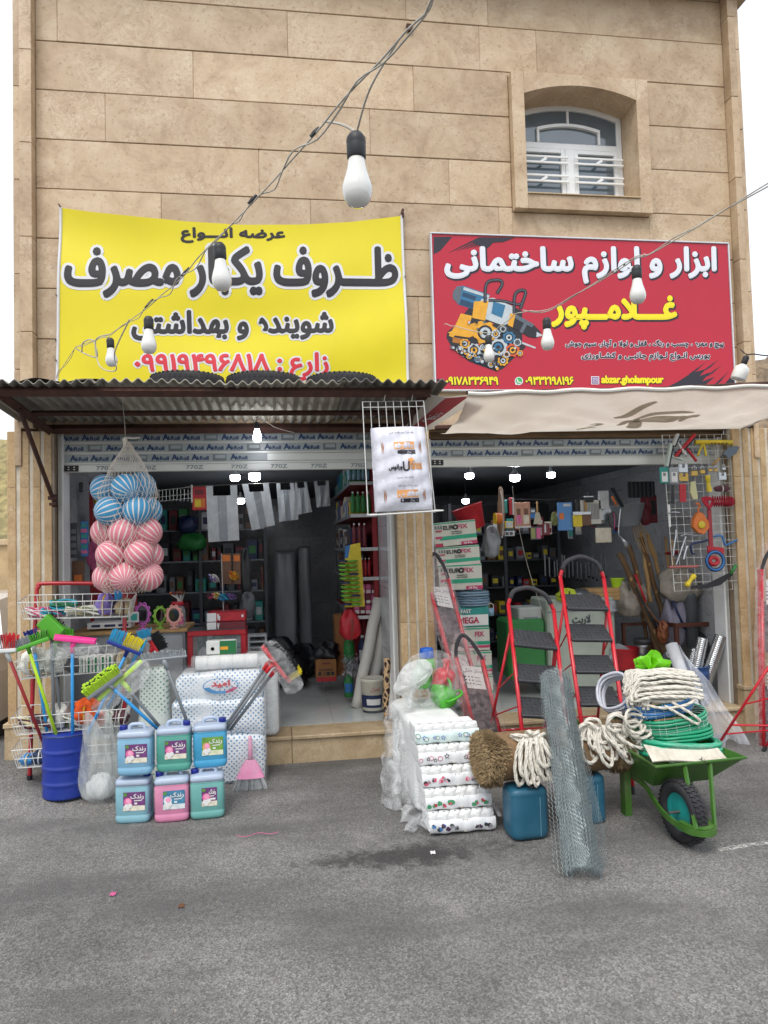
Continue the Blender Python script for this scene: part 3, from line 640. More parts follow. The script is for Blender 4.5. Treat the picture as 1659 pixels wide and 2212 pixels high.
g = G(); disc(g, 626, 1580, 17, M_SWH, .002, 24); disc(g, 626, 1579, 13.5, mat('icon green', '#2fae55', .4, .05), .003, 24); flat(g, [(612, 1597), (610, 1584), (622, 1593)], M_SWH, .0025); ribbon(g, [(620, 1572), (621, 1582), (630, 1587), (633, 1584)], 4.5, M_SWH, .004); g.build('phone_icon', sb_)
g = G(); flat(g, [(926, 1561), (959, 1561), (959, 1594), (926, 1594)], M_SWH, .002); flat(g, [(929, 1564), (956, 1564), (956, 1591), (929, 1591)], mat('icon violet', '#7b4a86', .4, .3, 25), .003)
flat(g, [(933, 1568), (952, 1568), (952, 1587), (933, 1587)], M_SWH, .004); flat(g, [(935, 1570), (950, 1570), (950, 1585), (935, 1585)], _mats['icon violet'], .005); disc(g, 942.5, 1577.5, 5.5, M_SWH, .006, 16); disc(g, 942.5, 1577.5, 3.5, _mats['icon violet'], .007, 14); g.build('camera_icon', sb_)
g = G(); ribbon(g, [(292, 1578), (296, 1590), (304, 1597), (312, 1600)], 8, M_SDK, .002); disc(g, 291, 1577, 6, M_SDK, .003, 12); disc(g, 311, 1600, 6, M_SDK, .0035, 12); g.build('handset_icon', sb_)
# the printed drill made of machine parts
PB, PB2, PY, PY2, PG, PK, PR_, PS = (mat('picture '+n, c, .4, .12, 20) for n, c in (('blue', '#2c6f96'), ('deep blue', '#1b3f5e'), ('amber', '#e0a32a'), ('ochre', '#a86a22'), ('steel', '#b9c3c8'), ('black', '#20212a'), ('orange', '#d0592c'), ('slate', '#5a646e')))
g = G()
flat(g, [(330, 1375), (372, 1345), (400, 1300), (430, 1262), (560, 1250), (640, 1290), (640, 1420), (655, 1440), (610, 1480), (560, 1530), (530, 1540), (420, 1500), (352, 1450), (325, 1400)], PK, .0012)
flat(g, [(368, 1188), (395, 1185), (505, 1222), (488, 1258), (470, 1292), (372, 1262), (350, 1225)], PB, .002); flat(g, [(368, 1190), (392, 1187), (378, 1262), (352, 1240), (352, 1210)], PS, .0026)
flat(g, [(398, 1190), (505, 1226), (500, 1236), (394, 1202)], PG, .0028); flat(g, [(386, 1240), (480, 1272), (474, 1290), (380, 1262)], PB2, .003); flat(g, [(395, 1212), (450, 1230), (444, 1245), (390, 1228)], PB2, .0032)
flat(g, [(470, 1240), (520, 1235), (600, 1270), (612, 1330), (560, 1350), (478, 1320), (455, 1290)], PG, .0022); flat(g, [(440, 1250), (500, 1248), (486, 1330), (432, 1318)], PY, .0034); flat(g, [(520, 1250), (570, 1266), (556, 1318), (512, 1300)], PB, .0036)
flat(g, [(385, 1300), (432, 1310), (420, 1350), (380, 1372), (352, 1400), (335, 1392), (362, 1350)], PY, .003); flat(g, [(330, 1380), (365, 1392), (420, 1400), (470, 1380), (500, 1350), (470, 1330), (400, 1352)], PY, .0038); flat(g, [(352, 1398), (410, 1408), (404, 1430), (350, 1420)], PY2, .004)
flat(g, [(600, 1300), (690, 1350), (718, 1378), (700, 1402), (668, 1398), (596, 1356), (588, 1325)], PK, .0042); flat(g, [(612, 1302), (690, 1346), (680, 1358), (604, 1316)], PS, .0046); flat(g, [(650, 1335), (662, 1342), (640, 1384), (628, 1376)], PS, .0047); flat(g, [(590, 1300), (612, 1302), (600, 1358), (580, 1348)], PY, .0048)
flat(g, [(700, 1376), (728, 1392), (698, 1398)], PG, .0046); flat(g, [(640, 1418), (696, 1440), (694, 1446), (638, 1426)], PG, .002)
for P, w_ in (([(486, 1255), (488, 1190), (505, 1165), (548, 1162), (556, 1180), (535, 1216)], 13), ([(606, 1300), (608, 1230), (625, 1206), (650, 1205), (652, 1222), (632, 1280)], 13), ([(500, 1245), (560, 1248), (620, 1262), (640, 1255)], 11)): ribbon(g, P, w_, PK, .0052); ribbon(g, P, 3, PS, .0056)
for i, (x, y, r, c, c2_, c3) in enumerate([(486, 1380, 44, PY, PK, PG), (540, 1440, 34, PG, PK, PB), (440, 1452, 26, PG, PK, PY), (585, 1400, 24, PB, PK, PG), (600, 1452, 26, PR_, PK, PY), (402, 1425, 19, PY, PK, PG), (500, 1480, 24, PS, PK, PG), (560, 1496, 20, PY, PK, PG), (620, 1420, 15, PG, PK, PS), (380, 1450, 14, PG, PK, PY), (455, 1490, 15, PB, PG, PK), (530, 1385, 17, PG, PB2, PY), (560, 1365, 16, PS, PG, PK), (420, 1478, 11, PY, PK, PG), (575, 1470, 13, PG, PY2, PK), (630, 1465, 12, PY, PK, PG), (478, 1440, 13, PG, PK, PG), (510, 1512, 12, PG, PK, PY)]):
    b_ = .006+i*.0004; disc(g, x, y, r, c, b_, 32, .95, 1); disc(g, x, y, r*.72, c2_, b_+.0001, 20); disc(g, x, y, r*.52, c3, b_+.0002, 18); disc(g, x, y, r*.25, PK, b_+.0003, 12)
for i in range(60):
    a = rs.uniform(0, 1); x = 350+a*190+rs.uniform(-8, 8); y = 1440+a*85+rs.uniform(-16, 6); disc(g, x, y, rs.uniform(3, 7), rs.choice((PG, PY, PS, PY2, PK)), .0135+i*.00003, 10)
for i in range(46):
    x, y = rs.uniform(370, 640), rs.uniform(1320, 1510)
    if (x-500)**2/150**2+(y-1415)**2/100**2 < 1: disc(g, x, y, rs.uniform(2.5, 6), rs.choice((PG, PY, PS, PB, PK, PR_)), .0155+i*.00003, 10)
g.build('printed_picture', sb_)
# ================================================================== corrugated canopy over the left shop
M_RUST = mat('rusty steel', '#4b2f26', .8, .35, 14, dirt='#2a1c18', dirt_amt=.6, bump=.2)
M_ASB = mat('weathered corrugated sheet', '#b3aea0', .85, .25, 3.0, dirt='#716c60', dirt_amt=.6, bump=.25, bsc=40, stretch=(1, .35, 1))
M_ASB2 = mat('dark corrugated sheet', '#8a877f', .85, .3, 3.0, dirt='#55534d', dirt_amt=.6, bump=.25, bsc=40, stretch=(1, .35, 1))
cp_ = thing('corrugated_canopy', 'weathered corrugated canopy on rusty steel beams over the left shop', 'canopy', (1.5, -.6, 2.8))
def sheet(x0, x1, dz, y0, y1, m, skew=0.0, bite=None):
    pit = .077
    def f(a, b):
        x = x0+(x1-x0)*a; y = y0+(y1-y0)*b
        if bite and b > .95: y += bite*math.sin(a*9)*.5
        return (x+skew*b, y, 2.862+.062*b+dz+.014*math.sin(2*math.pi*x/pit)+.006*math.sin(x*5+b*3))
    n = int((x1-x0)/pit*8); g = G(); vf = grid(f, n, 10); g.add(vf, m, smooth=True); g.add(([(v[0], v[1], v[2]+.006) for v in vf[0]], vf[1]), m, smooth=True)
    k = n+1; rim = []
    V_ = [f(i/n, 1) for i in range(k)]; V2 = [(v[0], v[1], v[2]+.006) for v in V_]
    g.add((V_+V2, [(i, i+1, k+i+1, k+i) for i in range(n)]), m); g.build('corrugated_sheet', cp_)
sheet(-.12, .78, .0, .02, -1.2, M_ASB2); sheet(.72, 1.62, .012, .02, -1.16, M_ASB); sheet(1.55, 2.42, .0, .02, -1.2, M_ASB, bite=.02); sheet(2.36, 3.14, .012, .02, -1.22, M_ASB2)
def angle_bar(g, p0, p1, s=.045):           # L section
    M_ = along(p0, p1); L_ = (Vector(p1)-Vector(p0)).length
    g.add(box(-s/2, s/2, -s/2, -s/2+.006, 0, L_), M_RUST, M_); g.add(box(-s/2, -s/2+.006, -s/2+.006, s/2, 0, L_), M_RUST, M_)
for nm, p0, p1, s in (('front_beam', (-.12, -1.1, 2.878), (3.04, -1.1, 2.878), .05), ('wall_beam', (.08, -.03, 2.80), (2.99, -.03, 2.80), .055), ('side_beam', (.12, -.06, 2.785), (.12, -1.07, 2.862), .055), ('side_beam', (3.0, -.06, 2.785), (3.0, -1.07, 2.862), .055), ('middle_beam', (.15, -.55, 2.834), (2.97, -.55, 2.834), .03)):
    g = G(); g.add(cyl(p0, p1, s*.7, n=4), M_RUST); g.build(nm, cp_)
for x in (.137, 2.97):
    g = G(); g.add(tube([(x, -.78, 2.83), (x, -.035, 2.24)], .018, 8), M_RUST); g.add(cyl((x-.03, -.035, 2.24), (x+.03, -.035, 2.24), .03, n=12), M_RUST); g.add(cyl((x-.02, -.04, 2.19), (x+.03, -.04, 2.19), .024, n=10), M_RUST); g.build('brace', cp_)
# worn tyres lying on the canopy to hold it down
M_RUB = mat('tyre rubber', '#26262a', .75, .25, 12, dirt='#5b5650', dirt_amt=.4)
def tyre_mesh(r, w_, n=44):
    g = G(); h = w_/2
    prof = [(r*.62, -h*.75), (r*.70, -h), (r*.9, -h*.98), (r*.975, -h*.72), (r, -h*.5), (r, h*.5), (r*.975, h*.72), (r*.9, h*.98), (r*.70, h), (r*.62, h*.75), (r*.60, 0), (r*.62, -h*.75)]
    V_, F_ = lathe(prof, n*2); F_ = [f for f in F_ if len(f) == 4]; g.add((V_, F_), M_RUB, smooth=True)
    for i in range(n):
        for s in (-1, 1): g.add(box(r*.985, r*1.008, -.012, .012, s*h*.38-h*.2, s*h*.38+h*.2), M_RUB, RZ(360/n*(i+.5*(s > 0))) )
        for z in (-1, 1): g.add(box(r*.89, r*.985, -.005, .005, z*h*.84-.008, z*h*.84+.008), M_RUB, RZ(360/n*i))
    return g
for (u, v, r, nm) in ((405, 828, .27, 'worn car tyre lying on the canopy, the left one of three'), (570, 830, .28, 'worn car tyre lying on the canopy, the middle one of three'), (738, 834, .27, 'worn car tyre lying on the canopy, the right one of three')):
    p = at(u, v, -.72); t_ = thing('car_tyre', nm, 'tyre', (p.x, -.72, 2.94), group='tyres on the canopy')
    tyre_mesh(r, .125).build('tread', t_, local=True).location = (0, 0, .062)
# crumpled black rubber sheet at the left end
def f(a, b): return (.2+.62*a, -1.05+.5*b, 2.945+.075*math.sin(a*math.pi)*(.4+.6*math.sin(b*2.6))+.02*math.sin(a*9+b*4))
G().add(grid(f, 24, 12), M_RUB, smooth=True).build('rubber_sheet', label='crumpled black rubber sheet lying on the canopy beside the tyres', cat='rubber sheet')
# ================================================================== cloth awning over the right shop
M_AWN = mat('old awning cloth', '#e2ddd2', .75, .1, 1.5, dirt='#b9ae9c', dirt_amt=.5, tl=.6)
M_AWG = mat('faded grey print', '#b9b3a6', .75, .1, 5, tl=.55); M_AWR = mat('faded red print', '#b4525c', .7, .15, 5, tl=.4)
aw = thing('cloth_awning', 'dirty white awning made of old banner cloth over the right shop', 'awning', (4.8, -.6, 2.7))
def awf(a, b):                             # a: along the front, b: 0 at the wall, 1 at the front edge
    x = 3.33+a*2.9-.02*b; y = -.06-1.06*b
    zb_ = 2.745+.03*a; zf = 2.855+.015*math.sin(a*5)+.12*a*a
    sag = (.075*(1-a)+.02)*math.sin(math.pi*b)*(1.0+.3*math.sin(a*11))
    return Vector((x, y, zb_+(zf-zb_)*b-sag+.012*math.sin(a*17+b*5)*b*(1-b)*4+.006*math.sin(a*40+b*9)*b+.012*math.sin(9*(a*2.2-b)+2*math.sin(a*7))*math.sin(math.pi*b)+.007*math.sin(23*(a*1.5+b*.8)+1.7*math.sin(b*8+a*5))*math.sin(math.pi*b)))
G().add(grid(awf, 70, 24), M_AWN, smooth=True).build('cloth', aw)
G().add(tube([awf(i/40, 1)+Vector((0, -.005, .012)) for i in range(41)], .016, 8), mat('awning hem', '#dedbd2', .7, .08, 3)).build('front_hem', aw)
def aprint(pts, m=M_AWG):                  # print seen through the cloth, (along, depth) outline
    return ([awf(a, b)+Vector((0, 0, -.004)) for a, b in pts], [tuple(range(len(pts)))])
def arib(pts, w_):
    P = spline([Vector((a, b, 0)) for a, b in pts], 6); n = len(P); A = []; B = []
    for i, p in enumerate(P):
        t_ = P[min(i+1, n-1)]-P[max(i-1, 0)]; t_ = Vector((t_.x, t_.y*.37, 0)).normalized(); q = Vector((-t_.y*.37, t_.x, 0))*w_*math.sin(math.pi*(.12+.76*i/(n-1))); A.append(awf(*(p+q)[:2])+Vector((0, 0, -.005))); B.append(awf(*(p-q)[:2])+Vector((0, 0, -.005)))
    return (A+B, [(i, i+1, n+i+1, n+i) for i in range(n-1)])
for P, w_ in (([(.52, .55), (.57, .62), (.64, .66), (.69, .62)], .03), ([(.53, .5), (.6, .5), (.66, .44), (.69, .5)], .09), ([(.53, .5), (.555, .38), (.58, .22), (.60, .2)], .06), ([(.5, .38), (.515, .48), (.54, .55)], .04), ([(.46, .56), (.5, .66), (.54, .82)], .04), ([(.44, .2), (.46, .26), (.455, .34), (.43, .3)], .03), ([(.42, .08), (.44, .14), (.47, .16)], .025), ([(.7, .36), (.715, .48), (.73, .52)], .05), ([(.1, .18), (.13, .15), (.17, .16)], .02)):
    G().add(arib(P, w_), M_AWG).build('faded_print', aw)
# the folded left end: a red and white piece of banner hanging over the frame
def fl_(a, b): return Vector((2.98+.42*a*(.35+.65*b)+.05*b, -.25-.88*b+.1*a, 2.70+.16*b-.012*math.sin(a*6)+.05*(1-b)*(1-a)))
G().add(grid(fl_, 14, 14), mat('folded banner white', '#c9c5bd', .7, .1, 3, tl=.4), smooth=True).build('folded_end', aw)
G().add(([fl_(a, b)+Vector((0, 0, -.004)) for a, b in ((.2, .1), (.25, .5), (.3, .98), (.75, .98), (.8, .5), (.75, .12))], [(0, 1, 2, 3, 4, 5)]), M_AWR).build('red_print', aw)
for s, q in (('تلفن', ((.3, .62), (.7, .62), (.7, .38), (.3, .38))),):
    Q = [fl_(*k)+Vector((0, 0, -.006)) for k in q]; type_on(G(), s, Q, M_PAP, .002, .004).build('lettering', aw)
g = G(); g.add(tube([(6.2, -.05, 2.80), (6.2, -1.2, 2.90)], .02, 6), M_RUST); g.build('side_pole', aw)
g = G(); g.add(tube([(3.3, -1.12, 2.875), (4.8, -1.12, 2.91), (6.25, -1.12, 2.985)], .014, 6), M_RUST); g.build('front_pole', aw)
g = G(); g.add(tube([(3.3, -.04, 2.80), (6.2, -.04, 2.82)], .022, 6), M_RUST); g.build('wall_pole', aw)
# ================================================================== festoon lights across the yard
M_SOCK = mat('lamp socket', '#26272a', .5, .2, 20); M_OPAL = mat('opal bulb', '#dededa', .12, .05, 8, spec=.7, coat=.6, dirt='#cfc4ab', dirt_amt=.2); M_LIT = mat('lit bulb', '#f2f6ff', .3, .0, emit=40.0)
def bulb(name, label, p, s=1.0, tilt=(0, 0), lit=False, stub=.1, big=False, grp='festoon bulbs'):
    M_ = T(p) @ RX(tilt[0]) @ RY(tilt[1])
    t_ = thing(name, label, 'light bulb', M=M_, group=grp)
    k = s
    g = G(); g.add(lathe([(.005*k, .014*k), (.013*k, .012*k), (.02*k, .002*k), (.0215*k, -.008*k), (.0205*k, -.012*k), (.021*k, -.016*k), (.0205*k, -.042*k), (.018*k, -.045*k)], 18), M_SOCK, smooth=True); g.build('socket', t_, local=True)
    if big: pr = [(.018, -.05), (.026, -.058), (.046, -.075), (.05, -.085), (.05, -.15), (.046, -.16), (.02, -.163), (.0001, -.164)]
    else: pr = [(.0175, -.044), (.0185, -.05), (.022, -.07), (.0285, -.091), (.0298, -.096), (.0325, -.107), (.0325, -.117), (.029, -.133), (.02, -.145), (.0001, -.151)]
    G().add(lathe([(r*k, z*k) for r, z in pr], 24), M_LIT if lit else M_OPAL, smooth=True).build('globe', t_, local=True)
    return t_
def dist_pt(u, v, d):
    r = ray(u, v); return CAM+r*d
s1 = [(945, -12, 1.1), (885, 62, 1.25), (680, 285, 1.62), (560, 425, 2.1), (473, 510, 2.4), (400, 590, 2.75), (322, 660, 3.15), (237, 722, 3.9), (165, 752, 4.6), (122, 815, 5.4)]
W1 = [dist_pt(*q) for q in s1]
cord = thing('festoon_cord', 'grey festoon cord strung from overhead down to the canopy', 'cord', W1[5])
def wob(P, amp, seed, n=10):
    rr = random.Random(seed); S = spline(P, n); return [p+Vector((rr.uniform(-1, 1), rr.uniform(-1, 1), rr.uniform(-1, 1)))*amp for p in S]
G().add(tube(spline(wob(W1, .004, 1, 3), 3), .0021, 6), M_CORD, smooth=True).build('flex', cord)
W1b = [p+Vector((0, 0, .012*math.sin(i*2.2)-.006))+Vector((.01*math.cos(i*1.7), 0, 0)) for i, p in enumerate(spline(W1, 4))]
G().add(tube(spline(W1b, 3), .002, 6), M_CORD, smooth=True).build('flex', cord)
for i, q in enumerate([(680, 285, 1.62), (545, 430, 2.1), (400, 587, 2.75), (322, 655, 3.15)]):
    p = dist_pt(*q); a = dist_pt(q[0]+9, q[1]-9, q[2]); b = dist_pt(q[0]-9, q[1]+10, q[2]); G().add(tube([a, p, b], [.004, .0055, .004], 6), M_SOCK).build('tape', cord)
G().add(tube(spline([dist_pt(700, 262, 1.6), dist_pt(735, 268, 1.58), dist_pt(760, 280, 1.56), dist_pt(768, 290, 1.55)], 6), .003, 6), M_CORD).build('flex', cord)
G().add(tube(spline([dist_pt(860, 88, 1.35), dist_pt(800, 190, 1.45), dist_pt(772, 280, 1.55)], 6), .0022, 6), M_CORD).build('flex', cord)
G().add(tube(spline([dist_pt(163, 752, 4.6), dist_pt(185, 765, 4.5), dist_pt(210, 770, 4.3), dist_pt(200, 735, 4.3), dist_pt(180, 740, 4.4), dist_pt(177, 760, 4.5)], 6), .004, 6), M_CORD).build('flex', cord)
G().add(tube(spline([dist_pt(237, 722, 3.9), dist_pt(207, 735, 4), dist_pt(215, 790, 4), dist_pt(250, 800, 3.9), dist_pt(248, 760, 3.8), dist_pt(280, 690, 3.4)], 6), .0035, 6), M_CORD).build('flex', cord)
for u, v, d, s, lb, ti in ((769, 300, 1.55, 1.0, 'largest white bulb in a black socket hanging nearest the viewer', (0, 0)), (474, 533, 2.4, 1.0, 'white bulb in black socket in front of the banner\'s largest words', (0, -3)), (321, 690, 3.1, 1.0, 'white bulb in black socket before the banner\'s third line', (0, 0)), (238, 735, 4.1, 1.02, 'small white bulb low over the banner, nearest the canopy\'s left end', (0, -3))):
    bulb('light_bulb', lb, dist_pt(u, v, d), s, ti)
s2 = [(1690, 385, 2.2), (1659, 402, 2.3), (1500, 490, 2.7), (1400, 548, 3.0), (1372, 560, 3.05), (1270, 620, 3.35), (1183, 668, 3.6), (1130, 672, 3.8), (1085, 700, 4.0), (1055, 720, 4.1), (985, 705, 4.6), (960, 700, 5.2)]
W2 = [dist_pt(*q) for q in s2]
cord2 = thing('festoon_cord', 'thin festoon cord crossing in front of the red sign', 'cord', W2[4])
G().add(tube(spline(wob(W2, .006, 4, 3), 3), .0026, 6), M_CORD, smooth=True).build('flex', cord2)
G().add(tube(spline([p+Vector((0, .005, .01*math.sin(i*1.9))) for i, p in enumerate(W2[:8])], 6), .0024, 6), M_CORD, smooth=True).build('flex', cord2)
for u, v, d, s, lb in ((1375, 580, 3.0, 1.0, 'white bulb in black socket before the sign\'s white heading'), (1181, 692, 3.55, 1.0, 'white bulb in black socket beside the sign\'s yellow word'), (1055, 729, 4.1, .95, 'white bulb hanging in front of the sign\'s drill picture')):
    bulb('light_bulb', lb, dist_pt(u, v, d), s)
bulb('light_bulb', 'wide white lamp tilted beside the lower corner of the red sign', dist_pt(1612, 772, 4.7), .95, (10, 20), big=True)
W3 = [dist_pt(*q) for q in ((1700, 760, 4.3), (1659, 768, 4.5), (1630, 765, 4.6), (1612, 765, 4.7), (1600, 755, 4.9))]
G().add(tube(spline(W3, 6), .004, 6), M_DCORD).build('lamp_cord', label='dark twisted cord holding the tilted wide lamp by the sign', cat='cord')
# ================================================================== beside the building, on the left
M_PLS = mat('side wall plaster', '#b39c78', .9, .2, 3, dirt='#86745a')
g = thing('garden_wall', 'beige plastered yard wall with a coping, left of the building', 'wall', (-3.5, 2.6, 0)); G().add(box(-7, -.21, 2.5, 2.7, -.2, 1.9), M_PLS).build('wall', g); G().add(box(-7, -.21, 2.46, 2.74, 1.902, 1.97, .01), M_STEP).build('coping', g)
M_CARW = mat('car white', '#d7dade', .25, .04, 2, coat=.6); M_CARG = mat('car glass', '#5b7183', .08, .1, 2, spec=.8)
cr_ = thing('parked_car', 'white parked car showing at the left edge behind the pillar', 'car', (-1.75, 1.2, .1))
prof = [(-.75, .35), (-.75, .78), (-.70, .9), (-.5, .96), (-.28, 1.38), (.2, 1.42), (1.3, 1.4), (1.7, 1.0), (2.3, .92), (2.45, .7), (2.45, .35)]
V_ = [(-2.55 if s else -.62, 1.2+y, z) for s in (0, 1) for y, z in prof]; n = len(prof); V_ = [((-2.55+.12*(z > 1.0)) if x < -2 else (-.5-.12*(z > 1.0)), y, z) for x, y, z in V_]
G().add((V_, [tuple(range(n)), tuple(range(2*n-1, n-1, -1))]+[(i, i+n, (i+1) % n+n, (i+1) % n) for i in range(n)]), M_CARW).build('body', cr_)
G().add(([(-2.35, .70, .98), (-.66, .70, .98), (-.72, .93, 1.34), (-2.3, .93, 1.34)], [(0, 1, 2, 3)]), M_CARG).build('rear_window', cr_).location.y = -.02
G().add(([(-.505, .9, .99), (-.505, 2.7, .99), (-.615, 2.4, 1.36), (-.615, 1.1, 1.36)], [(0, 1, 2, 3)]), M_CARG).build('side_window', cr_).location.x = .008
for x in (-.62, -2.4): G().add(box(x-.07, x+.11, .43, .47, .62, .85, .02), mat('tail lamp red', '#8d1f22', .2, .15, 20)).build('tail_lamp', cr_)
G().add(box(-2.55, -.5, .4, .52, .32, .52, .04), mat('bumper', '#45484b', .5, .1)).build('bumper', cr_)
for x in (-.62, -2.43):
    for y in (1.0, 3.1): G().add(lathe([(.14, -.09), (.27, -.1), (.3, -.06), (.3, .06), (.27, .1), (.14, .09)], 24), M_RUB, T(x, y, .32) @ RY(90), True).build('wheel', cr_)
# ================================================================== blue steel drum
M_DRUM = mat('drum blue', '#16308f', .38, .14, 6, dirt='#2b3f78', dirt_amt=.35, coat=.15)
dc = Vector((.365, -.515, gz(.365, -.515)-.004)); dr = .165
dm = thing('steel_drum', 'blue steel drum full of broom handles', 'drum', dc)
pr = []
for i in range(45):
    z = .44*i/44; r = dr
    for zr in (.10, .21, .325): r += .0065*math.exp(-((z-zr)/.010)**2)
    pr.append((r, z))
G().add(lathe([(dr-.012, .0)]+pr, 48), M_DRUM, smooth=True).build('shell', dm, local=True)
G().add(tube(ring_pts(dr, 40, (0, 0, .442)), .006, 8, True), mat('drum rim', '#3a4a86', .4, .3, 20, metal=.4)).build('rim', dm, local=True)
G().add(lathe([(dr-.004, .435), (dr-.004, .02), (.001, .02)], 40), mat('drum inside', '#3b3f4a', .8, .3, 10), smooth=True).build('liner', dm, local=True)
# ================================================================== brooms and squeegees
def C(n, c, r=.45): return mat('plastic '+n, c, r, .1, 12, spec=.5)
H_RED, H_LIME, H_BLUE, H_GREY, H_DGREY = C('handle red', '#8f2026'), C('handle lime', '#a9cf22'), C('handle blue', '#2c8fcf'), C('handle grey', '#6f757a'), C('handle dark grey', '#4b4f54')
B_RED, B_GREEN, B_LIME, B_BLK, B_NAVY, B_CYAN, B_YEL, B_PINK, B_GREY, B_WHT = C('red', '#c4212c'), C('green', '#4fa32a'), C('lime', '#b6dd33'), C('black', '#1f2023'), C('navy', '#1c2f80'), C('cyan', '#2f9fce'), C('yellow', '#e2cf23'), C('pink', '#ec3f95'), C('grey', '#8b9196'), C('white', '#d3d6d6')
M_WRAP = film('clear wrap', '#e6e8e8', .03, .3, 9)
rb = random.Random(11)
def broom(label, lo, hi, hm, a, b, bris, board, cols, rows=3, dens=85, bw=.05, bh=.03, splay=.12, kind='broom', tuft=.0034):
    """lo, hi: ends of the handle; a, b: ends of the head; each a surveyed (u, v, y); bris: survey point at which the middle tuft ends"""
    LO, HI, A, B = at(*lo), at(*hi), at(*a), at(*b); mid = (A+B)/2; D = at(*bris)-mid
    t_ = thing(kind, label, 'squeegee' if kind == 'squeegee' else 'broom', LO, group='brooms and squeegees for sale')
    ex = (B-A).normalized(); D = D-ex*D.dot(ex); L_ = D.length; ez = D.normalized(); ey = ez.cross(ex)
    M_ = I4()
    for i, c in enumerate((ex, ey, ez)):
        for k in range(3): M_[k][i] = c[k]
    M_.translation = mid; h = (B-A).length/2
    G().add(tube([LO, LO.lerp(HI, .5)+Vector((0, 0, -.002)), HI], .0115, 10), hm, smooth=True).build('handle', t_)
    nk = HI-(HI-LO).normalized()*.05
    g = G(); g.add(tube([nk, HI, HI.lerp(mid, .75)], [.0135, .017, .019], 10), board, smooth=True)
    g.add(box(-h, h, -bw/2, bw/2, -bh*.4, bh*.6, .008, 2), board, M_); g.build('head', t_)
    if kind == 'squeegee':
        g = G(); g.add(box(-h*1.0, h*1.0, -.005, .004, bh*.6, L_), cols(0, 0), M_); g.build('rubber_blade', t_); return t_
    g = G(); n = int(2*h*dens)
    for r_ in range(rows):
        y = (r_-(rows-1)/2)*bw*.8/max(1, rows-1)
        for i in range(n):
            x = -h+.006+(2*h-.012)*(i+.5)/n; s = x/h; m = cols(s, r_)
            tip = Vector((x+s*splay*L_*.6+rb.uniform(-.007, .007), y*1.7+rb.uniform(-.006, .006), L_*(1.05-.08*s*s)+rb.uniform(-.010, .006)))
            p0 = Vector((x, y, bh*.5)); w_ = tuft
            V_ = [p0+Vector((-w_*.7, -w_*.7, 0)), p0+Vector((w_*.7, -w_*.7, 0)), p0+Vector((w_*.7, w_*.7, 0)), p0+Vector((-w_*.7, w_*.7, 0)), tip+Vector((-w_, -w_, 0)), tip+Vector((w_, -w_, 0)), tip+Vector((w_, w_, 0)), tip+Vector((-w_, w_, 0))]
            g.add((V_, [(0, 1, 5, 4), (1, 2, 6, 5), (2, 3, 7, 6), (3, 0, 4, 7), (4, 5, 6, 7)]), m, M_)
    o = g.build('bristles', t_); o['kind'] = 'stuff'
    return t_
def wrap(t_, pts, y, bulge=.03, nm='plastic_wrap', m=None):   # crumpled clear bag over a head: outline in survey points
    P = [at(u, v, y) for u, v in pts]; c = sum(P, Vector())/len(P); g = G(); n = len(P); S = spline(P, 5, True); k = len(S); rr = random.Random(len(pts)*7+int(pts[0][0]))
    for sgn in (-1, 1):
        V_ = [c+Vector((0, sgn*bulge, 0))]
        for q in (.35, .7, 1.0):
            for p in S: V_.append(c.lerp(p, q)+Vector((rr.uniform(-.006, .006), sgn*bulge*(1-q**2)+rr.uniform(-.008, .008), rr.uniform(-.006, .006))))
        F_ = [(0, 1+i, 1+(i+1) % k) for i in range(k)]+[(1+j*k+i, 1+(j+1)*k+i, 1+(j+1)*k+(i+1) % k, 1+j*k+(i+1) % k) for j in (0, 1) for i in range(k)]
        g.add((V_, F_), m or M_WRAP, smooth=True)
    return g.build(nm, t_)
yb = -.6
broom('broom with dark red handle and red and grey brush, furthest left in the drum', (112, 1650, -.50), (17, 1415, -.72), H_RED, (-8, 1407, -.72), (38, 1404, -.72), (6, 1372, -.72), B_WHT, lambda s, r: B_RED if s > -.2 else B_GREY, bw=.07, splay=.25)
broom('broom with lime handle and a flat green head in the drum', (142, 1650, -.52), (60, 1397, -.70), H_LIME, (24, 1409, -.72), (107, 1379, -.68), (61, 1373, -.70), B_GREEN, lambda s, r: B_GREY if s < .1 else (B_BLK if r == 1 else B_GREEN))
broom('broom with blue handle and a small navy and white brush in the drum', (113, 1650, -.48), (73, 1396, -.56), H_BLUE, (57, 1385, -.56), (82, 1376, -.56), (64, 1362, -.56), B_WHT, lambda s, r: B_NAVY, bw=.05)
broom('broom with grey handle and a green block of black bristles, tallest in the drum', (118, 1650, -.50), (111, 1362, -.62), H_GREY, (92, 1338, -.62), (130, 1372, -.62), (86, 1330, -.60), B_GREEN, lambda s, r: B_BLK if s < .6 else B_GREEN, bw=.11, bh=.07, rows=5, splay=.5)
broom('broom with thin grey handle whose brush hides behind the others in the drum', (138, 1650, -.46), (117, 1392, -.50), H_GREY, (112, 1379, -.47), (160, 1374, -.47), (137, 1360, -.47), B_GREEN, lambda s, r: B_GREEN)
sq = broom('pink squeegee on a blue handle upright in the drum', (157, 1650, -.56), (156, 1396, -.66), H_BLUE, (117, 1379, -.68), (207, 1388, -.66), (163, 1374, -.67), B_PINK, lambda s, r: B_PINK, kind='squeegee', bh=.035)
wrap(sq, [(122, 1388), (205, 1392), (212, 1415), (190, 1428), (150, 1420), (108, 1426), (104, 1400)], -.66, .02)
broom('broom with blue handle and blue and yellow bristles leaning out of the drum', (160, 1645, -.55), (276, 1405, -.60), H_BLUE, (231, 1385, -.62), (307, 1414, -.60), (281, 1371, -.61), B_NAVY, lambda s, r: B_CYAN if s < -.2 or s > .75 else B_YEL, splay=.05)
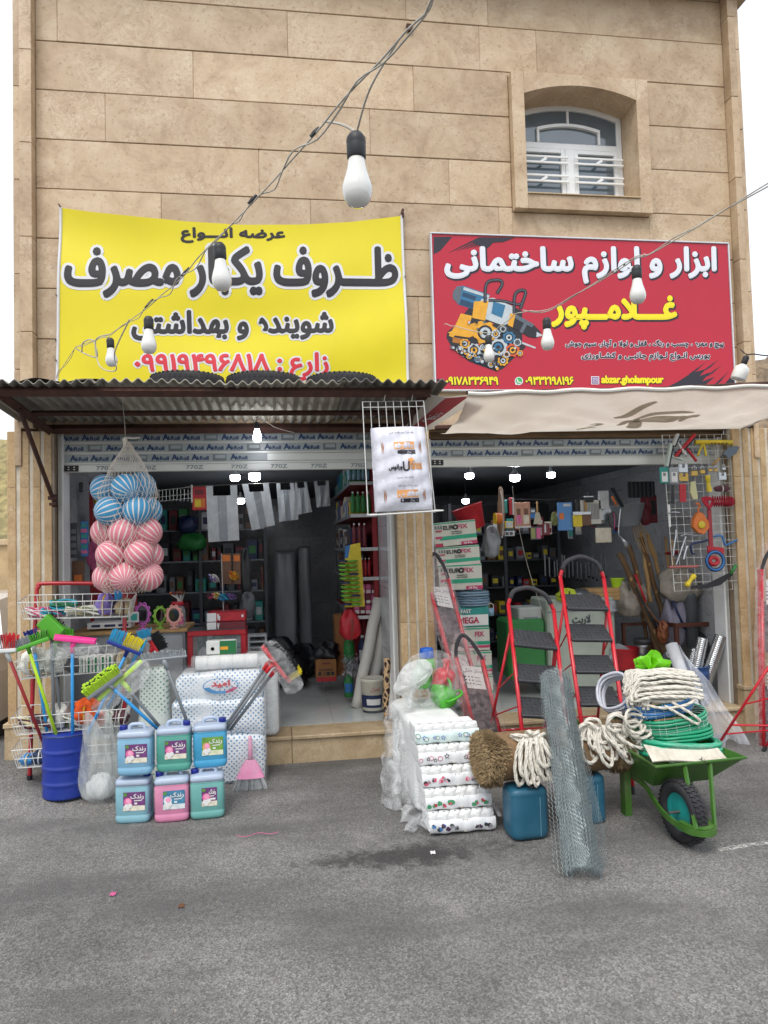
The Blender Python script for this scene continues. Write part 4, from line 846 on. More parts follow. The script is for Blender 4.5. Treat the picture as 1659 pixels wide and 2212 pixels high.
broom('broom with blue handle and a cyan brush, behind the blue and yellow one', (208, 1572, -.36), (312, 1384, -.45), H_BLUE, (303, 1385, -.45), (328, 1379, -.45), (322, 1358, -.45), B_GREY, lambda s, r: B_CYAN, splay=.5, bw=.06)
broom('broom with dark grey handle and a black brush edged in red', (222, 1575, -.30), (328, 1405, -.42), H_DGREY, (318, 1374, -.44), (340, 1410, -.42), (350, 1375, -.43), B_RED, lambda s, r: B_BLK, splay=.1, rows=4)
t_ = broom('wide push broom with lime and black bristles leaning on the jerrycans', (352, 1585, -.93), (235, 1478, -1.00), H_BLUE, (189, 1507, -1.0), (264, 1452, -.98), (217, 1459, -1.01), B_GREY, lambda s, r: B_BLK if r == 2 else (B_LIME if s > -.93 else B_YEL), rows=5, bw=.075, splay=.08, tuft=.006)
t_ = broom('lime squeegee on a grey handle leaning on the jerrycans', (356, 1583, -.90), (272, 1482, -.95), H_GREY, (212, 1513, -.96), (307, 1428, -.94), (255, 1467, -.95), B_LIME, lambda s, r: B_LIME, kind='squeegee', bw=.03, bh=.03)
wrap(t_, [(205, 1512), (262, 1445), (312, 1425), (322, 1455), (300, 1490), (262, 1515), (230, 1540), (200, 1535)], -.97, .03)
broom('grey soft broom with a wide flat head leaning behind the jerrycans', (415, 1588, -.90), (357, 1432, -.88), H_GREY, (303, 1428, -.88), (404, 1417, -.88), (352, 1407, -.88), B_GREY, lambda s, r: B_GREY, bh=.02, bw=.04, splay=.03, rows=2)
for i, (lb, dx) in enumerate((('red and black broom in a plastic bag leaning out to the right over the doorway', 0), ('wrapped broom with yellow bristles, lower one of the three leaning over the doorway', 9), ('wrapped broom with grey handle, hindmost of the three leaning over the doorway', -6))):
    t_ = broom(lb, (487+dx, 1578, -.92+.03*i), (583+dx, 1441+dx, -.78+.04*i), H_GREY, (572+dx, 1402+dx, -.78+.04*i), (617+dx, 1464+dx, -.76+.04*i), (627+dx, 1422+dx*.7, -.77+.04*i), B_RED, (lambda s, r: B_BLK) if i != 1 else (lambda s, r: B_YEL if s > .5 else B_BLK), rows=4, bw=.06, splay=.03)
    if i == 0: wrap(t_, [(562, 1402), (578, 1385), (606, 1393), (632, 1432), (655, 1478), (622, 1500), (598, 1462), (575, 1430)], -.8, .05)
# ================================================================== clear plastic bags beside the drum
M_BAGF = film('milky bag', '#d5dad8', .25, .62, 5, .25, (1, 1, .5))
def clear_bag(label, c, rx, ry, h, seed, mouth=.5, m=None, fill=None, nm='plastic_bag'):
    rr = random.Random(seed); ph = [rr.uniform(0, 6) for _ in range(8)]
    t_ = thing(nm, label, 'plastic bag', c)
    def f(a, b):
        th = 2*math.pi*a; z = h*b; w_ = (.92+.18*math.sin(math.pi*min(1, b*1.4)))*(1-(1-mouth)*max(0, b-.55)/.45)
        if b < .06: w_ *= .7+.3*b/.06
        k = 1+.07*math.sin(3*th+ph[0]+b*4)+.05*math.sin(7*th+ph[1]-b*7)+.03*math.sin(13*th+ph[2]+b*11)
        top = .16*h*max(0, b-.85)/.15*math.sin(2*th+ph[3])
        return (rx*w_*k*math.cos(th)+.03*b*math.sin(ph[4]), ry*w_*k*math.sin(th), z+top)
    G().add(grid(f, 48, 26, True), m or M_BAGF, smooth=True).build('film', t_, local=True)
    if fill:
        def q(a, b):
            th = 2*math.pi*a; ps = math.pi*b; k = 1+.08*math.sin(5*th+3*ps)+.06*math.sin(9*th-4*ps); return (rx*.8*k*math.sin(ps)*math.cos(th), ry*.8*k*math.sin(ps)*math.sin(th), .01+fill[0]*(1-math.cos(ps))/2*k)
        G().add(grid(q, 28, 14, True), fill[1], smooth=True).build('contents', t_, local=True)
    return t_
p = gp(212, 1742); clear_bag('tall clear plastic bag with a white bundle in the bottom beside the drum', (p.x, p.y+.1, gz(p.x, p.y)), .125, .10, .56, 5, .85, fill=(.17, mat('white fibre', '#d9dcdd', .8, .06, 20)))
p = gp(252, 1725); clear_bag('clear plastic bag squeezed between the drum bag and the jerrycans', (p.x, p.y+.12, 0), .085, .09, .48, 9, .6)
# ================================================================== jerrycans of washing liquid
M_JCL = mat('jerrycan clear top', '#bccbe0', .3, .06, 6, spec=.6, tl=.25); M_CAPB = C('cap blue', '#1b2a85', .35)
def label_art(kind):
    """paper label printed in two tones with flower, plates and a cream foot"""
    d = {'violet': ('#6b3a72', '#d96b9d', '#d8d2c0'), 'green': ('#6d9a3c', '#d8a06a', '#cfd3b5'), 'blue': ('#3f7f9f', '#d9dfe2', '#cfd6d8')}[kind]
    return [mat('label %s %d' % (kind, i), c, .5, .25, 30) for i, c in enumerate(d)]
M_LW = mat('label white', '#dcdcda', .5, .05, 10)
JW, JD, JH = .112, .082, .30
def jerrycan(label, p, rz, tint, art, small=False, cap=-1):
    t_ = thing('jerrycan', label, 'jerrycan', p, rz, 'jerrycans of washing liquid')
    m = mat('liquid '+tint, tint, .28, .1, 3, spec=.6, tl=.35)
    def lay(zs): return lathe(zs, 40, sq=(JW, JD, 5.5))
    lo = [(.86, .0), (.95, .006), (1.0, .02), (1.0, .045), (.97, .05), (.97, .056), (1.0, .062), (1.0, .225), (.975, .23), (.975, .236), (1.0, .242)]
    hi = [(1.0, .242), (1.0, .262), (.96, .277), (.86, .284), (.5, .288), (.01, .289)]
    G().add(lay([(r, z*1.0) for r, z in lo]), m, smooth=True).build('body', t_, local=True)
    G().add(lay(hi), M_JCL, smooth=True).build('shoulder', t_, local=True)
    g = G(); g.add(tube(spline([(-.045, 0, .283), (-.04, 0, .306), (-.02, 0, .318), (.03, 0, .318), (.052, 0, .306), (.058, 0, .283)], 5), .0125, 8), M_JCL, smooth=True); g.build('handle', t_, local=True)
    g = G(); g.add(lathe([(.024, .283), (.024, .31), (.022, .314), (.001, .315)], 20), M_CAPB, T(cap*.082, 0, 0), True)
    for i in range(20): g.add(box(.0235, .0255, -.0015, .0015, .286, .309), M_CAPB, T(cap*.082, 0, 0) @ RZ(18*i))
    g.build('cap', t_, local=True)
    a, b, c = label_art(art); y = -JD-.0015; w_ = .07 if not small else .05; x0 = -.052 if not small else -.035; x1 = x0+2*w_; z0, z1 = .085, .205
    g = G(); g.add(box(x0, x1, y, y+.004, z0, z1), a); g.add(box(x0, x1, y-.0008, y, z0, z0+.032), c)
    g.add(dsc(.026, 16), b, T(x0+.03, y-.0022, z0+.06) @ RX(90)); g.add(dsc(.017, 16), mat('petal', '#e79bbb', .5, .2, 40), T(x0+.034, y-.0034, z0+.064) @ RX(90))
    for k, (dx, dz, r) in enumerate(((.022, .03, .016), (.045, .035, .015), (.03, .016, .012))): g.add(dsc(r, 14), M_LW, T(x0+dx, y-.0045-.0008*k, z0+dz) @ RX(90))
    g.add(box(x0+.07 if not small else x0+.05, x1-.02, y-.0012, y-.0008, z0+.062, z0+.068), M_LW); g.add(box(x0+.072 if not small else x0+.052, x0+.09, y-.0012, y-.0008, z0+.04, z0+.052), M_LW)
    g.add(dsc(.012, 10), mat('leaf print', '#5c8f3c', .5, .3, 30), T(x0+.014, y-.002, z1-.014) @ RX(90))
    type_on(g, 'رندک', ((x0+.048, y-.001, z1-.012), (x1-.008, y-.001, z1-.012), (x1-.008, y-.001, z1-.05), (x0+.048, y-.001, z1-.05)), M_LW, .0014, .001, n=6)
    g.build('label', t_, local=True)
for lb, u, v, z, rz, ti, ar, cap in (('light blue jerrycan with violet label, lower left of the six', 287, 1778, 0, -4, '#9ccfdd', 'violet', 1), ('pink jerrycan with a blue and white label in the lower row', 370, 1775, 0, 2, '#f2a0c4', 'blue', -1), ('teal jerrycan with a narrow violet label, lower right of the six', 447, 1768, 0, 3, '#82c6c0', 'violet', -1),
                                     ('light blue jerrycan with violet label on top of the left stack', 296, 0, .302, -3, '#97cbe8', 'violet', -1), ('green jerrycan with violet label, middle of the top row', 377, 0, .302, 0, '#66b8a8', 'violet', 1), ('bright blue jerrycan with a green label on top of the right stack', 454, 0, .302, 3, '#55b6e2', 'green', 1)):
    if z == 0: p = gp(u, v); p = Vector((p.x, p.y+.07, 0))
    else:
        q = at(u, 1680, -1.05); p = Vector((q.x, -1.03+.01*rz, .3165))
    jerrycan(lb, p, rz, ti, ar, 'narrow' in lb, cap)
# ================================================================== piles of wrapped napkins
def dots_mat(name, base, dot, sc=26.0, r=.22):
    m = bpy.data.materials.new(name); m.use_nodes = True; t = m.node_tree; p = t.nodes['Principled BSDF']; L = t.links.new
    tc = N(t, 'TexCoord'); sx = N(t, 'SeparateXYZ'); cb = N(t, 'CombineXYZ'); L(tc.outputs['Object'], sx.inputs[0]); a = N(t, 'Math', operation='ADD'); L(sx.outputs[0], a.inputs[0]); L(sx.outputs[2], a.inputs[1]); b = N(t, 'Math', operation='SUBTRACT'); L(sx.outputs[0], b.inputs[0]); L(sx.outputs[2], b.inputs[1])
    L(a.outputs[0], cb.inputs[0]); L(b.outputs[0], cb.inputs[1])
    nz = N(t, 'TexNoise', in_Scale=5.0, in_Detail=3.0); L(tc.outputs['Object'], nz.inputs['Vector']); mv = N(t, 'MixRGB', blend_type='ADD', i0=.04); L(cb.outputs[0], mv.inputs[1]); L(nz.outputs[1], mv.inputs[2])
    v = N(t, 'TexVoronoi', in_Scale=sc, in_Randomness=0.0); v.voronoi_dimensions = '2D'; L(mv.outputs[0], v.inputs['Vector'])
    rp = ramp(t, v.outputs['Distance'], [(r, dot), (r+.05, base)]); n2 = N(t, 'TexNoise', in_Scale=3.0, in_Detail=3.0); L(tc.outputs['Object'], n2.inputs['Vector']); r2 = ramp(t, n2.outputs[0], [(.42, 0), (.5, 1)])
    mx = N(t, 'MixRGB'); L(r2.outputs[0], mx.inputs[0]); mx.inputs[1].default_value = (*lin(base), 1); L(rp.outputs[0], mx.inputs[2]); L(mx.outputs[0], p.inputs['Base Color'])
    p.inputs['Roughness'].default_value = .35; n3 = N(t, 'TexNoise', in_Scale=22.0, in_Detail=6.0, in_Distortion=1.5); L(tc.outputs['Object'], n3.inputs['Vector']); bp = N(t, 'Bump', in_Strength=.35, in_Distance=.012); L(n3.outputs[0], bp.inputs['Height']); L(bp.outputs[0], p.inputs['Normal'])
    _mats[name] = m; return m
M_NAP = dots_mat('napkin wrap', '#dfe3e6', '#2f7fb0'); M_NAPG = dots_mat('napkin wrap green', '#d3dad3', '#5a8f79', 24, .2)
M_PAPER = mat('folded paper edges', '#dcdedd', .8, .1, 60, stretch=(.1, .1, 2.2), bump=.5, bsc=45)
def soft_block(x0, x1, y0, y1, z0, z1, m, seed, wob_=.012, m_side=None):
    rr = random.Random(seed); g = G(); V_, F_ = box(x0, x1, y0, y1, z0, z1, .05, 3); bm = bmesh.new(); vs_ = [bm.verts.new(v) for v in V_]
    for f in F_: bm.faces.new([vs_[i] for i in f])
    bmesh.ops.subdivide_edges(bm, edges=bm.edges[:], cuts=3, use_grid_fill=True)
    ph = [rr.uniform(0, 6) for _ in range(6)]
    for v in bm.verts:
        x, y, z = v.co; d = wob_*(math.sin(x*17+z*9+ph[0])+math.sin(z*23-x*7+ph[1])*.7+.6*math.sin(x*41+z*37+ph[2])); v.co.y += d*.6; v.co.z += d*.5*math.sin(x*9+ph[3]); v.co.x += d*.3
    bm.verts.index_update(); vf = [v.co[:] for v in bm.verts], [tuple(v.index for v in f.verts) for f in bm.faces]; bm.free(); g.add(vf, m, smooth=True); return g
M_SWB = C('logo blue', '#1f7fb8'); M_SWR = C('logo magenta', '#b02a63'); M_LRED = C('logo red', '#c3263a')
def logo(t_, x, y, z, w_, word=True):
    g = G(); n = 14
    def arcp(r0, r1, a0, a1, m, d):
        V_ = []
        for r_ in (r0, r1):
            for i in range(n+1): a = R(a0+(a1-a0)*i/n); V_.append((x+w_*r_*math.cos(a), y-d, z+w_*.45*r_*math.sin(a)))
        g.add((V_, [(i, i+1, n+2+i, n+1+i) for i in range(n)]), m)
    arcp(.98, .62, 190, 290, M_SWB, .002); arcp(.98, .7, 290, 345, M_SWR, .002); arcp(1.0, .94, -15, 190, M_SWB, .001)
    if word: type_on(g, 'امید', ((x-w_*.5, y-.003, z+w_*.32), (x+w_*.5, y-.003, z+w_*.32), (x+w_*.5, y-.003, z-w_*.08), (x-w_*.5, y-.003, z-w_*.08)), M_LRED, .004, .001)
    return g.build('printed_logo', t_)
for lb, b, m, lg in (('large white napkin pack with blue dots at the bottom of the pile by the doorway', (1.06, 1.80, -.46, -.09, 0, .37), M_NAP, None), ('white napkin pack with blue dots and a crumpled logo in the middle of the pile', (1.09, 1.80, -.45, -.08, .35, .64), M_NAP, (1.5, -.468, .52, .10)), ('white napkin pack with a clear red word logo on top of the pile', (1.13, 1.79, -.43, -.06, .62, .845), M_NAP, (1.47, -.448, .745, .135))):
    t_ = thing('napkin_pack', lb, 'napkin pack', ((b[0]+b[1])/2, b[3], b[4]), group='wrapped napkin packs'); soft_block(*b, m, int(b[4]*100), .02).build('bundle', t_)
    if lg: logo(t_, *lg, word=b[4] > .5)
t_ = thing('film_cover', 'cloudy film pulled over the whole napkin pile', 'plastic film', (1.45, -.27, 0)); soft_block(1.05, 1.815, -.475, -.05, .005, .865, film('pile film', '#e4e7ea', .02, .22, 7), 44, .018).build('film', t_)
t_ = thing('napkin_pack', 'tall slim napkin pack with green dots standing left of the pile', 'napkin pack', (.96, -.3, 0), group='wrapped napkin packs'); soft_block(.85, 1.07, -.42, -.2, .02, .9, M_NAPG, 6).build('bundle', t_)
t_ = thing('paper_stack', 'stack of folded white paper in film on the step beside the napkin pile', 'paper stack', (1.82, 0, .23)); soft_block(1.62, 1.9, -.04, .3, .232, .9, M_PAPER, 9, .006).build('sheets', t_); soft_block(1.61, 1.915, -.05, .31, .231, .915, film('stretch film', '#e2e6e8', .05, .3, 12), 10, .01).build('film', t_)
# six rolls in a sleeve and a tissue carton on the pile
t_ = thing('roll_pack', 'sleeve of white paper rolls lying on the napkin pile', 'paper rolls', (1.5, -.3, .87)); M_ROLL = mat('tissue paper', '#dfe0df', .9, .04, 40, bump=.2, bsc=90)
for i in range(5): G().add(lathe([(.012, 0), (.05, 0), (.054, .006), (.054, .09), (.05, .096), (.012, .096)], 20), M_ROLL, T(1.27+i*.096, -.3, .905) @ RY(90), True).build('paper_roll', t_)
G().add(lathe([(.058, -.02), (.06, .02), (.06, .48), (.058, .52)], 20), M_WRAP, T(1.26, -.3, .906) @ RY(90), True).build('sleeve', t_)
t_ = thing('tissue_carton', 'white and green carton lying on the paper rolls', 'carton', (1.47, -.25, .985)); G().add(box(1.35, 1.58, -.3, -.2, .965, 1.07, .006), mat('carton white', '#d5d8d4', .5, .05)).build('box', t_)
g = G(); g.add(box(1.455, 1.582, -.303, -.3005, .966, 1.069), C('carton green', '#1d6a3b')); g.add(box(1.46, 1.52, -.305, -.3035, 1.0, 1.025), C('carton amber', '#d8982b')); g.add(lathe([(.001, 0), (.014, 0)], 12), C('carton leaf', '#2d7a44'), T(1.4, -.3035, 1.01) @ RX(90)); g.build('print', t_)
# pink dustpan brush in a bag
t_ = thing('hand_broom', 'pink hand broom in a clear bag standing before the napkin pile', 'broom', gp(540, 1706)); M_PNK = C('soft pink', '#e58bb5')
A = at(540, 1590, -.5); B_ = at(541, 1640, -.56); Cc = at(541, 1680, -.6)
g = G(); g.add(tube([A, A.lerp(B_, .3), B_], [.012, .014, .02], 10), M_PNK, smooth=True)
for i in range(6): q = A.lerp(B_, .1+.14*i); g.add(tube([q+Vector((0, 0, .003)), q-Vector((0, 0, .003))], .0165, 10), M_PNK)
g.build('handle', t_)
def f(a, b): w_ = .03+.075*b**.8; q = B_.lerp(Cc, b); th = 2*math.pi*a; return q+Vector((w_*math.cos(th), .035*math.sin(th)*(.6+.4*b), 0))
G().add(grid(f, 24, 8, True), M_PNK, smooth=True).build('hood', t_)
g = G(); M_BRC = mat('clear bristles', '#a9adb0', .4, .2, 40)
for i in range(150):
    th = rb.uniform(0, 6.28); k = math.sqrt(rb.random()); p0 = Cc+Vector((.1*k*math.cos(th), .03*k*math.sin(th), 0)); p1 = Vector((Cc.x+.135*k*math.cos(th), p0.y-.02, .004)); g.add(tube([p0, p1], .0016, 3, caps=False), M_BRC)
g.build('bristles', t_)['kind'] = 'stuff'
wrap(t_, [(540, 1585), (552, 1625), (568, 1660), (573, 1704), (508, 1706), (512, 1665), (528, 1625)], -.6, .05)
# ================================================================== red tube rack with wire baskets
M_RACK = mat('rack red', '#b21f2b', .35, .12, 10, coat=.3); M_WIRE = mat('white wire', '#d6d7d3', .45, .06, 20)
rk = thing('basket_rack', 'red tube rack with four white wire baskets behind the drum', 'rack', (.4, -.35, .12))
def zf(x, y): return gz(x, y)
G().add(tube(spline([(.06, -.37, zf(.06, -.37)), (.072, -.33, .8), (.085, -.28, 1.45), (.1, -.275, 1.54), (.15, -.27, 1.565), (.66, -.27, 1.545), (.72, -.275, 1.52), (.735, -.28, 1.43), (.735, -.33, .8), (.735, -.37, zf(.735, -.37))], 8), .016, 10), M_RACK, smooth=True).build('frame', rk)
for x in (.06, .735): G().add(cyl((x, -.37, zf(x, -.37)-.002), (x, -.37, zf(x, -.37)+.03), .02, n=12), B_BLK).build('foot_cap', rk)
def basket(x0, x1, yf, yk, z0, z1, tilt=0.0):
    """flared wire tray: rim and floor hoops joined by upright wires"""
    g = G(); r = .0028
    def P(a, b, lv): i = .03*(1-lv); x = x0+i+(x1-x0-2*i)*a; return Vector((x, yf+i+(yk-yf-2*i)*b, z0+(z1-z0)*lv+tilt*(a-.5)+(.04*b if lv > .8 else 0)))
    for lv in (0, .5, 1): g.add(tube([P(0, 0, lv), P(1, 0, lv), P(1, 1, lv), P(0, 1, lv)], r*(1.35 if lv == 1 else 1), 5, True), M_WIRE)
    for i in range(13):
        a = i/12
        for b in (0, 1): g.add(tube([P(a, b, 0), P(a, b, 1)], r, 5), M_WIRE)
        g.add(tube([P(a, 0, 0), P(a, 1, 0)], r, 5), M_WIRE)
    for i in range(1, 4):
        for a in (0, 1): g.add(tube([P(a, i/4, 0), P(a, i/4, 1)], r, 5), M_WIRE)
        g.add(tube([P(0, i/4, 0), P(1, i/4, 0)], r, 5), M_WIRE)
    return g.build('wire_basket', rk)
BK = [(.03, .83, -.52, -.3, 1.31, 1.435, -.012), (.02, .81, -.56, -.34, .90, 1.03, .03), (.0, .80, -.58, -.36, .5, .63, .02), (.0, .78, -.56, -.38, .25, .385, 0)]
for b in BK: basket(*b)
# goods in the baskets
rg = random.Random(21)
def hank(nm, label, p, s, cols, n=7, r=.006, flat=.55, group='goods in the wire baskets', cat='cord', ang=0):
    """twisted hank of cord or folded cloth: crossing loops in one or two colours"""
    t_ = thing(nm, label, cat, p, group=group)
    for ci, m in enumerate(cols):
        g = G()
        for i in range(n):
            a = rg.uniform(.8, 1.15)*s; ph = rg.uniform(0, 6); P = []
            for k in range(18):
                th = 2*math.pi*k/18; P.append(RZ(ang) @ Vector((a*math.cos(th), a*.33*math.sin(th)+rg.uniform(-.004, .004)+.02*math.sin(ph), s*flat*(.5+.42*math.sin(th*1.0+ph)*math.cos(ph*1.3))+.006)))
            g.add(tube(spline(P, 2, True), r, 5, True), m, smooth=True)
        g.build('loops', t_, local=True)
    return t_
def bundle(nm, label, p, sx, sy, sz, m, cat, band=None, seed=1, group='goods in the wire baskets', lump=.12):
    rr = random.Random(seed); ph = [rr.uniform(0, 6) for _ in range(6)]; t_ = thing(nm, label, cat, p, rr.uniform(-15, 15), group)
    def f(a, b):
        th = 2*math.pi*a; ps = math.pi*b; k = 1+lump*(math.sin(4*th+ph[0]+2*ps)+.7*math.sin(9*th-3*ps+ph[1])+.5*math.sin(7*ps+ph[2]))
        c = math.copysign(abs(math.cos(th))**.7, math.cos(th)); s = math.copysign(abs(math.sin(th))**.7, math.sin(th)); q = math.sin(ps)**.6
        return (sx*q*c*k, sy*q*s*k, sz*(1-math.cos(ps))/2*(1+.15*math.sin(3*th+ph[3])))
    G().add(grid(f, 26, 14, True), m, smooth=True).build('cloth', t_, local=True)
    if band: G().add(tube([(sx*.05+sx*.02*math.sin(i), sy*1.06*math.cos(i/3.0), sz*.5+sz*.54*math.sin(i/3.0)) for i in range(19)], .006, 5, True), band).build('band', t_, local=True)
    return t_
CC = lambda n, c: mat('cloth '+n, c, .85, .35, 25, bump=.4, bsc=60)
k_pink, k_cream, k_tur, k_white, k_blue, k_green, k_or, k_brown, k_olive, k_grey, k_yel, k_purple, k_beige = (CC(n, c) for n, c in (('pink', '#c6587b'), ('cream', '#d0c79f'), ('turquoise', '#2f9db5'), ('white', '#d0d0c8'), ('blue', '#3d7fb8'), ('green', '#2f6f4c'), ('orange', '#d2541c'), ('brown', '#55303a'), ('olive', '#6d7347'), ('grey', '#5a5a5c'), ('yellow', '#c9a22a'), ('purple', '#7c6cae'), ('beige', '#b8a886')))
b1 = 1.315; b2 = .905; b3 = .505; b4 = .255
for lb, x, cols in (('pink and white hank of cord in the top basket\'s left end', .14, [k_pink, k_white]), ('pink and turquoise hank of cord in the top basket', .25, [k_pink, k_tur]), ('bright turquoise hank piled highest in the top basket', .32, [k_tur, k_green]), ('cream hank of cord in the middle of the top basket', .43, [k_cream, k_white]), ('olive and white hank of cord in the top basket', .53, [k_white, k_olive])):
    hank('cord_hank', lb, (x, -.41, b1+(.05 if 'highest' in lb else 0)), .085, cols, 6, .008, .9, ang=rg.uniform(-40, 40))
bundle('sponge_bag', 'bag of yellow and violet sponges in the top basket', (.63, -.41, b1), .06, .07, .15, k_purple, 'sponges', k_yel, 3); bundle('cloth_roll', 'roll of fine beige cloth at the top basket\'s right end', (.75, -.41, b1), .065, .07, .11, k_beige, 'cloth', k_brown, 4); bundle('sweet_bag', 'shiny blue wrapped bag on the top basket', (.715, -.4, b1+.1), .03, .02, .09, H_BLUE, 'bag', None, 8)
bundle('glove_bundle', 'yellow and white work gloves in the second basket\'s left end', (.13, -.45, b2), .10, .08, .17, k_white, 'gloves', k_yel, 5); bundle('cloth_bundle', 'white cloth bundle with a green thread in the second basket', (.28, -.45, b2), .09, .08, .17, k_white, 'cloth', k_green, 6); bundle('cloth_bundle', 'dark grey folded cloths in the second basket', (.42, -.45, b2), .06, .08, .13, k_grey, 'cloth', k_white, 7)
t_ = thing('towel_stack', 'white towels with green stripes in the second basket', 'towels', (.56, -.45, b2), group='goods in the wire baskets')
for i in range(5):
    G().add(box(.455+i*.05, .5+i*.05, -.53, -.38, b2, b2+.12, .012, 2), k_white).build('towel', t_); G().add(box(.47+i*.05, .484+i*.05, -.5325, -.5305, b2+.006, b2+.115), k_green).build('stripe', t_)
bundle('cloth_bundle', 'beige cloths at the second basket\'s right end', (.755, -.45, b2), .045, .08, .12, k_beige, 'cloth', None, 9)
wb_ = thing('bag_sheet', 'crumpled clear bag lying over the second basket', 'plastic bag', (.4, -.45, 1.03)); G().add(grid(lambda a, b: Vector((.2+.5*a, -.54+.2*b, 1.06+.04*math.sin(a*9+b*4)+.03*math.sin(a*23-b*6))), 40, 12), M_WRAP, smooth=True).build('film', wb_)
for lb, x, cols in (('brown and cream hank of cord in the third basket\'s left end', .12, [k_brown, k_cream]), ('wine red hank of cord in the third basket', .2, [k_brown, k_grey]), ('green and white hank of cord in the third basket', .4, [k_olive, k_white])): hank('cord_hank', lb, (x, -.47, b3), .085, cols, 7, .008, 1.2)
bundle('cloth_bundle', 'white cloth hanging from the third basket', (.3, -.47, b3), .06, .07, .16, k_white, 'cloth', None, 12); bundle('cord_ball', 'bright orange bundle of cord in the third basket', (.5, -.47, b3+.02), .08, .07, .17, k_or, 'cord', k_yel, 13, lump=.2); bundle('cord_ball', 'second orange bundle low in the third basket', (.58, -.49, b3), .05, .06, .1, k_or, 'cord', None, 14, lump=.2); bundle('cloth_pack', 'white and green packet in the third basket', (.655, -.47, b3), .045, .06, .09, k_white, 'packet', k_green, 15); bundle('cloth_pack', 'dark striped packet at the third basket\'s right end', (.74, -.47, b3), .05, .06, .1, k_brown, 'packet', k_white, 16)
bundle('sock_pack', 'navy packet in the lowest basket', (.16, -.46, b4), .06, .06, .09, mat('cloth navy', '#24344f', .8, .2, 20), 'packet', k_white, 17); bundle('sock_pack', 'blue packet beside the navy one in the lowest basket', (.08, -.46, b4), .05, .06, .07, k_blue, 'packet', k_cream, 18)
# ================================================================== net of striped balls
M_BB, M_BP, M_BW = mat('ball blue', '#3f8fba', .55, .12, 60, bump=.15, bsc=200), mat('ball pink', '#d27c8a', .55, .12, 60, bump=.15, bsc=200), mat('ball stripe', '#d9cfc9', .55, .06, 60)
def ball_mesh(r, m):
    g = G(); n = 64; k = 18; V_ = [(max(1e-5, r*math.sin(math.pi*i/k))*math.cos(2*math.pi*j/n), max(1e-5, r*math.sin(math.pi*i/k))*math.sin(2*math.pi*j/n), -r*math.cos(math.pi*i/k)) for i in range(k+1) for j in range(n)]
    for mm, sel in ((m, (0, 1, 2)), (M_BW, (3,))): g.add((V_, [(i*n+j, i*n+(j+1) % n, (i+1)*n+(j+1) % n, (i+1)*n+j) for i in range(k) for j in range(n) if j % 4 in sel]), mm, smooth=True)
    return g
B1, B2 = ball_mesh(.107, M_BB).mesh('ball'), ball_mesh(.107, M_BP).mesh('ball')
for i, (x, y, dpt, col, lb) in enumerate([(1090, 920, 1, 0, 'blue striped ball, top left of the net'), (1305, 915, 0, 0, 'blue striped ball in front at the top of the net'), (1465, 895, 1, 0, 'blue striped ball, top right of the net'), (1135, 1150, 0, 0, 'blue striped ball, left one of the second layer'), (1420, 1152, 0, 0, 'blue striped ball, in front at the second layer\'s right'), (1530, 1150, 1, 0, 'blue striped ball peeping out behind the second layer\'s right'),
                                         (1095, 1370, 1, 1, 'pink striped ball, left of the third layer'), (1278, 1378, 0, 1, 'pink striped ball in front in the third layer'), (1530, 1370, .5, 1, 'pink striped ball, right of the third layer'), (1150, 1605, 0, 1, 'pink striped ball, left of the fourth layer'), (1440, 1600, 0, 1, 'pink striped ball, right of the fourth layer'), (1545, 1610, 1, 1, 'pink striped ball behind the fourth layer\'s right'), (1115, 1840, .6, 1, 'pink striped ball, left of the lowest layer'), (1290, 1830, 0, 1, 'pink striped ball in front in the lowest layer'), (1540, 1825, .5, 1, 'pink striped ball, right of the lowest layer')]):
    p = at(x*.2083, 864.1+y*.2083, -.70+.13*dpt); o = bpy.data.objects.new('striped_ball', (B1, B2)[col]); COL.objects.link(o); o.location = p; o.rotation_euler = (rg.uniform(.2, 1.3), rg.uniform(-.5, .5), rg.uniform(0, 6)); tag(o, lb, 'ball', 'striped balls in the net')
nc = at(276, 1150, -.62); nt_ = thing('net_bag', 'white net bag of striped balls hanging from the canopy', 'net bag', (nc.x, -.62, 1.62)); zt_ = at(272, 955, -.62).z; zb_ = at(285, 1280, -.62).z
def nr(s): return .205 if s < .62 else .205*(1-((s-.62)/.38)**1.3)+.012
M_NET = mat('net cord', '#cfc6ba', .7, .1, 40); g = G(); H_ = zt_-zb_
for dr_ in (-1, 1):
    for i in range(34):
        P = []
        for k in range(64):
            s = k/63; a = 2*math.pi*i/34+dr_*s*2.6; r_ = nr(s)*(1-.25*max(0, .06-s)/.06)*(1+.035*math.sin(s*38+a*2)); P.append((nc.x+(.012*(s-.3))+r_*math.cos(a)*1.02, -.62+r_*.82*math.sin(a), zb_+H_*s))
        g.add(tube(P, .0015, 3, caps=False), M_NET)
g.build('net', nt_)['kind'] = 'stuff'
G().add(tube(spline([(nc.x-.03, -.62, zt_+.01), (nc.x-.01, -.63, zt_+.03), (nc.x+.05, -.62, zt_+.028), (nc.x+.09, -.61, zt_+.035)], 6), .006, 6), M_NET).build('knot', nt_)
G().add(tube([(nc.x-.01, -.62, zt_-.03), (nc.x-.012, -.62, zt_+.03)], .016, 8), M_NET).build('neck', nt_)
G().add(tube(spline([(nc.x-.01, -.62, zt_+.02), (nc.x-.005, -.66, zt_+.13), (nc.x-.008, -.72, 2.9)], 6), .0022, 5), M_CORD).build('hanging_string', nt_)
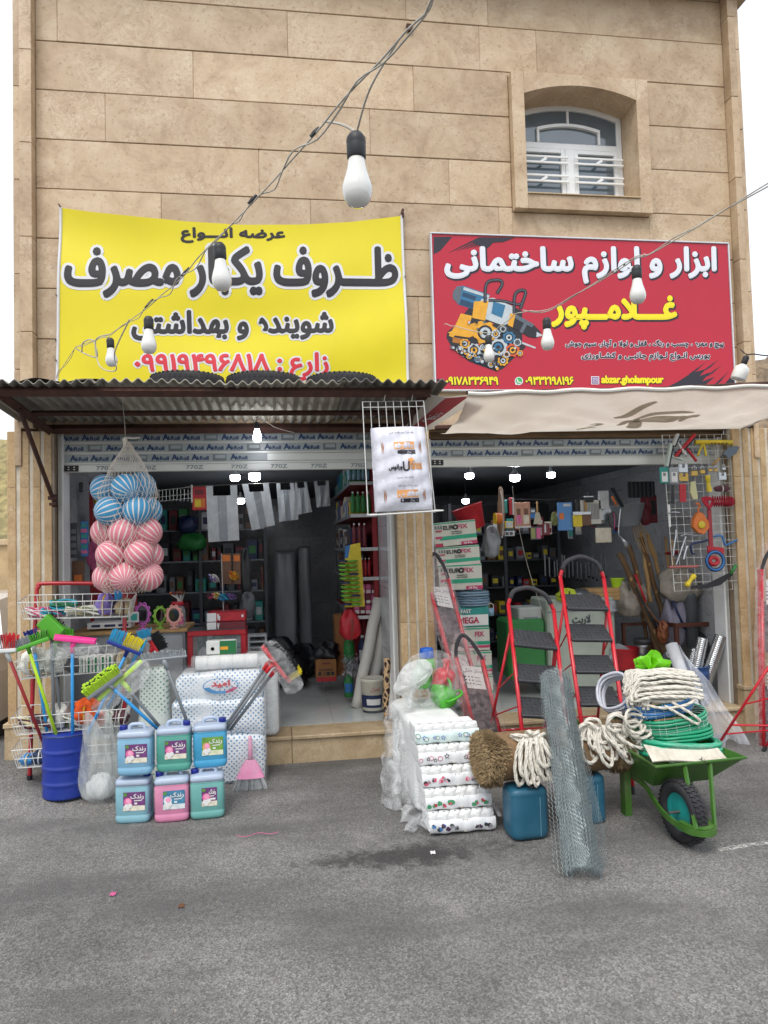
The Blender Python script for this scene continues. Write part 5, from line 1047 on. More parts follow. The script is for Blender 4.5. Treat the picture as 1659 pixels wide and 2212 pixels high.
# ================================================================== wire rack with a wrapped pack of cups, hung from the canopy's corner
wr_ = thing('hanging_rack', 'white wire rack hanging from the canopy corner with a cup pack', 'wire rack', at(860, 1112, -1.13)); ycr = -1.13
g = G(); q4 = at(783, 868, ycr), at(915, 866, ycr), at(940, 1106, ycr), at(795, 1112, ycr)
def qp(a, b): return (q4[0]*(1-a)+q4[1]*a)*(1-b)+(q4[3]*(1-a)+q4[2]*a)*b
g.add(tube([qp(0, 0), qp(1, 0), qp(1, 1), qp(0, 1)], .0045, 6, True), M_WIRE)
for i in range(1, 8): g.add(tube([qp(i/8, 0), qp(i/8, 1)], .003, 5), M_WIRE)
g.add(tube([qp(0, .05), qp(1, .05)], .003, 5), M_WIRE); g.build('back_grid', wr_)
g = G(); lo_ = [qp(-.02, 1.0), qp(1.05, .985), qp(1.05, .985)+Vector((0, -.16, -.01)), qp(-.02, 1.0)+Vector((0, -.16, -.01))]
g.add(tube(lo_, .005, 6, True), M_WIRE)
for i in range(1, 9): a = i/9; g.add(tube([lo_[0].lerp(lo_[1], a), lo_[3].lerp(lo_[2], a)], .003, 5), M_WIRE)
g.build('shelf', wr_)
G().add(tube([qp(.35, 0), Vector((2.72, -1.1, 2.91))], .002, 5), M_CORD).build('tie', wr_); G().add(tube([qp(.8, 0), Vector((2.92, -1.1, 2.91))], .002, 5), M_CORD).build('tie', wr_)
M_CUP = mat('cup pack film', '#d5d6e0', .25, .08, 9, spec=.7, bump=.4, bsc=30); cpk = thing('cup_pack', 'white wrapped pack of disposable cups with orange and black print', 'cup pack', qp(.5, 1))
def fc(a, b):
    P = qp(.1+.86*a, .245+.735*b); e = math.sin(math.pi*a)**.35*math.sin(math.pi*(.03+.94*b))**.3
    return P+Vector((0, -.02-.12*e-.012*abs(math.sin(a*math.pi*6))*e+.004*math.sin(b*31+a*7), 0))
G().add(grid(fc, 72, 40), M_CUP, smooth=True).build('front_film', cpk)
G().add(grid(lambda a, b: qp(.1+.86*a, .245+.735*b)+Vector((0, -.012, 0)), 6, 6), M_CUP).build('back_film', cpk)
C_OR, C_BK, C_RD = C('print orange', '#e0a064'), C('print ink', '#2d2a33'), C('print brick', '#9a3b2a')
def cp_print(s, a0, b0, a1, b1_, m, bo):
    P = lambda a, b: fc(a, b)+Vector((0, -.004, 0)); g = G(); V_, F_, isl, asp = glyphs(s)
    for k in range(7 if bo else 1):
        dx, dz = (0, 0) if k == 0 else (math.cos(k*1.047)*bo, math.sin(k*1.047)*bo)
        g.add(([P(a0+(a1-a0)*x, b1_+(b0-b1_)*z)+Vector((dx, -.0002*float(i_)+.00015*k, dz)) for (x, z), i_ in zip(V_, isl)], F_), m)
    g.build('lettering', cpk)
def cp_patch(pts, m, d=.003):
    g = G(); P = [fc(a, b)+Vector((0, -d, 0)) for a, b in pts]; g.add((P, [tuple(range(len(P)))]), m); g.build('print_patch', cpk)
for b0 in (.19, .76):
    for i in range(6): cp_patch([(.36+i*.06, b0), (.42+i*.06, b0), (.42+i*.06, b0+.09), (.36+i*.06, b0+.09)], C_OR)
    for i in range(4): cp_patch([(.41+i*.08, b0+.105), (.49+i*.08, b0+.1), (.49+i*.08, b0+.15), (.41+i*.08, b0+.145)], C_BK)
    cp_print('ورانوس', .39, b0+.01, .70, b0+.08, M_CUP, .001); cp_print('شیراز', .58, b0+.11, .70, b0+.14, M_CUP, .0006)
    for s, o in ((.14, 1), (.86, -1)):
        for k, m in ((0, C_BK), (1, C_OR), (2, C_RD)): cp_patch([(s+o*.012*k, b0-.02), (s+o*(.02+.012*k), b0+.06), (s+o*.012*k, b0+.15), (s+o*(.008+.012*k), b0+.06)], m, .004)
cp_print('ورانوس', .24, .46, .47, .53, C_BK, .0018); cp_print('U', .49, .43, .60, .54, C_BK, .0022); cp_print('ranus', .60, .45, .83, .52, C_OR, .002); cp_patch([(.58, .40), (.66, .38), (.70, .42), (.60, .47)], C_OR); cp_print('تولید شده از مواد اولیه بهداشتی', .3, .06, .74, .09, C_BK, .0); cp_print('ظروف یکبار مصرف', .36, .60, .66, .63, C_BK, .0); cp_print('تولید شده از مواد اولیه', .38, .7, .72, .725, C_BK, .0)
# ================================================================== toilet paper stack and wrapped goods before the middle pillar
M_HOLE = mat('roll hole shade', '#3b3a3a', .9, .1); MOT = [C('motif '+n, c) for n, c in (('blue', '#3f78b5'), ('green', '#3f8f63'), ('rose', '#c8506b'), ('plum', '#4a3050'), ('grey', '#8f8f92'), ('black', '#2c2c30'), ('red', '#b8293a'), ('pink', '#dba3b4'))]  # M_HOLE: dark disc painting the shade inside each paper roll's hole
M_TPW = mat('printed wrapper', '#dcdee0', .3, .05, 15, bump=.3, bsc=35, spec=.6); M_TPM = mat('mint wrapper', '#cfe0de', .3, .05, 15, bump=.3, bsc=35, spec=.6)
rt = random.Random(5)
def star(r): return [(r*(1 if i % 2 == 0 else .45)*math.sin(math.pi*i/5), r*(1 if i % 2 == 0 else .45)*math.cos(math.pi*i/5)) for i in range(10)]
def tp_pack(label, x0, x1, y, z, style, roof=False):
    t_ = thing('toilet_paper_pack', label, 'toilet paper', ((x0+x1)/2, y+.1, z), group='stacked toilet paper packs')
    n = 6; w_ = (x1-x0)/n; h = .118; mw = M_TPM if style == 0 else M_TPW
    sc_ = lambda x: .010*abs(math.sin(math.pi*(x-x0)/w_))
    def f(a, b):
        x = x0+(x1-x0)*a; bul = .014*math.sin(math.pi*b)**.6; return (x, y-bul-sc_(x)*.35, z+.002+.078*b+.003*math.sin(a*19+z*30))
    G().add(grid(f, 60, 10), mw, smooth=True).build('wrapper', t_)
    G().add(box(x0+.002, x1-.002, y+.012, y+.24, z, z+h-.012, .012, 2), M_ROLL).build('bundle', t_)
    for i in range(n):
        r = w_*.49; xc = x0+w_*(i+.5); m = T(xc, y+.042, z+.05)
        G().add(lathe([(r*.95, .0), (r, .01), (r, h-.062), (r*.93, h-.052), (r*.22, h-.0525)], 18), M_ROLL, m, True).add(lathe([(.001, h-.0535), (r*.22, h-.0525)], 12), M_HOLE, m @ SCL(1.3, .7, 1)).build('paper_roll', t_)
    g = G()
    def put(poly, a, b, m, d):
        P = []
        for px, pz in poly:
            q = f(a+px/(x1-x0), b+pz/.078); P.append((q[0], q[1]-d, q[2]))
        g.add((P, [tuple(range(len(P)))]), m)
    put([(-.016, -.037), (.016, -.037), (.016, .037), (-.016, .037)], .54, .5, mat('label band', '#c9c0ae', .6, .1), .0025)
    for s in (-1, 1): put([(s*.013-.0015, -.037), (s*.013+.0015, -.037), (s*.013+.0015, .037), (s*.013-.0015, .037)], .54, .5, MOT[5], .004)
    for k in range(13):
        a = .05+.072*k+rt.uniform(-.03, .03)
        if abs(a-.54) < .09: continue
        b = rt.uniform(.3, .7); r = rt.uniform(.012, .018)
        if style in (0, 1):
            c = MOT[0] if style == 0 else MOT[5]
            if k % 2: put(star(r*1.2), a, b, c, .003); put(star(r*.6), a, b, M_TPW, .0045)
            else:
                cc = MOT[1] if style == 0 else MOT[2]; put([(r*math.cos(i*.5), r*math.sin(i*.5)) for i in range(12)], a, b, cc, .003); put([(r*.75*math.cos(i*.5), r*.75*math.sin(i*.5)) for i in range(12)], a, b, M_TPW, .0045)
        else:
            for q in range(4):
                c = rt.choice({2: (MOT[2], MOT[4], MOT[5], MOT[7]), 3: (MOT[6], MOT[1], MOT[2], MOT[1]), 4: (MOT[3], MOT[5], MOT[0], MOT[4], MOT[3])}[style]); rr = r*rt.uniform(.4, .9)
                put([(rt.uniform(.7, 1.2)*rr*math.cos(i*.7)+.006*math.cos(q*2), rt.uniform(.7, 1.2)*rr*math.sin(i*.7)+.006*math.sin(q*2)) for i in range(9)], a, min(.85, max(.15, b)), c, .003+.0009*q)
    g.build('print', t_)['kind'] = 'stuff'
for i, (lb, st_) in enumerate((('toilet paper pack printed with dark plums, bottom of the stack', 4), ('toilet paper pack printed with red roses and green leaves', 3), ('toilet paper pack printed with small grey and red flowers', 2), ('toilet paper pack printed with black stars and red rings', 1), ('mint toilet paper pack with blue stars near the top of the stack', 0))):
    tp_pack(lb, 2.815-.006*i, 3.235-.004*i, -1.72+.066*i, .008+.119*i, st_)
t_ = thing('wrapped_pile', 'pile of paper goods in cloudy film behind the toilet paper stack', 'paper pile', (3.0, -.9, 0)); soft_block(2.80, 3.20, -1.36, -.35, 0, .56, M_PAPER, 31, .01).build('bundle', t_)
M_CLOUD = film('cloudy film', '#d9dcde', .10, .55, 7, .2)
def f(a, b):                              # loose film pulled over the stack, bulging out on the left and trailing on the ground
    s = -1.15+2.3*a; x = 3.0+.27*math.sin(s*1.35)*(1+.30*(1-b))-.06*(a < .5)*(1-b); y = -1.0+.45*b-.55*math.cos(s*1.4)*.35; z = .6*b**.7
    return Vector((x-.06*math.sin(math.pi*a)*b, y-.16*(1-b)*(a < .3), max(.006, z+.02*math.sin(a*31+b*7)-.16*(abs(s)**3)*.5*b)))+Vector((.012*math.sin(b*29+a*11), .012*math.sin(b*23+a*19), 0))
G().add(grid(f, 46, 26), M_CLOUD, smooth=True).build('film_cover', t_)
def f(a, b): return Vector((2.70+.2*a+.03*math.sin(b*13), -1.35-.34*b+.05*math.sin(a*9), .01+.36*(a**1.3)*(1-b*.75)+.012*math.sin(a*17+b*15)))
G().add(grid(f, 24, 24), M_CLOUD, smooth=True).build('film_tail', t_)
def f(a, b): return Vector((3.2+.14*a, -1.72+.5*b, .008+.24*(1-a)*math.sin(math.pi*(.2+.7*b))+.012*math.sin(a*13+b*17)))
G().add(grid(f, 16, 24), M_CLOUD, smooth=True).build('film_tail', t_)
# watering cans in a clear bag
M_GRN = C('can green', '#46a628', .35); M_CRED = C('can red', '#c9303c', .35); M_CBLU = C('lid blue', '#1557b5', .35)
def watering_can(label, M_, m):
    t_ = thing('watering_can', label, 'watering can', M=M_, group='watering cans in the bag')
    G().add(lathe([(.075, 0), (.085, .01), (.082, .1), (.07, .135), (.05, .15), (.03, .152)], 24), m, smooth=True).build('tank', t_, local=True)
    G().add(tube(spline([(.06, 0, .03), (.12, 0, .07), (.16, 0, .13), (.185, 0, .16)], 6), [.026-.0008*i for i in range(19)], 12), m, smooth=True).build('spout', t_, local=True)
    G().add(lathe([(.012, 0), (.032, .03), (.034, .034), (.001, .036)], 18), m, T(.18, 0, .155) @ RY(48), True).build('rose', t_, local=True)
    G().add(tube(spline([(-.07, 0, .04), (-.12, 0, .08), (-.1, 0, .17), (-.01, 0, .2), (.04, 0, .15)], 6), .010, 8), m, smooth=True).build('handle', t_, local=True)
p = at(935, 1530, -.78); watering_can('green watering can lying lowest in the clear bag', T(p.x+.03, -.78, .60) @ RZ(100) @ RX(70), M_GRN)
p = at(968, 1510, -.74); watering_can('green watering can on the right in the clear bag', T(p.x-.04, -.70, .58) @ RZ(115), M_GRN)
p = at(962, 1470, -.72); watering_can('red watering can in the clear bag', T(p.x-.02, -.68, .68) @ RZ(80) @ RX(15), M_CRED)
p = at(905, 1470, -.66); watering_can('green watering can at the back of the clear bag', T(p.x+.03, -.62, .68) @ RZ(60), M_GRN)
p = at(922, 1425, -.66); t_ = thing('plastic_jug', 'jug with a blue lid on top of the watering cans', 'jug', (p.x, -.66, .83)); G().add(lathe([(.06, 0), (.065, .02), (.06, .07), (.045, .09)], 22), M_GRN, smooth=True).build('body', t_, local=True); G().add(lathe([(.058, .085), (.06, .095), (.052, .15), (.046, .16), (.001, .165)], 24), M_CBLU, smooth=True).build('lid', t_, local=True)
t_ = thing('plastic_bag', 'crumpled clear bag pulled around the watering cans', 'plastic bag', (3.05, -.7, .55))
wrap(t_, [(868, 1450), (890, 1418), (935, 1405), (975, 1415), (1000, 1450), (1003, 1500), (985, 1530), (940, 1545), (900, 1535), (905, 1500), (885, 1480), (880, 1515), (868, 1490)], -.74, .16, 'film', film('bag film', '#dde0df', .03, .3, 10))
wrap(t_, [(850, 1490), (872, 1440), (915, 1425), (935, 1445), (920, 1475), (900, 1490), (885, 1530), (868, 1505)], -.92, .05, 'mouth', film('bag mouth', '#dcdfdd', .35, .75, 11))
# ================================================================== blue jerrycans carrying a carpet roll
M_JBL = mat('jerrycan petrol blue', '#245a72', .42, .12, 5, dirt='#3f6f86', dirt_amt=.3)
def blue_can(label, x, y, rz):
    t_ = thing('blue_jerrycan', label, 'jerrycan', (x, y, 0), rz, 'blue jerrycans under the carpet')
    pr = [(.8, 0), (.93, .008), (.99, .03), (1, .05), (1, .245), (.985, .255), (1, .265), (.97, .285), (.88, .297), (.6, .302), (.01, .303)]
    V_, F_ = lathe(pr, 44, sq=(.122, .1, 4.5)); V_ = [(x_, y_, z_+(.014*math.exp(-((x_/.03)**2)) if z_ < .004 else 0)) for x_, y_, z_ in V_]
    G().add((V_, F_), M_JBL, smooth=True).build('body', t_, local=True)
    G().add(tube([(.058, -.101, .02), (.058, -.1025, .25)], .0022, 5), mat('seam', '#6d97a8', .5, .1)).build('seam', t_, local=True)
    G().add(lathe([(.03, .296), (.03, .318), (.026, .321), (.001, .322)], 20), B_BLK, T(.03, -.055, -.006), True).build('cap', t_, local=True)
    G().add(lathe([(.034, .296), (.034, .301), (.03, .302)], 20), mat('cap ring', '#a8a56b', .5, .1), T(.03, -.055, -.006)).build('cap_ring', t_, local=True)
blue_can('petrol blue jerrycan under the carpet roll, next to the toilet paper', 3.395, -1.82, 3)
blue_can('petrol blue jerrycan under the carpet roll, half hidden by the wire mesh', 3.83, -1.68, -2)
cx0, cx1, cy, cz, crr = 3.17, 4.09, -1.70, .46, .145
ax0, ax1 = Vector((cx0, cy-.06, cz)), Vector((cx1, cy+.06, cz-.01)); M_BACK = mat('carpet backing', '#7d6347', .95, .25, 30, bump=.5, bsc=120); M_FUR = mat('carpet pile', '#8c7757', .95, .4, 30)
cp2 = thing('carpet_roll', 'rolled brown shaggy carpet lying across the blue jerrycans', 'carpet', (3.6, -1.7, .32)); Mx = along(ax0, ax1); Lc = (ax1-ax0).length
def f(a, b): th = 2*math.pi*a; r = crr*(1+.03*math.sin(3*th+b*2)); return Mx @ Vector((r*math.cos(th), r*math.sin(th), Lc*(.04+.92*b)))
G().add(grid(f, 36, 10, True), M_BACK, smooth=True).build('backing', cp2)
rf = random.Random(8); g = G(); Vf = []; Ff = []
def blade(p, d, s):
    o = len(Vf); q = d.orthogonal().normalized()*s*.22; q2 = d.cross(q).normalized()*s*.22; bend = Vector((rf.uniform(-.4, .4), rf.uniform(-.4, .4), rf.uniform(-.9, -.1)))*s*.5
    Vf.extend([p+q, p-q*.6+q2, p-q*.6-q2, p+d*s*.55+q*.7+bend*.3, p+d*s*.55-q*.5+bend*.3, p+d*s+bend]); Ff.extend([(o, o+1, o+4, o+3), (o+1, o+2, o+4), (o+2, o, o+3, o+4), (o+3, o+4, o+5)])
for e, b0, b1_ in ((0, -.04, .12), (1, .93, 1.03)):
    for i in range(3400 if e == 0 else 1800):
        th = rf.uniform(0, 6.283); b = rf.uniform(b0, b1_)
        if e == 0 and b > .085+.03*math.sin(th*3): continue
        p = Mx @ Vector((crr*1.0*math.cos(th), crr*1.0*math.sin(th), Lc*b)); d = (Mx.to_3x3() @ Vector((math.cos(th), math.sin(th), rf.uniform(-.5, .5)))).normalized(); blade(p, d, rf.uniform(.016, .036))
    for i in range(1500):
        th = rf.uniform(0, 6.283); r = crr*math.sqrt(rf.random()); p = Mx @ Vector((r*math.cos(th), r*math.sin(th), Lc*(-.03 if e == 0 else 1.02))); d = (Mx.to_3x3() @ Vector((rf.uniform(-.3, .3), rf.uniform(-.3, .3), -1 if e == 0 else 1))).normalized(); blade(p, d, rf.uniform(.016, .03))
g.add((Vf, Ff), M_FUR); g.build('pile', cp2)['kind'] = 'stuff'
# ------------------------------------------------------------------ white ropes
M_ROPE = mat('cotton rope', '#d6d1c5', .9, .2, 60, bump=.6, bsc=140)
def twisted(g, P, r, m=None, sub=5):
    """laid rope: three strands wound round the path"""
    S = spline(P, sub); k = len(S)
    for s in range(3):
        Q = []; up = None; ph = 2*math.pi*s/3; acc = 0
        for i in range(k):
            d = (S[min(i+1, k-1)]-S[max(0, i-1)]).normalized()
            if up is None: up = d.orthogonal().normalized()
            up = (up-d*up.dot(d)).normalized(); w_ = d.cross(up); acc += (S[i]-S[i-1]).length if i else 0; a = ph+acc/(r*4.2)*1.6; Q.append(S[i]+(up*math.cos(a)+w_*math.sin(a))*r*.48)
        g.add(tube(Q, r*.62, 5, caps=True), m or M_ROPE, smooth=True)
rr_ = random.Random(17)
def rope_loop(top, bot, wid, yd, y0):
    P = []
    for k in range(11):
        t = k/10; a = math.pi*2*t; v = .5-.5*math.cos(a); s = math.sin(a); p = top.lerp(bot, v)+Vector((wid*s*(.5+.7*v), 0, 0)); q = max(0, min(1, v)); P.append(p+Vector((rr_.uniform(-.006, .006), y0+yd*math.sin(a), rr_.uniform(-.006, .006))))
    return P
def hang_y(z): return -.0 if z > cz else -.0
t_ = thing('rope_hank', 'tied hank of thick white rope hung over the left of the carpet roll', 'rope', (3.47, -1.86, .33)); knot = Vector((3.44, -1.83, .585))
for i in range(17):
    g = G(); twisted(g, rope_loop(knot+Vector((.008*(i-8), -.01, .004*(i % 3))), Vector((3.34+.016*i+rr_.uniform(-.015, .015), -1.895, .325+.12*((i*5) % 7)/7)), rr_.uniform(.015, .045), .02, -.012*(i % 4)), .0115); g.build('strand', t_)
for i, (dx, dz) in enumerate(((-.06, .02), (.03, .03), (.05, .015), (-.01, .035))):
    g = G(); twisted(g, [knot, knot+Vector((dx*.7, -.04, dz)), knot+Vector((dx*1.6, -.02, dz*1.2)), knot+Vector((dx*1.9, .02, dz*.4)), knot+Vector((dx*1.1, -.03, -.01)), knot+Vector((0, -.02, -.01))], .0115); g.build('strand', t_)
g = G(); twisted(g, [knot+Vector((-.05, -.02, -.01)), knot+Vector((0, -.06, -.02)), knot+Vector((.06, -.03, -.01)), knot+Vector((.04, .02, .02)), knot+Vector((-.04, .0, .0))], .011); g.build('binding', t_)
t_ = thing('rope_hank', 'tied hank of thick white rope hung over the right of the carpet roll', 'rope', (3.93, -1.78, .37)); knot = Vector((3.87, -1.74, .60))
for i in range(17):
    g = G(); twisted(g, rope_loop(knot+Vector((.014*(i-5), -.012, .006*(i % 3))), Vector((3.78+.024*i+rr_.uniform(-.03, .03), -1.80, .38+.16*((i*4) % 7)/7)), rr_.uniform(.02, .07), .02, -.012*(i % 4)), .0115); g.build('strand', t_)
for i in range(7):
    a = rr_.uniform(-.1, .25); b = rr_.uniform(0, .12); g = G(); c = knot+Vector((a, -.03-.008*i, b-.06)); twisted(g, [c+Vector((.06*math.cos(k*.9+i), -.012*(k % 2), .05*math.sin(k*.9+i))) for k in range(7)], .0115); g.build('strand', t_)
# ------------------------------------------------------------------ roll of chicken wire leaning over the carpet
M_GALV = mat('galvanised wire', '#8f9a9c', .45, .2, 30, metal=.6)
wa, wb2 = Vector((3.50, -2.43, .02)), Vector((3.735, -1.52, .885)); Mw = along(wa, wb2); Lw = (wb2-wa).length
def hexmesh(fn, nu, nv, r):
    """wire netting on a surface fn(a,b)"""
    g = G(); seen = set(); V_ = []; F_ = []
    def P(i, j): return fn(i/nu, j/nv)
    def edge(p, q):
        d = (q-p); L_ = d.length
        if L_ < 1e-6: return
        d /= L_; x = d.orthogonal().normalized()*r; y = d.cross(x).normalized()*r; o = len(V_)
        for k in range(3):
            c, s = math.cos(2.094*k), math.sin(2.094*k); V_.append(p+x*c+y*s); V_.append(q+x*c+y*s)
        F_.extend([(o, o+2, o+3, o+1), (o+2, o+4, o+5, o+3), (o+4, o, o+1, o+5)])
    for i in range(nu):
        for j in range(nv):
            o = (i+.5*(j % 2)); a = P(o-.167, j); b = P(o+.167, j); edge(a, b)                  # the twisted side
            edge(b, P(o+.333, j+1)); edge(a, P(o-.333, j+1))
    g.add((V_, F_), M_GALV); return g
wr2 = thing('chicken_wire_roll', 'roll of galvanised chicken wire leaning over the carpet roll', 'wire roll', wa)
for k, (rad, ph) in enumerate(((.096, 0), (.09, .4), (.083, .15), (.074, .6), (.062, .3))):
    def fn(a, b, rad=rad, ph=ph): th = 2*math.pi*(a+ph*.05); e = 1+.05*math.sin(b*23+th*2+ph*9)+.03*math.sin(b*51); return Mw @ Vector((rad*e*math.cos(th), rad*e*math.sin(th), Lw*b))
    o = hexmesh(fn, 14, 100, .0013).build('wire_layer', wr2); o['kind'] = 'stuff'
def fn2(a, b):                              # the loose outer sheet sagging off the right side
    c = wa.lerp(wb2, b); w_ = .075+.13*a*(.45+.55*math.sin(math.pi*min(1, .25+b))); return c+Vector((w_, -.05+.16*a+.02*math.sin(b*13+a*3), -.015+.02*math.sin(b*17)-.02*a))
o = hexmesh(fn2, 4, 96, .0012).build('loose_sheet', wr2); o['kind'] = 'stuff'
def fn3(a, b): c = wa.lerp(wb2, b); return c+Vector((-.085-.06*a*(1-b), -.02+.1*a, .01*math.sin(b*21)))
o = hexmesh(fn3, 2, 96, .0011).build('loose_sheet', wr2); o['kind'] = 'stuff'
# ================================================================== step ladders
M_LRD = mat('ladder red', '#c4202f', .35, .1, 8, coat=.3, dirt='#8f1c26', dirt_amt=.25); M_FOAM = mat('foam grip', '#3a3a3e', .8, .15, 20); M_TREAD = mat('tread plastic', '#35373b', .5, .15, 20)
def tread(g, M_, w_, d):
    g.add(box(-w_/2, w_/2, -d/2, d/2, -.03, 0, .012, 2), M_TREAD, M_)
    n, k = 9, 6
    for i in range(n):
        for j in range(k): g.add(box(-.011, .011, -.0028, .0028, -.001, .003), M_TREAD, M_ @ T(-w_/2+w_*(i+.7)/(n+.4), -d/2+d*(j+.7)/(k+.4), 0) @ RZ(38 if (i+j) % 2 else -38))
def step_ladder(label, fl, fr, tl, tr, rear, zs, peak, foam=.16):
    """fl, fr feet and tl, tr shoulders of the front rails; rear: feet of the back legs; zs: heights of treads"""
    fl, fr, tl, tr = map(Vector, (fl, fr, tl, tr)); t_ = thing('step_ladder', label, 'step ladder', (fl+fr)/2, group='red step ladders')
    ex = (tr-tl).normalized(); mid = (tl+tr)/2; pk = Vector(peak)
    for a, b, s in ((fl, tl, -1), (fr, tr, 1)): G().add(tube([a, b], .016, 10), M_LRD, smooth=True).build('front_rail', t_); G().add(cyl(a, a.lerp(b, .035), .018, n=12), B_BLK).build('foot', t_)
    arc = [tl, tl.lerp(pk, .45)+(-ex)*.035+(pk-mid)*.22, tl.lerp(pk, .8)+(-ex)*.02+(pk-mid)*.13, pk, tr.lerp(pk, .8)+ex*.02+(pk-mid)*.13, tr.lerp(pk, .45)+ex*.035+(pk-mid)*.22, tr]
    S = spline(arc, 8); G().add(tube(S, .016, 10), M_LRD, smooth=True).build('top_hoop', t_); G().add(tube(S[4:-4], .019, 12), M_FOAM, smooth=True).build('foam_grip', t_)
    for f_, top in zip(rear, (fl.lerp(tl, .86), fr.lerp(tr, .86))):
        f_ = Vector(f_); G().add(tube([f_, top], .0115, 10), M_LRD, smooth=True).build('back_leg', t_); G().add(cyl(f_, f_.lerp(top, .04), .016, n=10), B_BLK).build('foot', t_)
    r0, r1 = Vector(rear[0]), Vector(rear[1]); q0, q1 = fl.lerp(tl, .86), fr.lerp(tr, .86)
    G().add(tube([r0.lerp(q0, .22), r1.lerp(q1, .22)], .009, 8), M_LRD).build('back_bar', t_)
    for z in zs:
        k = (z-fl.z)/(tl.z-fl.z); a, b = fl.lerp(tl, k), fr.lerp(tr, k); w_ = (b-a).length-.02
        g = G(); M_ = frame((a+b)/2+Vector((0, .02, 0)), b-a, (0, -.47, .88)); tread(g, M_, w_, .22); g.build('tread', t_)
        j = min(1, max(0, (z-.06)/(q0.z))); G().add(tube([a, r0.lerp(q0, max(0, j-.12))], .006, 6), M_LRD).build('strut', t_); G().add(tube([b, r1.lerp(q1, max(0, j-.12))], .006, 6), M_LRD).build('strut', t_)
    return t_
def G0(u, v): p = gp(u, v); return Vector((p.x, p.y, .0))
step_ladder('red step ladder with three black treads, the shorter of two in the right doorway', G0(1143, 1722), G0(1240, 1722), at(1098, 1305, -.62), at(1196, 1318, -.62), (Vector((3.58, -.26, 0)), Vector((4.12, -.22, 0))), [at(1150, 1370, -.68).z, at(1150, 1445, -.78).z, at(1150, 1517, -.86).z], at(1143, 1270, -.62))
step_ladder('red step ladder with four black treads, the taller of two in the right doorway', G0(1279, 1716), G0(1369, 1718), at(1210, 1245, -.55), at(1304, 1248, -.55), (Vector((4.12, -.14, 0)), Vector((4.62, -.12, 0))), [at(1260, 1295, -.60).z, at(1260, 1360, -.68).z, at(1260, 1427, -.77).z, at(1260, 1495, -.86).z], at(1255, 1203, -.55))
f1, f2 = G0(1546, 1617), G0(1636, 1624)
step_ladder('red step ladder cut by the right edge, beside the doorway', (6.15, -1.15, 0), (6.6, -1.1, 0), (5.98, -.72, 1.10), (6.40, -.70, 1.10), (f1, f2+Vector((.05, 0, 0))), [.3, .56, .82], (6.19, -.7, 1.29))
M_PWRAP = film('ladder wrap', '#e3c9c9', .05, .34, 14, .15); M_LBL = mat('instruction sheet', '#d4d4d0', .6, .06, 10)
def folded_ladder(label, pts, y0, y1, n=2, flip=1):
    """flat folded ladder in film; pts: survey points foot-left, foot-right, shoulder-right, shoulder-left, peak"""
    (a, b, c, d, e) = pts; A, B = at(*a, y0), at(*b, y0); Cc, D, E = at(*c, y1), at(*d, y1), at(*e, y1); t_ = thing('folded_ladder', label, 'ladder', (A+B)/2, group='wrapped folding ladders')
    for p, q in ((A, D), (B, Cc)):
        for off in (0, .03): G().add(tube([p+Vector((0, off, 0)), q+Vector((0, off, 0))], .017, 8), M_LRD, smooth=True).build('rail', t_)
    S = spline([D, D.lerp(E, .6)+(D-Cc)*.12, E, Cc.lerp(E, .6)+(Cc-D)*.12, Cc], 8); G().add(tube(S, .016, 10), M_FOAM, smooth=True).build('top_hoop', t_)
    for i in range(n):
        k0 = .08+i*.9/n; k1 = k0+.62/n; P = [A.lerp(D, k0), B.lerp(Cc, k0), B.lerp(Cc, k1), A.lerp(D, k1)]
        g = G(); c_ = sum(P, Vector())/4; ins = [p.lerp(c_, .12)+Vector((0, .004, 0)) for p in P]; bk = [p+Vector((0, .022, 0)) for p in ins]; g.add((ins+bk, [(0, 1, 2, 3), (7, 6, 5, 4), (0, 4, 5, 1), (1, 5, 6, 2), (2, 6, 7, 3), (3, 7, 4, 0)]), M_TREAD); g.build('tread', t_)
        k0, k1 = k0+.5/n, k0+.88/n; P = [A.lerp(D, k0), B.lerp(Cc, k0), B.lerp(Cc, k1), A.lerp(D, k1)]; c_ = sum(P, Vector())/4; P = [p.lerp(c_, .28)+Vector((0, -.012, 0)) for p in P]
        g = G(); g.add((P, [(0, 1, 2, 3)]), M_LBL)
        type_on(g, 'نردبان خانگی', (P[3].lerp(P[0], .1), P[2].lerp(P[1], .1), P[2].lerp(P[1], .3), P[3].lerp(P[0], .3)), C_BK, .0, .002)
        for q in (.45, .6, .75): type_on(g, '• • • —', (P[3].lerp(P[0], q), P[3].lerp(P[2], .8).lerp(P[0].lerp(P[1], .8), q), P[3].lerp(P[2], .8).lerp(P[0].lerp(P[1], .8), q+.06), P[3].lerp(P[0], q+.06)), C_BK, .0006, .002)
        g.build('instruction_sheet', t_)
    nn = Vector((0, -.03, 0)); out = [D+(D-Cc)*.18, E+(E-(A+B)/2)*.03, Cc+(Cc-D)*.18, B+(B-A)*.18, A+(A-B)*.18]; rr = random.Random(int(a[0])); S = spline(out, 10, True); c_ = sum(out, Vector())/5; k = len(S); V_ = [c_+nn]
    for q in (.5, 1.0):
        for p in S: V_.append(c_.lerp(p, q)+nn*(1 if q < 1 else -.2)+Vector((rr.uniform(-.008, .008), rr.uniform(-.01, .01), rr.uniform(-.008, .008))))
    G().add((V_, [(0, 1+i, 1+(i+1) % k) for i in range(k)]+[(1+i, 1+k+i, 1+k+(i+1) % k, 1+(i+1) % k) for i in range(k)]), M_PWRAP, smooth=True).build('wrap', t_)
folded_ladder('folded red ladder in plastic leaning on the middle pillar, the taller of two', ((1012, 1560), (1062, 1600), (968, 1250), (922, 1250), (938, 1196)), -.34, .0)
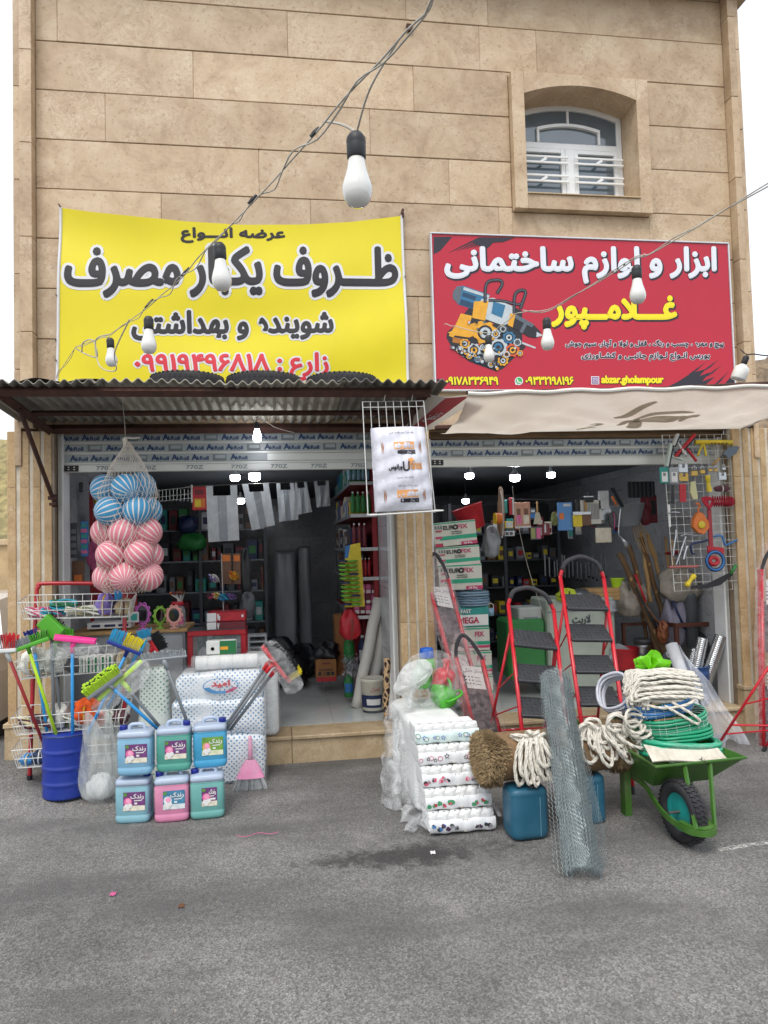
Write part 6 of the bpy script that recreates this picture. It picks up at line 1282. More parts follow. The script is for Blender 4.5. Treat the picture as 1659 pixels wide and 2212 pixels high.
folded_ladder('folded red ladder in plastic, the lower one in front of the boxes', ((1032, 1600), (1085, 1605), (1042, 1425), (985, 1420), (1000, 1372)), -.44, -.26, n=1)
folded_ladder('folded red ladder in plastic leaning on the right pillar at the picture\'s edge', ((1650, 1640), (1705, 1645), (1700, 1230), (1645, 1230), (1675, 1180)), -.5, -.22)
# ================================================================== green wheelbarrow with hoses
M_WBG = mat('barrow green', '#3c6822', .45, .2, 9, dirt='#6d7a52', dirt_amt=.55); M_HUB = mat('hub turquoise', '#1f8d88', .4, .12, 10)
wbw = thing('wheelbarrow', 'green wheelbarrow heaped with hoses and rope', 'wheelbarrow', (4.25, -2.13, 0), 4); MB = wmat(wbw)
rim = [(-.16, .0, .452), (.44, .0, .452), (.40, .78, .475), (-.12, .78, .475)]; flo = [(-.06, .2, .27), (.32, .2, .27), (.32, .62, .27), (-.06, .62, .27)]
g = G(); V_ = rim+flo; V2 = [(x*.985+.0008, y*.985+.004, z+.004) for x, y, z in V_]
F_ = [(0, 1, 5, 4), (1, 2, 6, 5), (2, 3, 7, 6), (3, 0, 4, 7), (4, 5, 6, 7)]; g.add((V_, F_), M_WBG); g.add((V2, [f_[::-1] for f_ in F_]), M_WBG); g.build('tray', wbw, local=True)
g = G(); g.add(tube([Vector(p) for p in rim], .009, 8, True), M_WBG); g.build('rim', wbw, local=True)
def strip(g, P, w_, th, m):                # flat bar standing on edge along a path
    S = spline(P, 8); n = len(S); V_ = []
    for i, p in enumerate(S):
        d = (S[min(i+1, n-1)]-S[max(0, i-1)]).normalized(); s = d.cross(Vector((0, 0, 1))).normalized()*th/2; u_ = Vector((0, 0, w_/2)); V_ += [p+s+u_, p-s+u_, p-s-u_, p+s-u_]
    F_ = [(4*i+k, 4*i+(k+1) % 4, 4*i+4+(k+1) % 4, 4*i+4+k) for i in range(n-1) for k in range(4)]+[(3, 2, 1, 0), (4*n-4, 4*n-3, 4*n-2, 4*n-1)]; g.add((V_, F_), m, smooth=False)
g = G()
strip(g, [(-.04, .55, .25), (-.05, .32, .24), (-.07, .2, .205), (-.085, .07, .16), (-.085, -.07, .14), (-.065, -.18, .135), (.01, -.225, .135), (.085, -.18, .135), (.1, -.07, .14), (.12, .07, .165), (.2, .2, .21), (.26, .32, .245), (.28, .55, .25)], .034, .012, M_WBG); g.build('frame_loop', wbw, local=True)
g = G(); strip(g, [(-.07, -.08, .162), (-.05, -.165, .158), (.01, -.205, .158), (.07, -.165, .158), (.085, -.08, .162)], .006, .035, M_WBG); g.build('frame_flange', wbw, local=True)
for x0, y0, x1, y1 in ((-.05, -.195, .04, .02), (.085, -.17, .21, .02)): G().add(tube([(x0, y0, .15), (x1, y1, .445)], .013, 4), M_WBG).build('front_stay', wbw, local=True)
for x in (-.09, .36): G().add(box(x-.022, x+.022, .44, .446, 0, .3), M_WBG).add(box(x-.022, x-.016, .446, .5, 0, .3), M_WBG).build('leg', wbw, local=True)
for x in (-.03, .29): G().add(tube([(x, .5, .26), (x, 1.0, .36), (x, 1.25, .42)], .014, 8), M_WBG).build('handle', wbw, local=True)
wh = G(); r_ = .177; prof = [(.108, -.03), (.128, -.045), (.155, -.046), (.170, -.032), (.177, -.012), (.177, .012), (.170, .032), (.155, .046), (.128, .045), (.108, .03), (.108, -.03)]
V_, F_ = lathe(prof, 56); wh.add((V_, [f_ for f_ in F_ if len(f_) == 4]), M_RUB, smooth=True)
for i in range(40):
    for s in (-1, 0, 1): wh.add(box(.172 if s else .175, .182, -.009, .009, -.012+s*.024, .012+s*.024), M_RUB, RZ(9*i+(4.5 if s == 0 else 0)) @ RX(0) @ T(0, 0, 0) @ RX(18*s))
MW = T(.0, 0, .181) @ RZ(2) @ RY(90)
wh.v = [tuple(MW @ Vector(v)) for v in wh.v]; wheel = wh.build('wheel', wbw, local=True)
G().add(lathe([(.001, -.022), (.03, -.026), (.06, -.018), (.1, -.02), (.11, -.028), (.112, 0), (.11, .028), (.1, .02), (.06, .018), (.03, .026), (.001, .022)], 32), M_HUB, MW, True).build('hub', wheel, local=True)
G().add(cyl((-.09, .0, .181), (.1, 0, .181), .008, n=10), M_NAIL).build('axle', wbw, local=True)
# hoses and ropes in the barrow
def coil(label, c, rx, ry, layers, rings, r, m, tilt, net=None, nm='hose_coil', grp='coils in the wheelbarrow', cat='hose', rz=0, ends=False):
    M_ = T(c) @ RZ(rz) @ RX(tilt[0]) @ RY(tilt[1]); t_ = thing(nm, label, cat, M=M_, group=grp); rr = random.Random(int(c[2]*1000))
    for q in range(rings):
        for l in range(layers):
            P = []; ox, oy = rr.uniform(-.008, .008), rr.uniform(-.008, .008)
            for k in range(28):
                a = 2*math.pi*k/28; cc, s = math.cos(a), math.sin(a); e = .8; P.append(Vector((math.copysign(abs(cc)**e, cc)*(rx-q*r*2.1)+ox, math.copysign(abs(s)**e, s)*(ry-q*r*2.1)+oy, r+l*r*1.95+rr.uniform(-.002, .002))))
            if nm == 'rope_coil': g = G(); g.add(tube(spline(P, 2, True), r, 6, True), m, smooth=True)
            else: g = G(); g.add(tube(spline(P, 2, True), r, 7, True), m, smooth=True)
            g.build('turn', t_, local=True)
    if net:
        g = G(); H_ = layers*r*1.95+r*.4
        for i in range(26):
            a = 2*math.pi*i/26+rr.uniform(-.05, .05); cc, s = math.cos(a), math.sin(a); e = .8; x, y = math.copysign(abs(cc)**e, cc), math.copysign(abs(s)**e, s); k = rx+r*1.15; k2 = ry+r*1.15
            g.add(tube([(x*(rx-.06), y*(ry-.06), H_+.002), (x*k*.97, y*k2*.97, H_), (x*k, y*k2, H_*.7), (x*k, y*k2, H_*.2), (x*k*.97, y*k2*.97, 0)], .0012, 4), net)
        for z in (.25, .5, .75): g.add(tube([(math.copysign(abs(math.cos(a))**.8, math.cos(a))*(rx+r*1.2), math.copysign(abs(math.sin(a))**.8, math.sin(a))*(ry+r*1.2), H_*z) for a in [2*math.pi*i/40 for i in range(40)]], .0009, 4, True), net)
        g.build('netting', t_, local=True)
    return t_
M_HMINT, M_HGRN, M_HDG, M_HBLU, M_HWH = (mat('hose '+n, c, .3, .1, 10, spec=.6, tl=.15) for n, c in (('mint', '#2fae86'), ('green', '#1f9a70'), ('dark green', '#17694a'), ('blue', '#2f74b5'), ('white', '#c9ccd6')))
M_TIE = mat('clear strap', '#c3d3cc', .3, .1)
t_ = coil('mint green garden hose coil lying flat in the tray of the wheelbarrow', (4.43, -1.80, .405), .245, .2, 4, 2, .0135, M_HMINT, (-3, 3), rz=-8)
def f(a, b): th = -2.9+2.6*a; return Vector((.263*math.cos(th), .218*math.sin(th), -.004+.115*b+.004*math.sin(a*31+b*9)))
G().add(grid(f, 60, 8), film('hose wrap', '#cfe6dc', .05, .4, 16, .12), smooth=True).build('film', t_, local=True)
coil('loose turns of glossy green hose above the mint coil', (4.45, -1.76, .51), .205, .17, 3, 2, .0105, M_HGRN, (-2, -5), rz=-6)
coil('green hose coil bound with pale netting, third in the wheelbarrow heap', (4.42, -1.74, .565), .215, .17, 5, 1, .0105, M_HGRN, (2, -8), M_TIE, rz=-5)
coil('blue hose coil bound with netting under the white rope', (4.35, -1.72, .67), .2, .16, 4, 1, .0105, M_HBLU, (2, -8), M_TIE, rz=-5)
t_ = coil('thick coil of white rope crowning the wheelbarrow heap', (4.36, -1.70, .755), .205, .16, 5, 2, .0115, M_ROPE, (4, 2), None, 'rope_coil', cat='rope', rz=-5)
for i in range(7):
    P = [Vector((-.24+.018*i+.02*math.sin(k*2+i), -.11-.03*i*.3+.02*math.cos(k*1.3+i), .1-.045*k)) for k in range(4)]; g = G(); twisted(g, P, .009); g.build('hanging_turn', t_, local=True)
for i in range(16):
    e = i/15; P = [Vector((-.24+.02*math.sin(i), -.14+.05*math.sin(i*3), .0+.02*(i % 3)))]+[Vector((-.19+.40*k/5, -.2+.27*e+.014*math.sin(k*1.7+i), .122+.04*math.sin(math.pi*e)+.02*math.sin(math.pi*k/5)+.006*math.sin(i*5)-(.085*(1-e*3) if e < .33 else 0))) for k in range(6)]; g = G(); twisted(g, P, .0105); g.build('crossing_turn', t_, local=True)
g = G(); twisted(g, [Vector(p) for p in ((.0, -.2, .02), (.09, -.23, -.03), (.16, -.23, -.08), (.17, -.22, -.1), (.14, -.23, -.105), (.06, -.23, -.06), (-.05, -.21, .0))], .009); g.build('loose_loop', t_, local=True)
g = G(); twisted(g, [Vector(p) for p in ((-.18, -.17, .0), (-.05, -.21, -.015), (.1, -.21, .01), (.19, -.17, .05), (.23, -.1, -.01))], .009); g.build('loose_loop', t_, local=True)
for i in range(6): g = G(); c_ = Vector((4.12+.02*i, -1.84+.01*i, .66-.035*i)); twisted(g, [c_+Vector((.07*math.cos(k*.8+i), .03*math.sin(k*1.1), .055*math.sin(k*.8+i))) for k in range(9)], .0095); tag(g.build('rope_bight', None), ['white rope loop highest at the left of the wheelbarrow heap', 'white rope loop second from the top left of the heap', 'white rope loop third down the left of the heap', 'white rope loop fourth down the left of the heap', 'white rope loop fifth down the left of the heap', 'lowest white rope loop at the left of the heap'][i], 'rope', 'rope loops sliding off the heap')
coil('coil of thin white plastic tubing standing left of the rope crown', (4.17, -1.55, .74), .115, .12, 5, 1, .010, M_HWH, (55, -35), rz=-20); coil('dark green hose coil hanging over the left rim of the wheelbarrow', (4.20, -1.66, .55), .12, .13, 4, 2, .009, M_HDG, (20, -25), rz=10); coil('blue hose coil beneath the dark green one at the left rim', (4.2, -1.62, .48), .11, .12, 3, 1, .01, M_HBLU, (10, -20), rz=10)
t_ = thing('lime_bag', 'crumpled lime green plastic bag on top of the rope coil', 'plastic bag', (4.37, -1.64, .9)); M_LB = mat('lime bag', '#7bd31c', .35, .1, 14, tl=.3)
rl_ = random.Random(2)
def f(a, b): th = 2*math.pi*a; k = 1+.3*math.sin(5*th+b*6)+.18*math.sin(11*th-b*9); return Vector((4.36+.1*k*math.sin(math.pi*b)*math.cos(th), -1.64+.07*k*math.sin(math.pi*b)*math.sin(th), .90+.12*(1-b)*k*.8+.015*math.sin(7*th)))
G().add(grid(f, 34, 12, True), M_LB).build('film', t_)
t_ = thing('cardboard_piece', 'torn white cardboard lying on the front of the wheelbarrow tray', 'cardboard', (4.4, -2.05, .44)); M_CB = mat('worn card', '#c9c3b4', .8, .15, 20, dirt='#6b5d4a', dirt_amt=.4)
MB_ = MB
g = G(); g.add(grid(lambda a, b: MB_ @ Vector((-.18+.5*a, .0+.09*b, .47+.018*math.sin(a*4+1)-.03*a*(1-a)+.045*b+.03*max(0, .25-a)*4*b)), 20, 4), M_CB); g.add(grid(lambda a, b: MB_ @ Vector((-.18+.5*a, .002+.09*b, .465+.018*math.sin(a*4+1)-.03*a*(1-a)+.045*b+.03*max(0, .25-a)*4*b)), 20, 4), M_CB); g.build('sheet', t_)
g = G(); g.add(tube([(4.40+.02*math.sin(i*1.9), -2.13+.004*i, .46+.012*math.cos(i*2.3)) for i in range(14)], .0018, 4), B_BLK); g.build('scribble_string', t_)
# ================================================================== plastic sheet roll, ducts in a blue bucket, black hose
M_POLY = film('polythene roll', '#dde1e6', .55, .85, 4, .22, (1, 1, .4)); t_ = thing('polythene_roll', 'roll of clear polythene sheeting leaning behind the wheelbarrow', 'plastic roll', at(1540, 1615, -.35))
A, B = at(1530, 1612, -.45), at(1450, 1392, -.02); G().add(tube([A, B], .055, 20), M_POLY, smooth=True).build('roll', t_); G().add(tube([B, B+(B-A)*.02], .03, 14), M_BLK).build('core', t_)
def f(a, b):
    c = A.lerp(B, b); return c+Vector((.05+.36*a*(1-b)**.65, -.03+.1*a+.03*math.sin(b*11+a*4), -.02*a-.04*math.sin(a*9+b*5)*(1-b)))+Vector((0, .02*math.sin(a*17), max(0, .01-c.z)))
G().add(grid(f, 24, 30), film('polythene sheet', '#d5dbe4', .22, .6, 5, .2, (1, 1, .4)), smooth=True).build('loose_sheet', t_)
M_BKT = mat('bucket blue', '#2d4f86', .5, .2, 8, dirt='#a9aeb0', dirt_amt=.55); p = at(1545, 1545, .12)
t_ = thing('blue_bucket', 'scuffed blue paint bucket holding silver ducts', 'bucket', (5.72, .17, .232)); G().add(lathe([(.125, 0), (.14, .01), (.152, .27), (.156, .28), (.156, .30), (.152, .305), (.157, .345), (.162, .35), (.162, .36), (.154, .36), (.14, .02), (.001, .015)], 32), M_BKT, smooth=True).build('pail', t_, local=True)
g = G(); V_, F_, il, asp = glyphs('RAYAI'); g.add(([(.149*math.sin(-.45+1.0*a), -.1505*math.cos(-.45+1.0*a), .17+.045*b) for a, b in V_], F_), M_LW); g.build('lettering', t_, local=True)
M_DUCT = mat('aluminium duct', '#c3c6c8', .22, .12, 30, metal=.9)
def duct(label, p0, p1, r):
    p0, p1 = Vector(p0), Vector(p1); M_ = along(p0, p1); L_ = (p1-p0).length; n = int(L_/.009); t_ = thing('flexible_duct', label, 'duct', p0, group='silver ducts in the bucket')
    G().add(lathe([(r*(1+.04*(i % 2)), L_*i/n) for i in range(n+1)], 22), M_DUCT, M_, False).build('tube', t_); G().add(lathe([(r*1.02, L_), (r*.92, L_-.002), (r*.9, L_-.05)], 22), M_DUCT, M_).build('mouth', t_)
q = Vector((5.72, .17, .25)); duct('silver flexible duct standing upright in the bucket, the right one', q+Vector((.06, 0, 0)), at(1558, 1374, .16), .055); duct('silver flexible duct leaning left in the bucket', q+Vector((-.02, .03, 0)), at(1519, 1378, .22), .052); duct('short silver duct peeping behind the other two in the bucket', q+Vector((-.07, .06, 0)), at(1503, 1402, .25), .04)
coil('black hose coil standing against the side wall behind the bucket', (6.02, .75, .56), .27, .27, 3, 2, .016, mat('hose black', '#2c2e33', .5, .15), (0, 90), nm='hose_coil', grp='hoses in the right shop', rz=8)
# ================================================================== goods inside the shops
def rect(u0, v0, u1, v1, y):
    a, b = at(u0, (v0+v1)/2, y), at(u1, (v0+v1)/2, y); c, d = at((u0+u1)/2, v0, y), at((u0+u1)/2, v1, y); return a.x, b.x, d.z, c.z
def carton(nm, lb, q, y, dp, m, cat='box', grp=None, bands=(), word=None, wm=None, bev=.004):
    """box with printed bands; q survey rectangle of its front at depth y; bands: (x0,x1,z0,z1,material) as fractions"""
    x0, x1, z0, z1 = rect(*q, y); t_ = thing(nm, lb, cat, ((x0+x1)/2, y+dp/2, z0), group=grp); G().add(box(x0, x1, y, y+dp, z0, z1, bev), m).build('carton', t_)
    for i, (a, b, c, d, bm_) in enumerate(bands): G().add(box(x0+(x1-x0)*a, x0+(x1-x0)*b, y-.002-.0012*i, y-.001-.0012*i, z0+(z1-z0)*c, z0+(z1-z0)*d), bm_).build('print', t_)
    for w_ in (word or ()):
        s, a, b, c, d, m2 = w_; X = lambda k: x0+(x1-x0)*k; Z = lambda k: z0+(z1-z0)*k
        type_on(G(), s, ((X(a), y-.006, Z(d)), (X(b), y-.006, Z(d)), (X(b), y-.006, Z(c)), (X(a), y-.006, Z(c))), m2, (z1-z0)*(d-c)*.05, .001, n=6).build('lettering', t_)
    return t_
def bottle(nm, lb, u, v0, v1, wpx, y, m, capm, grp=None, label=None, neck=.22, cat='bottle'):
    p, q = at(u, v1, y), at(u, v0, y); h = q.z-p.z; r = (at(u+wpx/2, v1, y)-at(u-wpx/2, v1, y)).length/2; t_ = thing(nm, lb, cat, (p.x, y, p.z), group=grp)
    G().add(lathe([(r*.9, 0), (r, h*.03), (r, h*(.72-neck*.3)), (r*.8, h*(.82-neck*.2)), (r*.34, h*.88), (r*.34, h*.92)], 18), m, smooth=True).build('body', t_, local=True)
    G().add(lathe([(r*.42, h*.91), (r*.42, h*.99), (r*.3, h), (.001, h)], 14), capm, smooth=True).build('cap', t_, local=True)
    if label: G().add(lathe([(r*1.01, h*.2), (r*1.01, h*.55)], 18, -150, -30), label, smooth=True).build('label', t_, local=True)
    return t_
DK = lambda n, c, r=.5: mat('goods '+n, c, r, .25, 14)
d_blk, d_nav, d_grey, d_mid, d_pale, d_brn, d_red, d_grn, d_teal, d_cream, d_pink, d_or, d_yel, d_blue, d_wine, d_sil = (DK(n, c) for n, c in (('black', '#1c1d20'), ('navy', '#1d2b52'), ('grey', '#4a4d52'), ('mid', '#7d8186'), ('pale', '#bfc2c3'), ('brown', '#6a4a34'), ('red', '#b3202c'), ('green', '#2a7a3a'), ('teal', '#2b8f86'), ('cream', '#cfc8b4'), ('pink', '#c95f8e'), ('orange', '#d0702a'), ('yellow', '#d8c02c'), ('blue', '#2f6fae'), ('wine', '#6d1f2a'), ('silver', '#9fa4a8')))
M_CARD = mat('brown card', '#9a6a3f', .85, .15, 12); M_SHELF = mat('shelf red', '#8f1a23', .5, .12, 8); M_SHW = mat('shelf edge white', '#c7c9c8', .5, .06, 8); M_STEEL = mat('bright steel', '#b4b8bc', .3, .15, 20, metal=.85); M_WOOD = mat('pale wood', '#b08d5c', .7, .25, 5, stretch=(1, 1, .2), bump=.2); M_DWOOD = mat('bark wood', '#6b5238', .85, .3, 6, stretch=(2, 2, .3), bump=.5, bsc=25); M_RWOOD = mat('rusty brown frame', '#5e3527', .75, .3, 9, dirt='#3a231b')
# ------------------------------------------------------------------ lit lamps
def ceiling_lamp(lb, u, v, y, d, grp='lit lamps in the shops'):
    p = at(u, v, y); t_ = thing('lit_lamp', lb, 'light bulb', (p.x, y, p.z), group=grp); r = d/2
    G().add(lathe([(.001, r*1.9), (r*.3, r*1.88), (r*.32, r*1.3), (r*.75, r*.75), (r, r*.42), (r, r*.3)], 20), mat('lamp collar', '#9ea2a4', .4, .05), smooth=True).build('collar', t_, local=True)
    G().add(lathe([(r, r*.3), (r*1.0, -r*.5), (r*.85, -r*.8), (r*.5, -r*.92), (.001, -r*.95)], 22), M_LIT, smooth=True).build('diffuser', t_, local=True)
    G().add(tube([(0, 0, r*1.85), (0, 0, max(r*2, 2.64-p.z))], .006, 6), M_DCORD).build('flex', t_, local=True)
for a in (('lit white lamp, left one of the pair under the left shop\'s ceiling', 508, 1030, 1.3, .095), ('lit white lamp, right and larger one of the pair in the left shop', 550, 1027, .75, .108), ('small lit lamp low behind the hanging carrier bags', 519, 1080, 2.3, .095), ('lit lamp furthest left under the right shop\'s ceiling', 1014, 1026, .9, .085), ('lit lamp, the largest in the right shop', 1112, 1030, .6, .098), ('lit lamp furthest right under the right shop\'s ceiling', 1190, 1024, 1.0, .085), ('small lit lamp deep in the right shop above the boxes', 1006, 1081, 2.4, .085)): ceiling_lamp(*a)
t_ = bulb('lit_bulb', 'lit bulb hanging under the middle of the corrugated canopy', at(555, 915, -.35)+Vector((0, 0, .0)), 1.0, lit=True, grp='lit lamps in the shops'); G().add(tube(spline([(0, 0, .01), (0, .0, .05), (.03, .05, .055), (.15, .2, .0), (.3, .28, -.03)], 6), .003, 6), M_CORD).build('flex', t_, local=True)
# ------------------------------------------------------------------ left shop: carrier bags on a line
M_TBAG = mat('grey carrier film', '#bcc0c2', .25, .12, 9, spec=.7, bump=.5, bsc=18, tl=.25); M_TBAG2 = mat('grey carrier fold', '#8f949a', .25, .12, 9, spec=.7, bump=.5, bsc=18)
def tbag(lb, tl, tr, br, bl, y):
    P = [at(*q, y) for q in (tl, tr, br, bl)]; t_ = thing('carrier_bag', lb, 'plastic bag', (P[2]+P[3])/2, group='carrier bags on the line')
    def f(a, b): return (P[0]*(1-a)+P[1]*a)*(1-b)+(P[3]*(1-a)+P[2]*a)*b+Vector((0, -.012*math.sin(math.pi*b)-.008*math.sin(a*13+b*5)*b, 0))
    for nm, a0, a1, b0, m in (('left_side', 0, .36, 0, M_TBAG), ('middle_fold', .36, .64, .18, M_TBAG2), ('right_side', .64, 1, 0, M_TBAG)):
        g = G(); a_h = a0+.22 if nm == 'left_side' else a1-.22
        if nm == 'middle_fold': g.add(grid(lambda a, b: f(a0+(a1-a0)*a, b0+(1-b0)*b)+Vector((0, .006, 0)), 8, 20), m, smooth=True)
        else:
            g.add(grid(lambda a, b: f(a0+(a1-a0)*a, .18+.82*b), 10, 20), m, smooth=True); h0, h1 = (a0, a_h) if nm == 'left_side' else (a_h, a1); g.add(grid(lambda a, b: f(h0+(h1-h0)*a, .0+.19*b)+Vector((0, -.001, 0)), 6, 6), m, smooth=True)
        g.build(nm, t_)
tbag('largest grey carrier bag on the line, next to the glove packet', (445, 1050), (512, 1048), (517, 1167), (450, 1171), .5); tbag('grey carrier bag hanging askew, second from the glove packet', (523, 1046), (580, 1044), (594, 1134), (544, 1146), .6); tbag('grey carrier bag third along the line', (597, 1044), (634, 1043), (645, 1122), (603, 1127), .85); tbag('grey carrier bag half behind the third one', (636, 1043), (662, 1041), (674, 1106), (642, 1112), 1.05); tbag('smallest grey carrier bag at the far end of the line', (678, 1040), (710, 1038), (713, 1093), (684, 1096), 1.3)
G().add(tube([at(400, 1051, .45), at(520, 1046, .6), at(720, 1037, 1.4)], .0015, 4), M_CORD).build('hanging_line', label='thin line carrying the grey carrier bags across the left shop', cat='line')
carton('glove_packet', 'red packet printed with a yellow glove hanging on the line', (415, 1051, 446, 1102), .5, .01, d_red, 'packet', None, [(.1, .9, .1, .5, d_or), (.2, .6, .15, .45, d_yel), (.2, .8, .65, .85, d_wine)])
g = G(); a, b = at(328, 1052, .75), at(414, 1052, .5); t_ = thing('wire_hook_rack', 'white wire hook rack hanging beside the net of balls', 'wire rack', (a+b)/2)
for z in (0, -.06, -.1): g.add(tube([a+Vector((0, 0, z-.04)), b+Vector((0, 0, z))], .003, 5), M_WIRE)
for i in range(12): p = a.lerp(b, i/11); g.add(tube([p+Vector((0, 0, -.02)), p+Vector((0, 0, -.12)), p+Vector((0, -.05, -.13))], .0025, 5), M_WIRE)
g.add(tube([b+Vector((0, 0, .02)), b+Vector((0, 0, -.14))], .008, 6), M_WIRE); g.build('grid', t_)
# counter with display goods
t_ = thing('shop_counter', 'grey shop counter with a wooden top in the left shop', 'counter', (.95, .6, .23)); x0, x1, z0, z1 = rect(150, 1362, 405, 1372, .45)
G().add(box(.12, x1, .42, 1.0, z1-.03, z1, .004), M_WOOD).build('top', t_); G().add(box(.15, x1-.02, .45, .97, .231, z1-.031), mat('counter front', '#8c9094', .5, .1, 4)).build('front', t_); zc = z1
G().add(box(x1-.36, x1-.04, .44, .449, .3, z1-.06, .003), mat('counter panel', '#a3a7aa', .45, .08, 4)).build('panel', t_)
def mirror(lb, u, v, wpx, m, tilt, y=.5):
    p = at(u, v, y); r = (at(u+wpx/2, v, y)-at(u-wpx/2, v, y)).length/2; t_ = thing('flower_mirror', lb, 'mirror', M=T(p.x, y, zc), group='flower mirrors on the counter'); k = 1.25; c = Vector((0, 0, r*k+.03)); g = G(); M_ = T(c) @ RZ(tilt)
    g.add(tube([M_ @ Vector((r*.78*math.cos(a), 0, r*.78*k*math.sin(a))) for a in [i*.2618 for i in range(24)]], .011, 8, True), m, smooth=True)
    for i in range(10): a = i*.6283; g.add(tube([M_ @ Vector((r*.88*math.cos(a)+r*.17*math.cos(b), 0, r*.88*k*math.sin(a)+r*.17*math.sin(b))) for b in [j*.785 for j in range(8)]], .006, 6, True), m, smooth=True)
    g.build('frame', t_, local=True); g = G(); g.add(([M_ @ Vector((r*.74*math.cos(i*.2618), .004, r*.74*k*math.sin(i*.2618))) for i in range(24)], [tuple(range(24))]), mat('mirror glass', '#7c8083', .08, .05, metal=.95)); g.build('glass', t_, local=True)
    g = G(); g.add(box(-r*.5, r*.5, -.03, .03, 0, .012, .004), m); g.add(tube([(0, 0, .01), (0, 0, .05)], .009, 6), m); g.build('stand', t_, local=True)
mirror('purple flower shaped mirror on the counter', 308, 1335, 42, C('mirror purple', '#c46ab8'), -25); mirror('lime flower shaped mirror on the counter', 346, 1342, 34, C('mirror lime', '#8fc44a'), 40); mirror('peach flower shaped mirror on the counter in front of the jar', 376, 1349, 36, C('mirror peach', '#e5a79c'), 0, .44)
p = at(384, 1364, .55); t_ = thing('sweet_jar', 'clear jar with red lid full of lollipops on the counter', 'jar', (p.x, .55, zc)); G().add(lathe([(.06, 0), (.072, .02), (.072, .15), (.05, .19), (.05, .2)], 24), film('jar plastic', '#c9ccd0', .2, .5, 8, .1), smooth=True).build('body', t_, local=True); G().add(lathe([(.054, .195), (.054, .225), (.05, .23), (.001, .23)], 22), d_red, smooth=True).build('lid', t_, local=True); G().add(lathe([(.0735, .03), (.0735, .12)], 20, -130, -40), d_pink, smooth=True).build('label', t_, local=True)
for i in range(11): a = i*2.4; r = .012*math.sqrt(i); G().add(tube([(r, r*.3, .225), (r*1.8*math.cos(a), r*1.4*math.sin(a), .295)], .0025, 5), M_LW).add(ball(.012, 8, 5), (d_or, d_wine, d_brn)[i % 3], T(r*1.8*math.cos(a), r*1.4*math.sin(a), .305), True).build('lollipop', t_, local=True)
carton('scale', 'white shop scale with a display on the counter behind the rack', (188, 1345, 282, 1358), .5, .2, M_LW, 'scale', None, [(.1, .3, .3, .7, d_nav), (.4, .65, .3, .7, d_nav), (.72, .95, .3, .7, d_nav)])
carton('knife_pack', 'packet of scissors hanging behind the top basket', (262, 1322, 300, 1345), .45, .01, d_pale, 'packet', None, [(.1, .4, .2, .8, d_grn), (.55, .9, .2, .8, d_teal)])
carton('red_box', 'red and white box lying on the display case, upper of two', (447, 1323, 530, 1342), .42, .26, d_red, 'box', 'red boxes on the display case', [(0, .24, .02, .98, M_LW), (.9, .95, .4, .7, M_LW)], [('Ve', .27, .34, .15, .85, M_LW)]); carton('red_box', 'red and white box lying on the display case, lower of two', (447, 1343, 530, 1361), .41, .26, d_wine, 'box', 'red boxes on the display case', [(0, .24, .02, .98, M_LW)], [('V', .27, .32, .15, .85, M_LW)])
t_ = thing('display_case', 'red framed glass display case behind the napkin pile', 'display case', (1.5, .45, .23)); x0, x1, z0, z1 = rect(405, 1362, 532, 1480, .36)
for a, b, c, d in ((x0, x0+.045, .232, z1), (x1-.045, x1, .232, z1)):
    for y in (.36, .66): G().add(box(a, b, y, y+.045, c, d-.046, .006), M_RACK).build('post', t_)
for z in (z1-.045, .3):
    G().add(box(x0, x1, .36, .405, z, z+.045, .006), M_RACK).build('rail', t_); G().add(box(x0, x1, .66, .705, z, z+.045, .006), M_RACK).build('rail', t_)
    for x in (x0, x1-.045): G().add(box(x+.003, x+.042, .406, .659, z+.002, z+.043), M_RACK).build('rail', t_)
G().add(box(x0+.046, x1-.046, .37, .374, .346, z1-.046), film('case glass', '#b9c4c4', .1, .25, 3, .05)).build('glass', t_); G().add(box(x0+.004, x1-.004, .37, .70, z1+.001, z1+.006), d_grey).build('lid', t_)
for i, (lb, m, dx) in enumerate((('green toy in the glass display case', d_grn, .42), ('orange ball in the glass display case', d_or, .58), ('lime ball in the glass display case', B_LIME, .52), ('pale pink toy in the glass display case', d_pink, .7), ('white packet in the glass display case', d_pale, .25))):
    xx = x0+(x1-x0)*dx; bundle('toy', lb, (xx, .5, z1-.26+.05*(i % 2)), .05, .04, .09, m, 'toy', None, 40+i, 'toys in the display case', .05)
# hanging goods over the counter
carton('sock_card', 'brown card of socks hanging over the counter, left of two', (478, 1196, 500, 1262), .9, .01, d_brn, 'socks', None, [(.1, .9, .75, .95, d_or)]); carton('sock_card', 'brown card of socks hanging over the counter, right of two', (503, 1196, 520, 1262), .95, .01, d_brn, 'socks', None, [(.1, .9, .75, .95, d_or)])
bundle('hanging_bag', 'black bag hanging beside the sock cards', at(532, 1290, 1.0), .05, .04, .42, d_blk, 'bag', None, 51, None)
bundle('hanging_bag', 'grey jacket shaped bag hanging behind the display case', at(535, 1335, .9), .07, .04, .22, d_grey, 'bag', None, 52, None)
for i, (lb, u, v, m, m2) in enumerate((('bunch of white and violet hair bands hanging above the counter', 462, 1262, k_white, k_purple), ('bunch of orange and yellow hair bands hanging above the counter', 505, 1256, k_or, k_yel), ('bunch of plum hair bands hanging lower above the counter', 458, 1298, k_brown, k_pink), ('bunch of yellow hair bands hanging lower above the counter', 470, 1296, k_yel, k_cream), ('bunch of turquoise hair bands hanging lower above the counter', 482, 1299, k_tur, k_blue), ('bunch of purple hair bands hanging lower above the counter', 500, 1297, k_purple, k_brown))):
    p = at(u, v, .75); hank('hair_band_bunch', lb, (p.x, .75, p.z), .042 if i > 1 else .06, [m, m2], 7, .0045, 1.6, 'hair bands above the counter', 'hair bands', rg.uniform(0, 90))
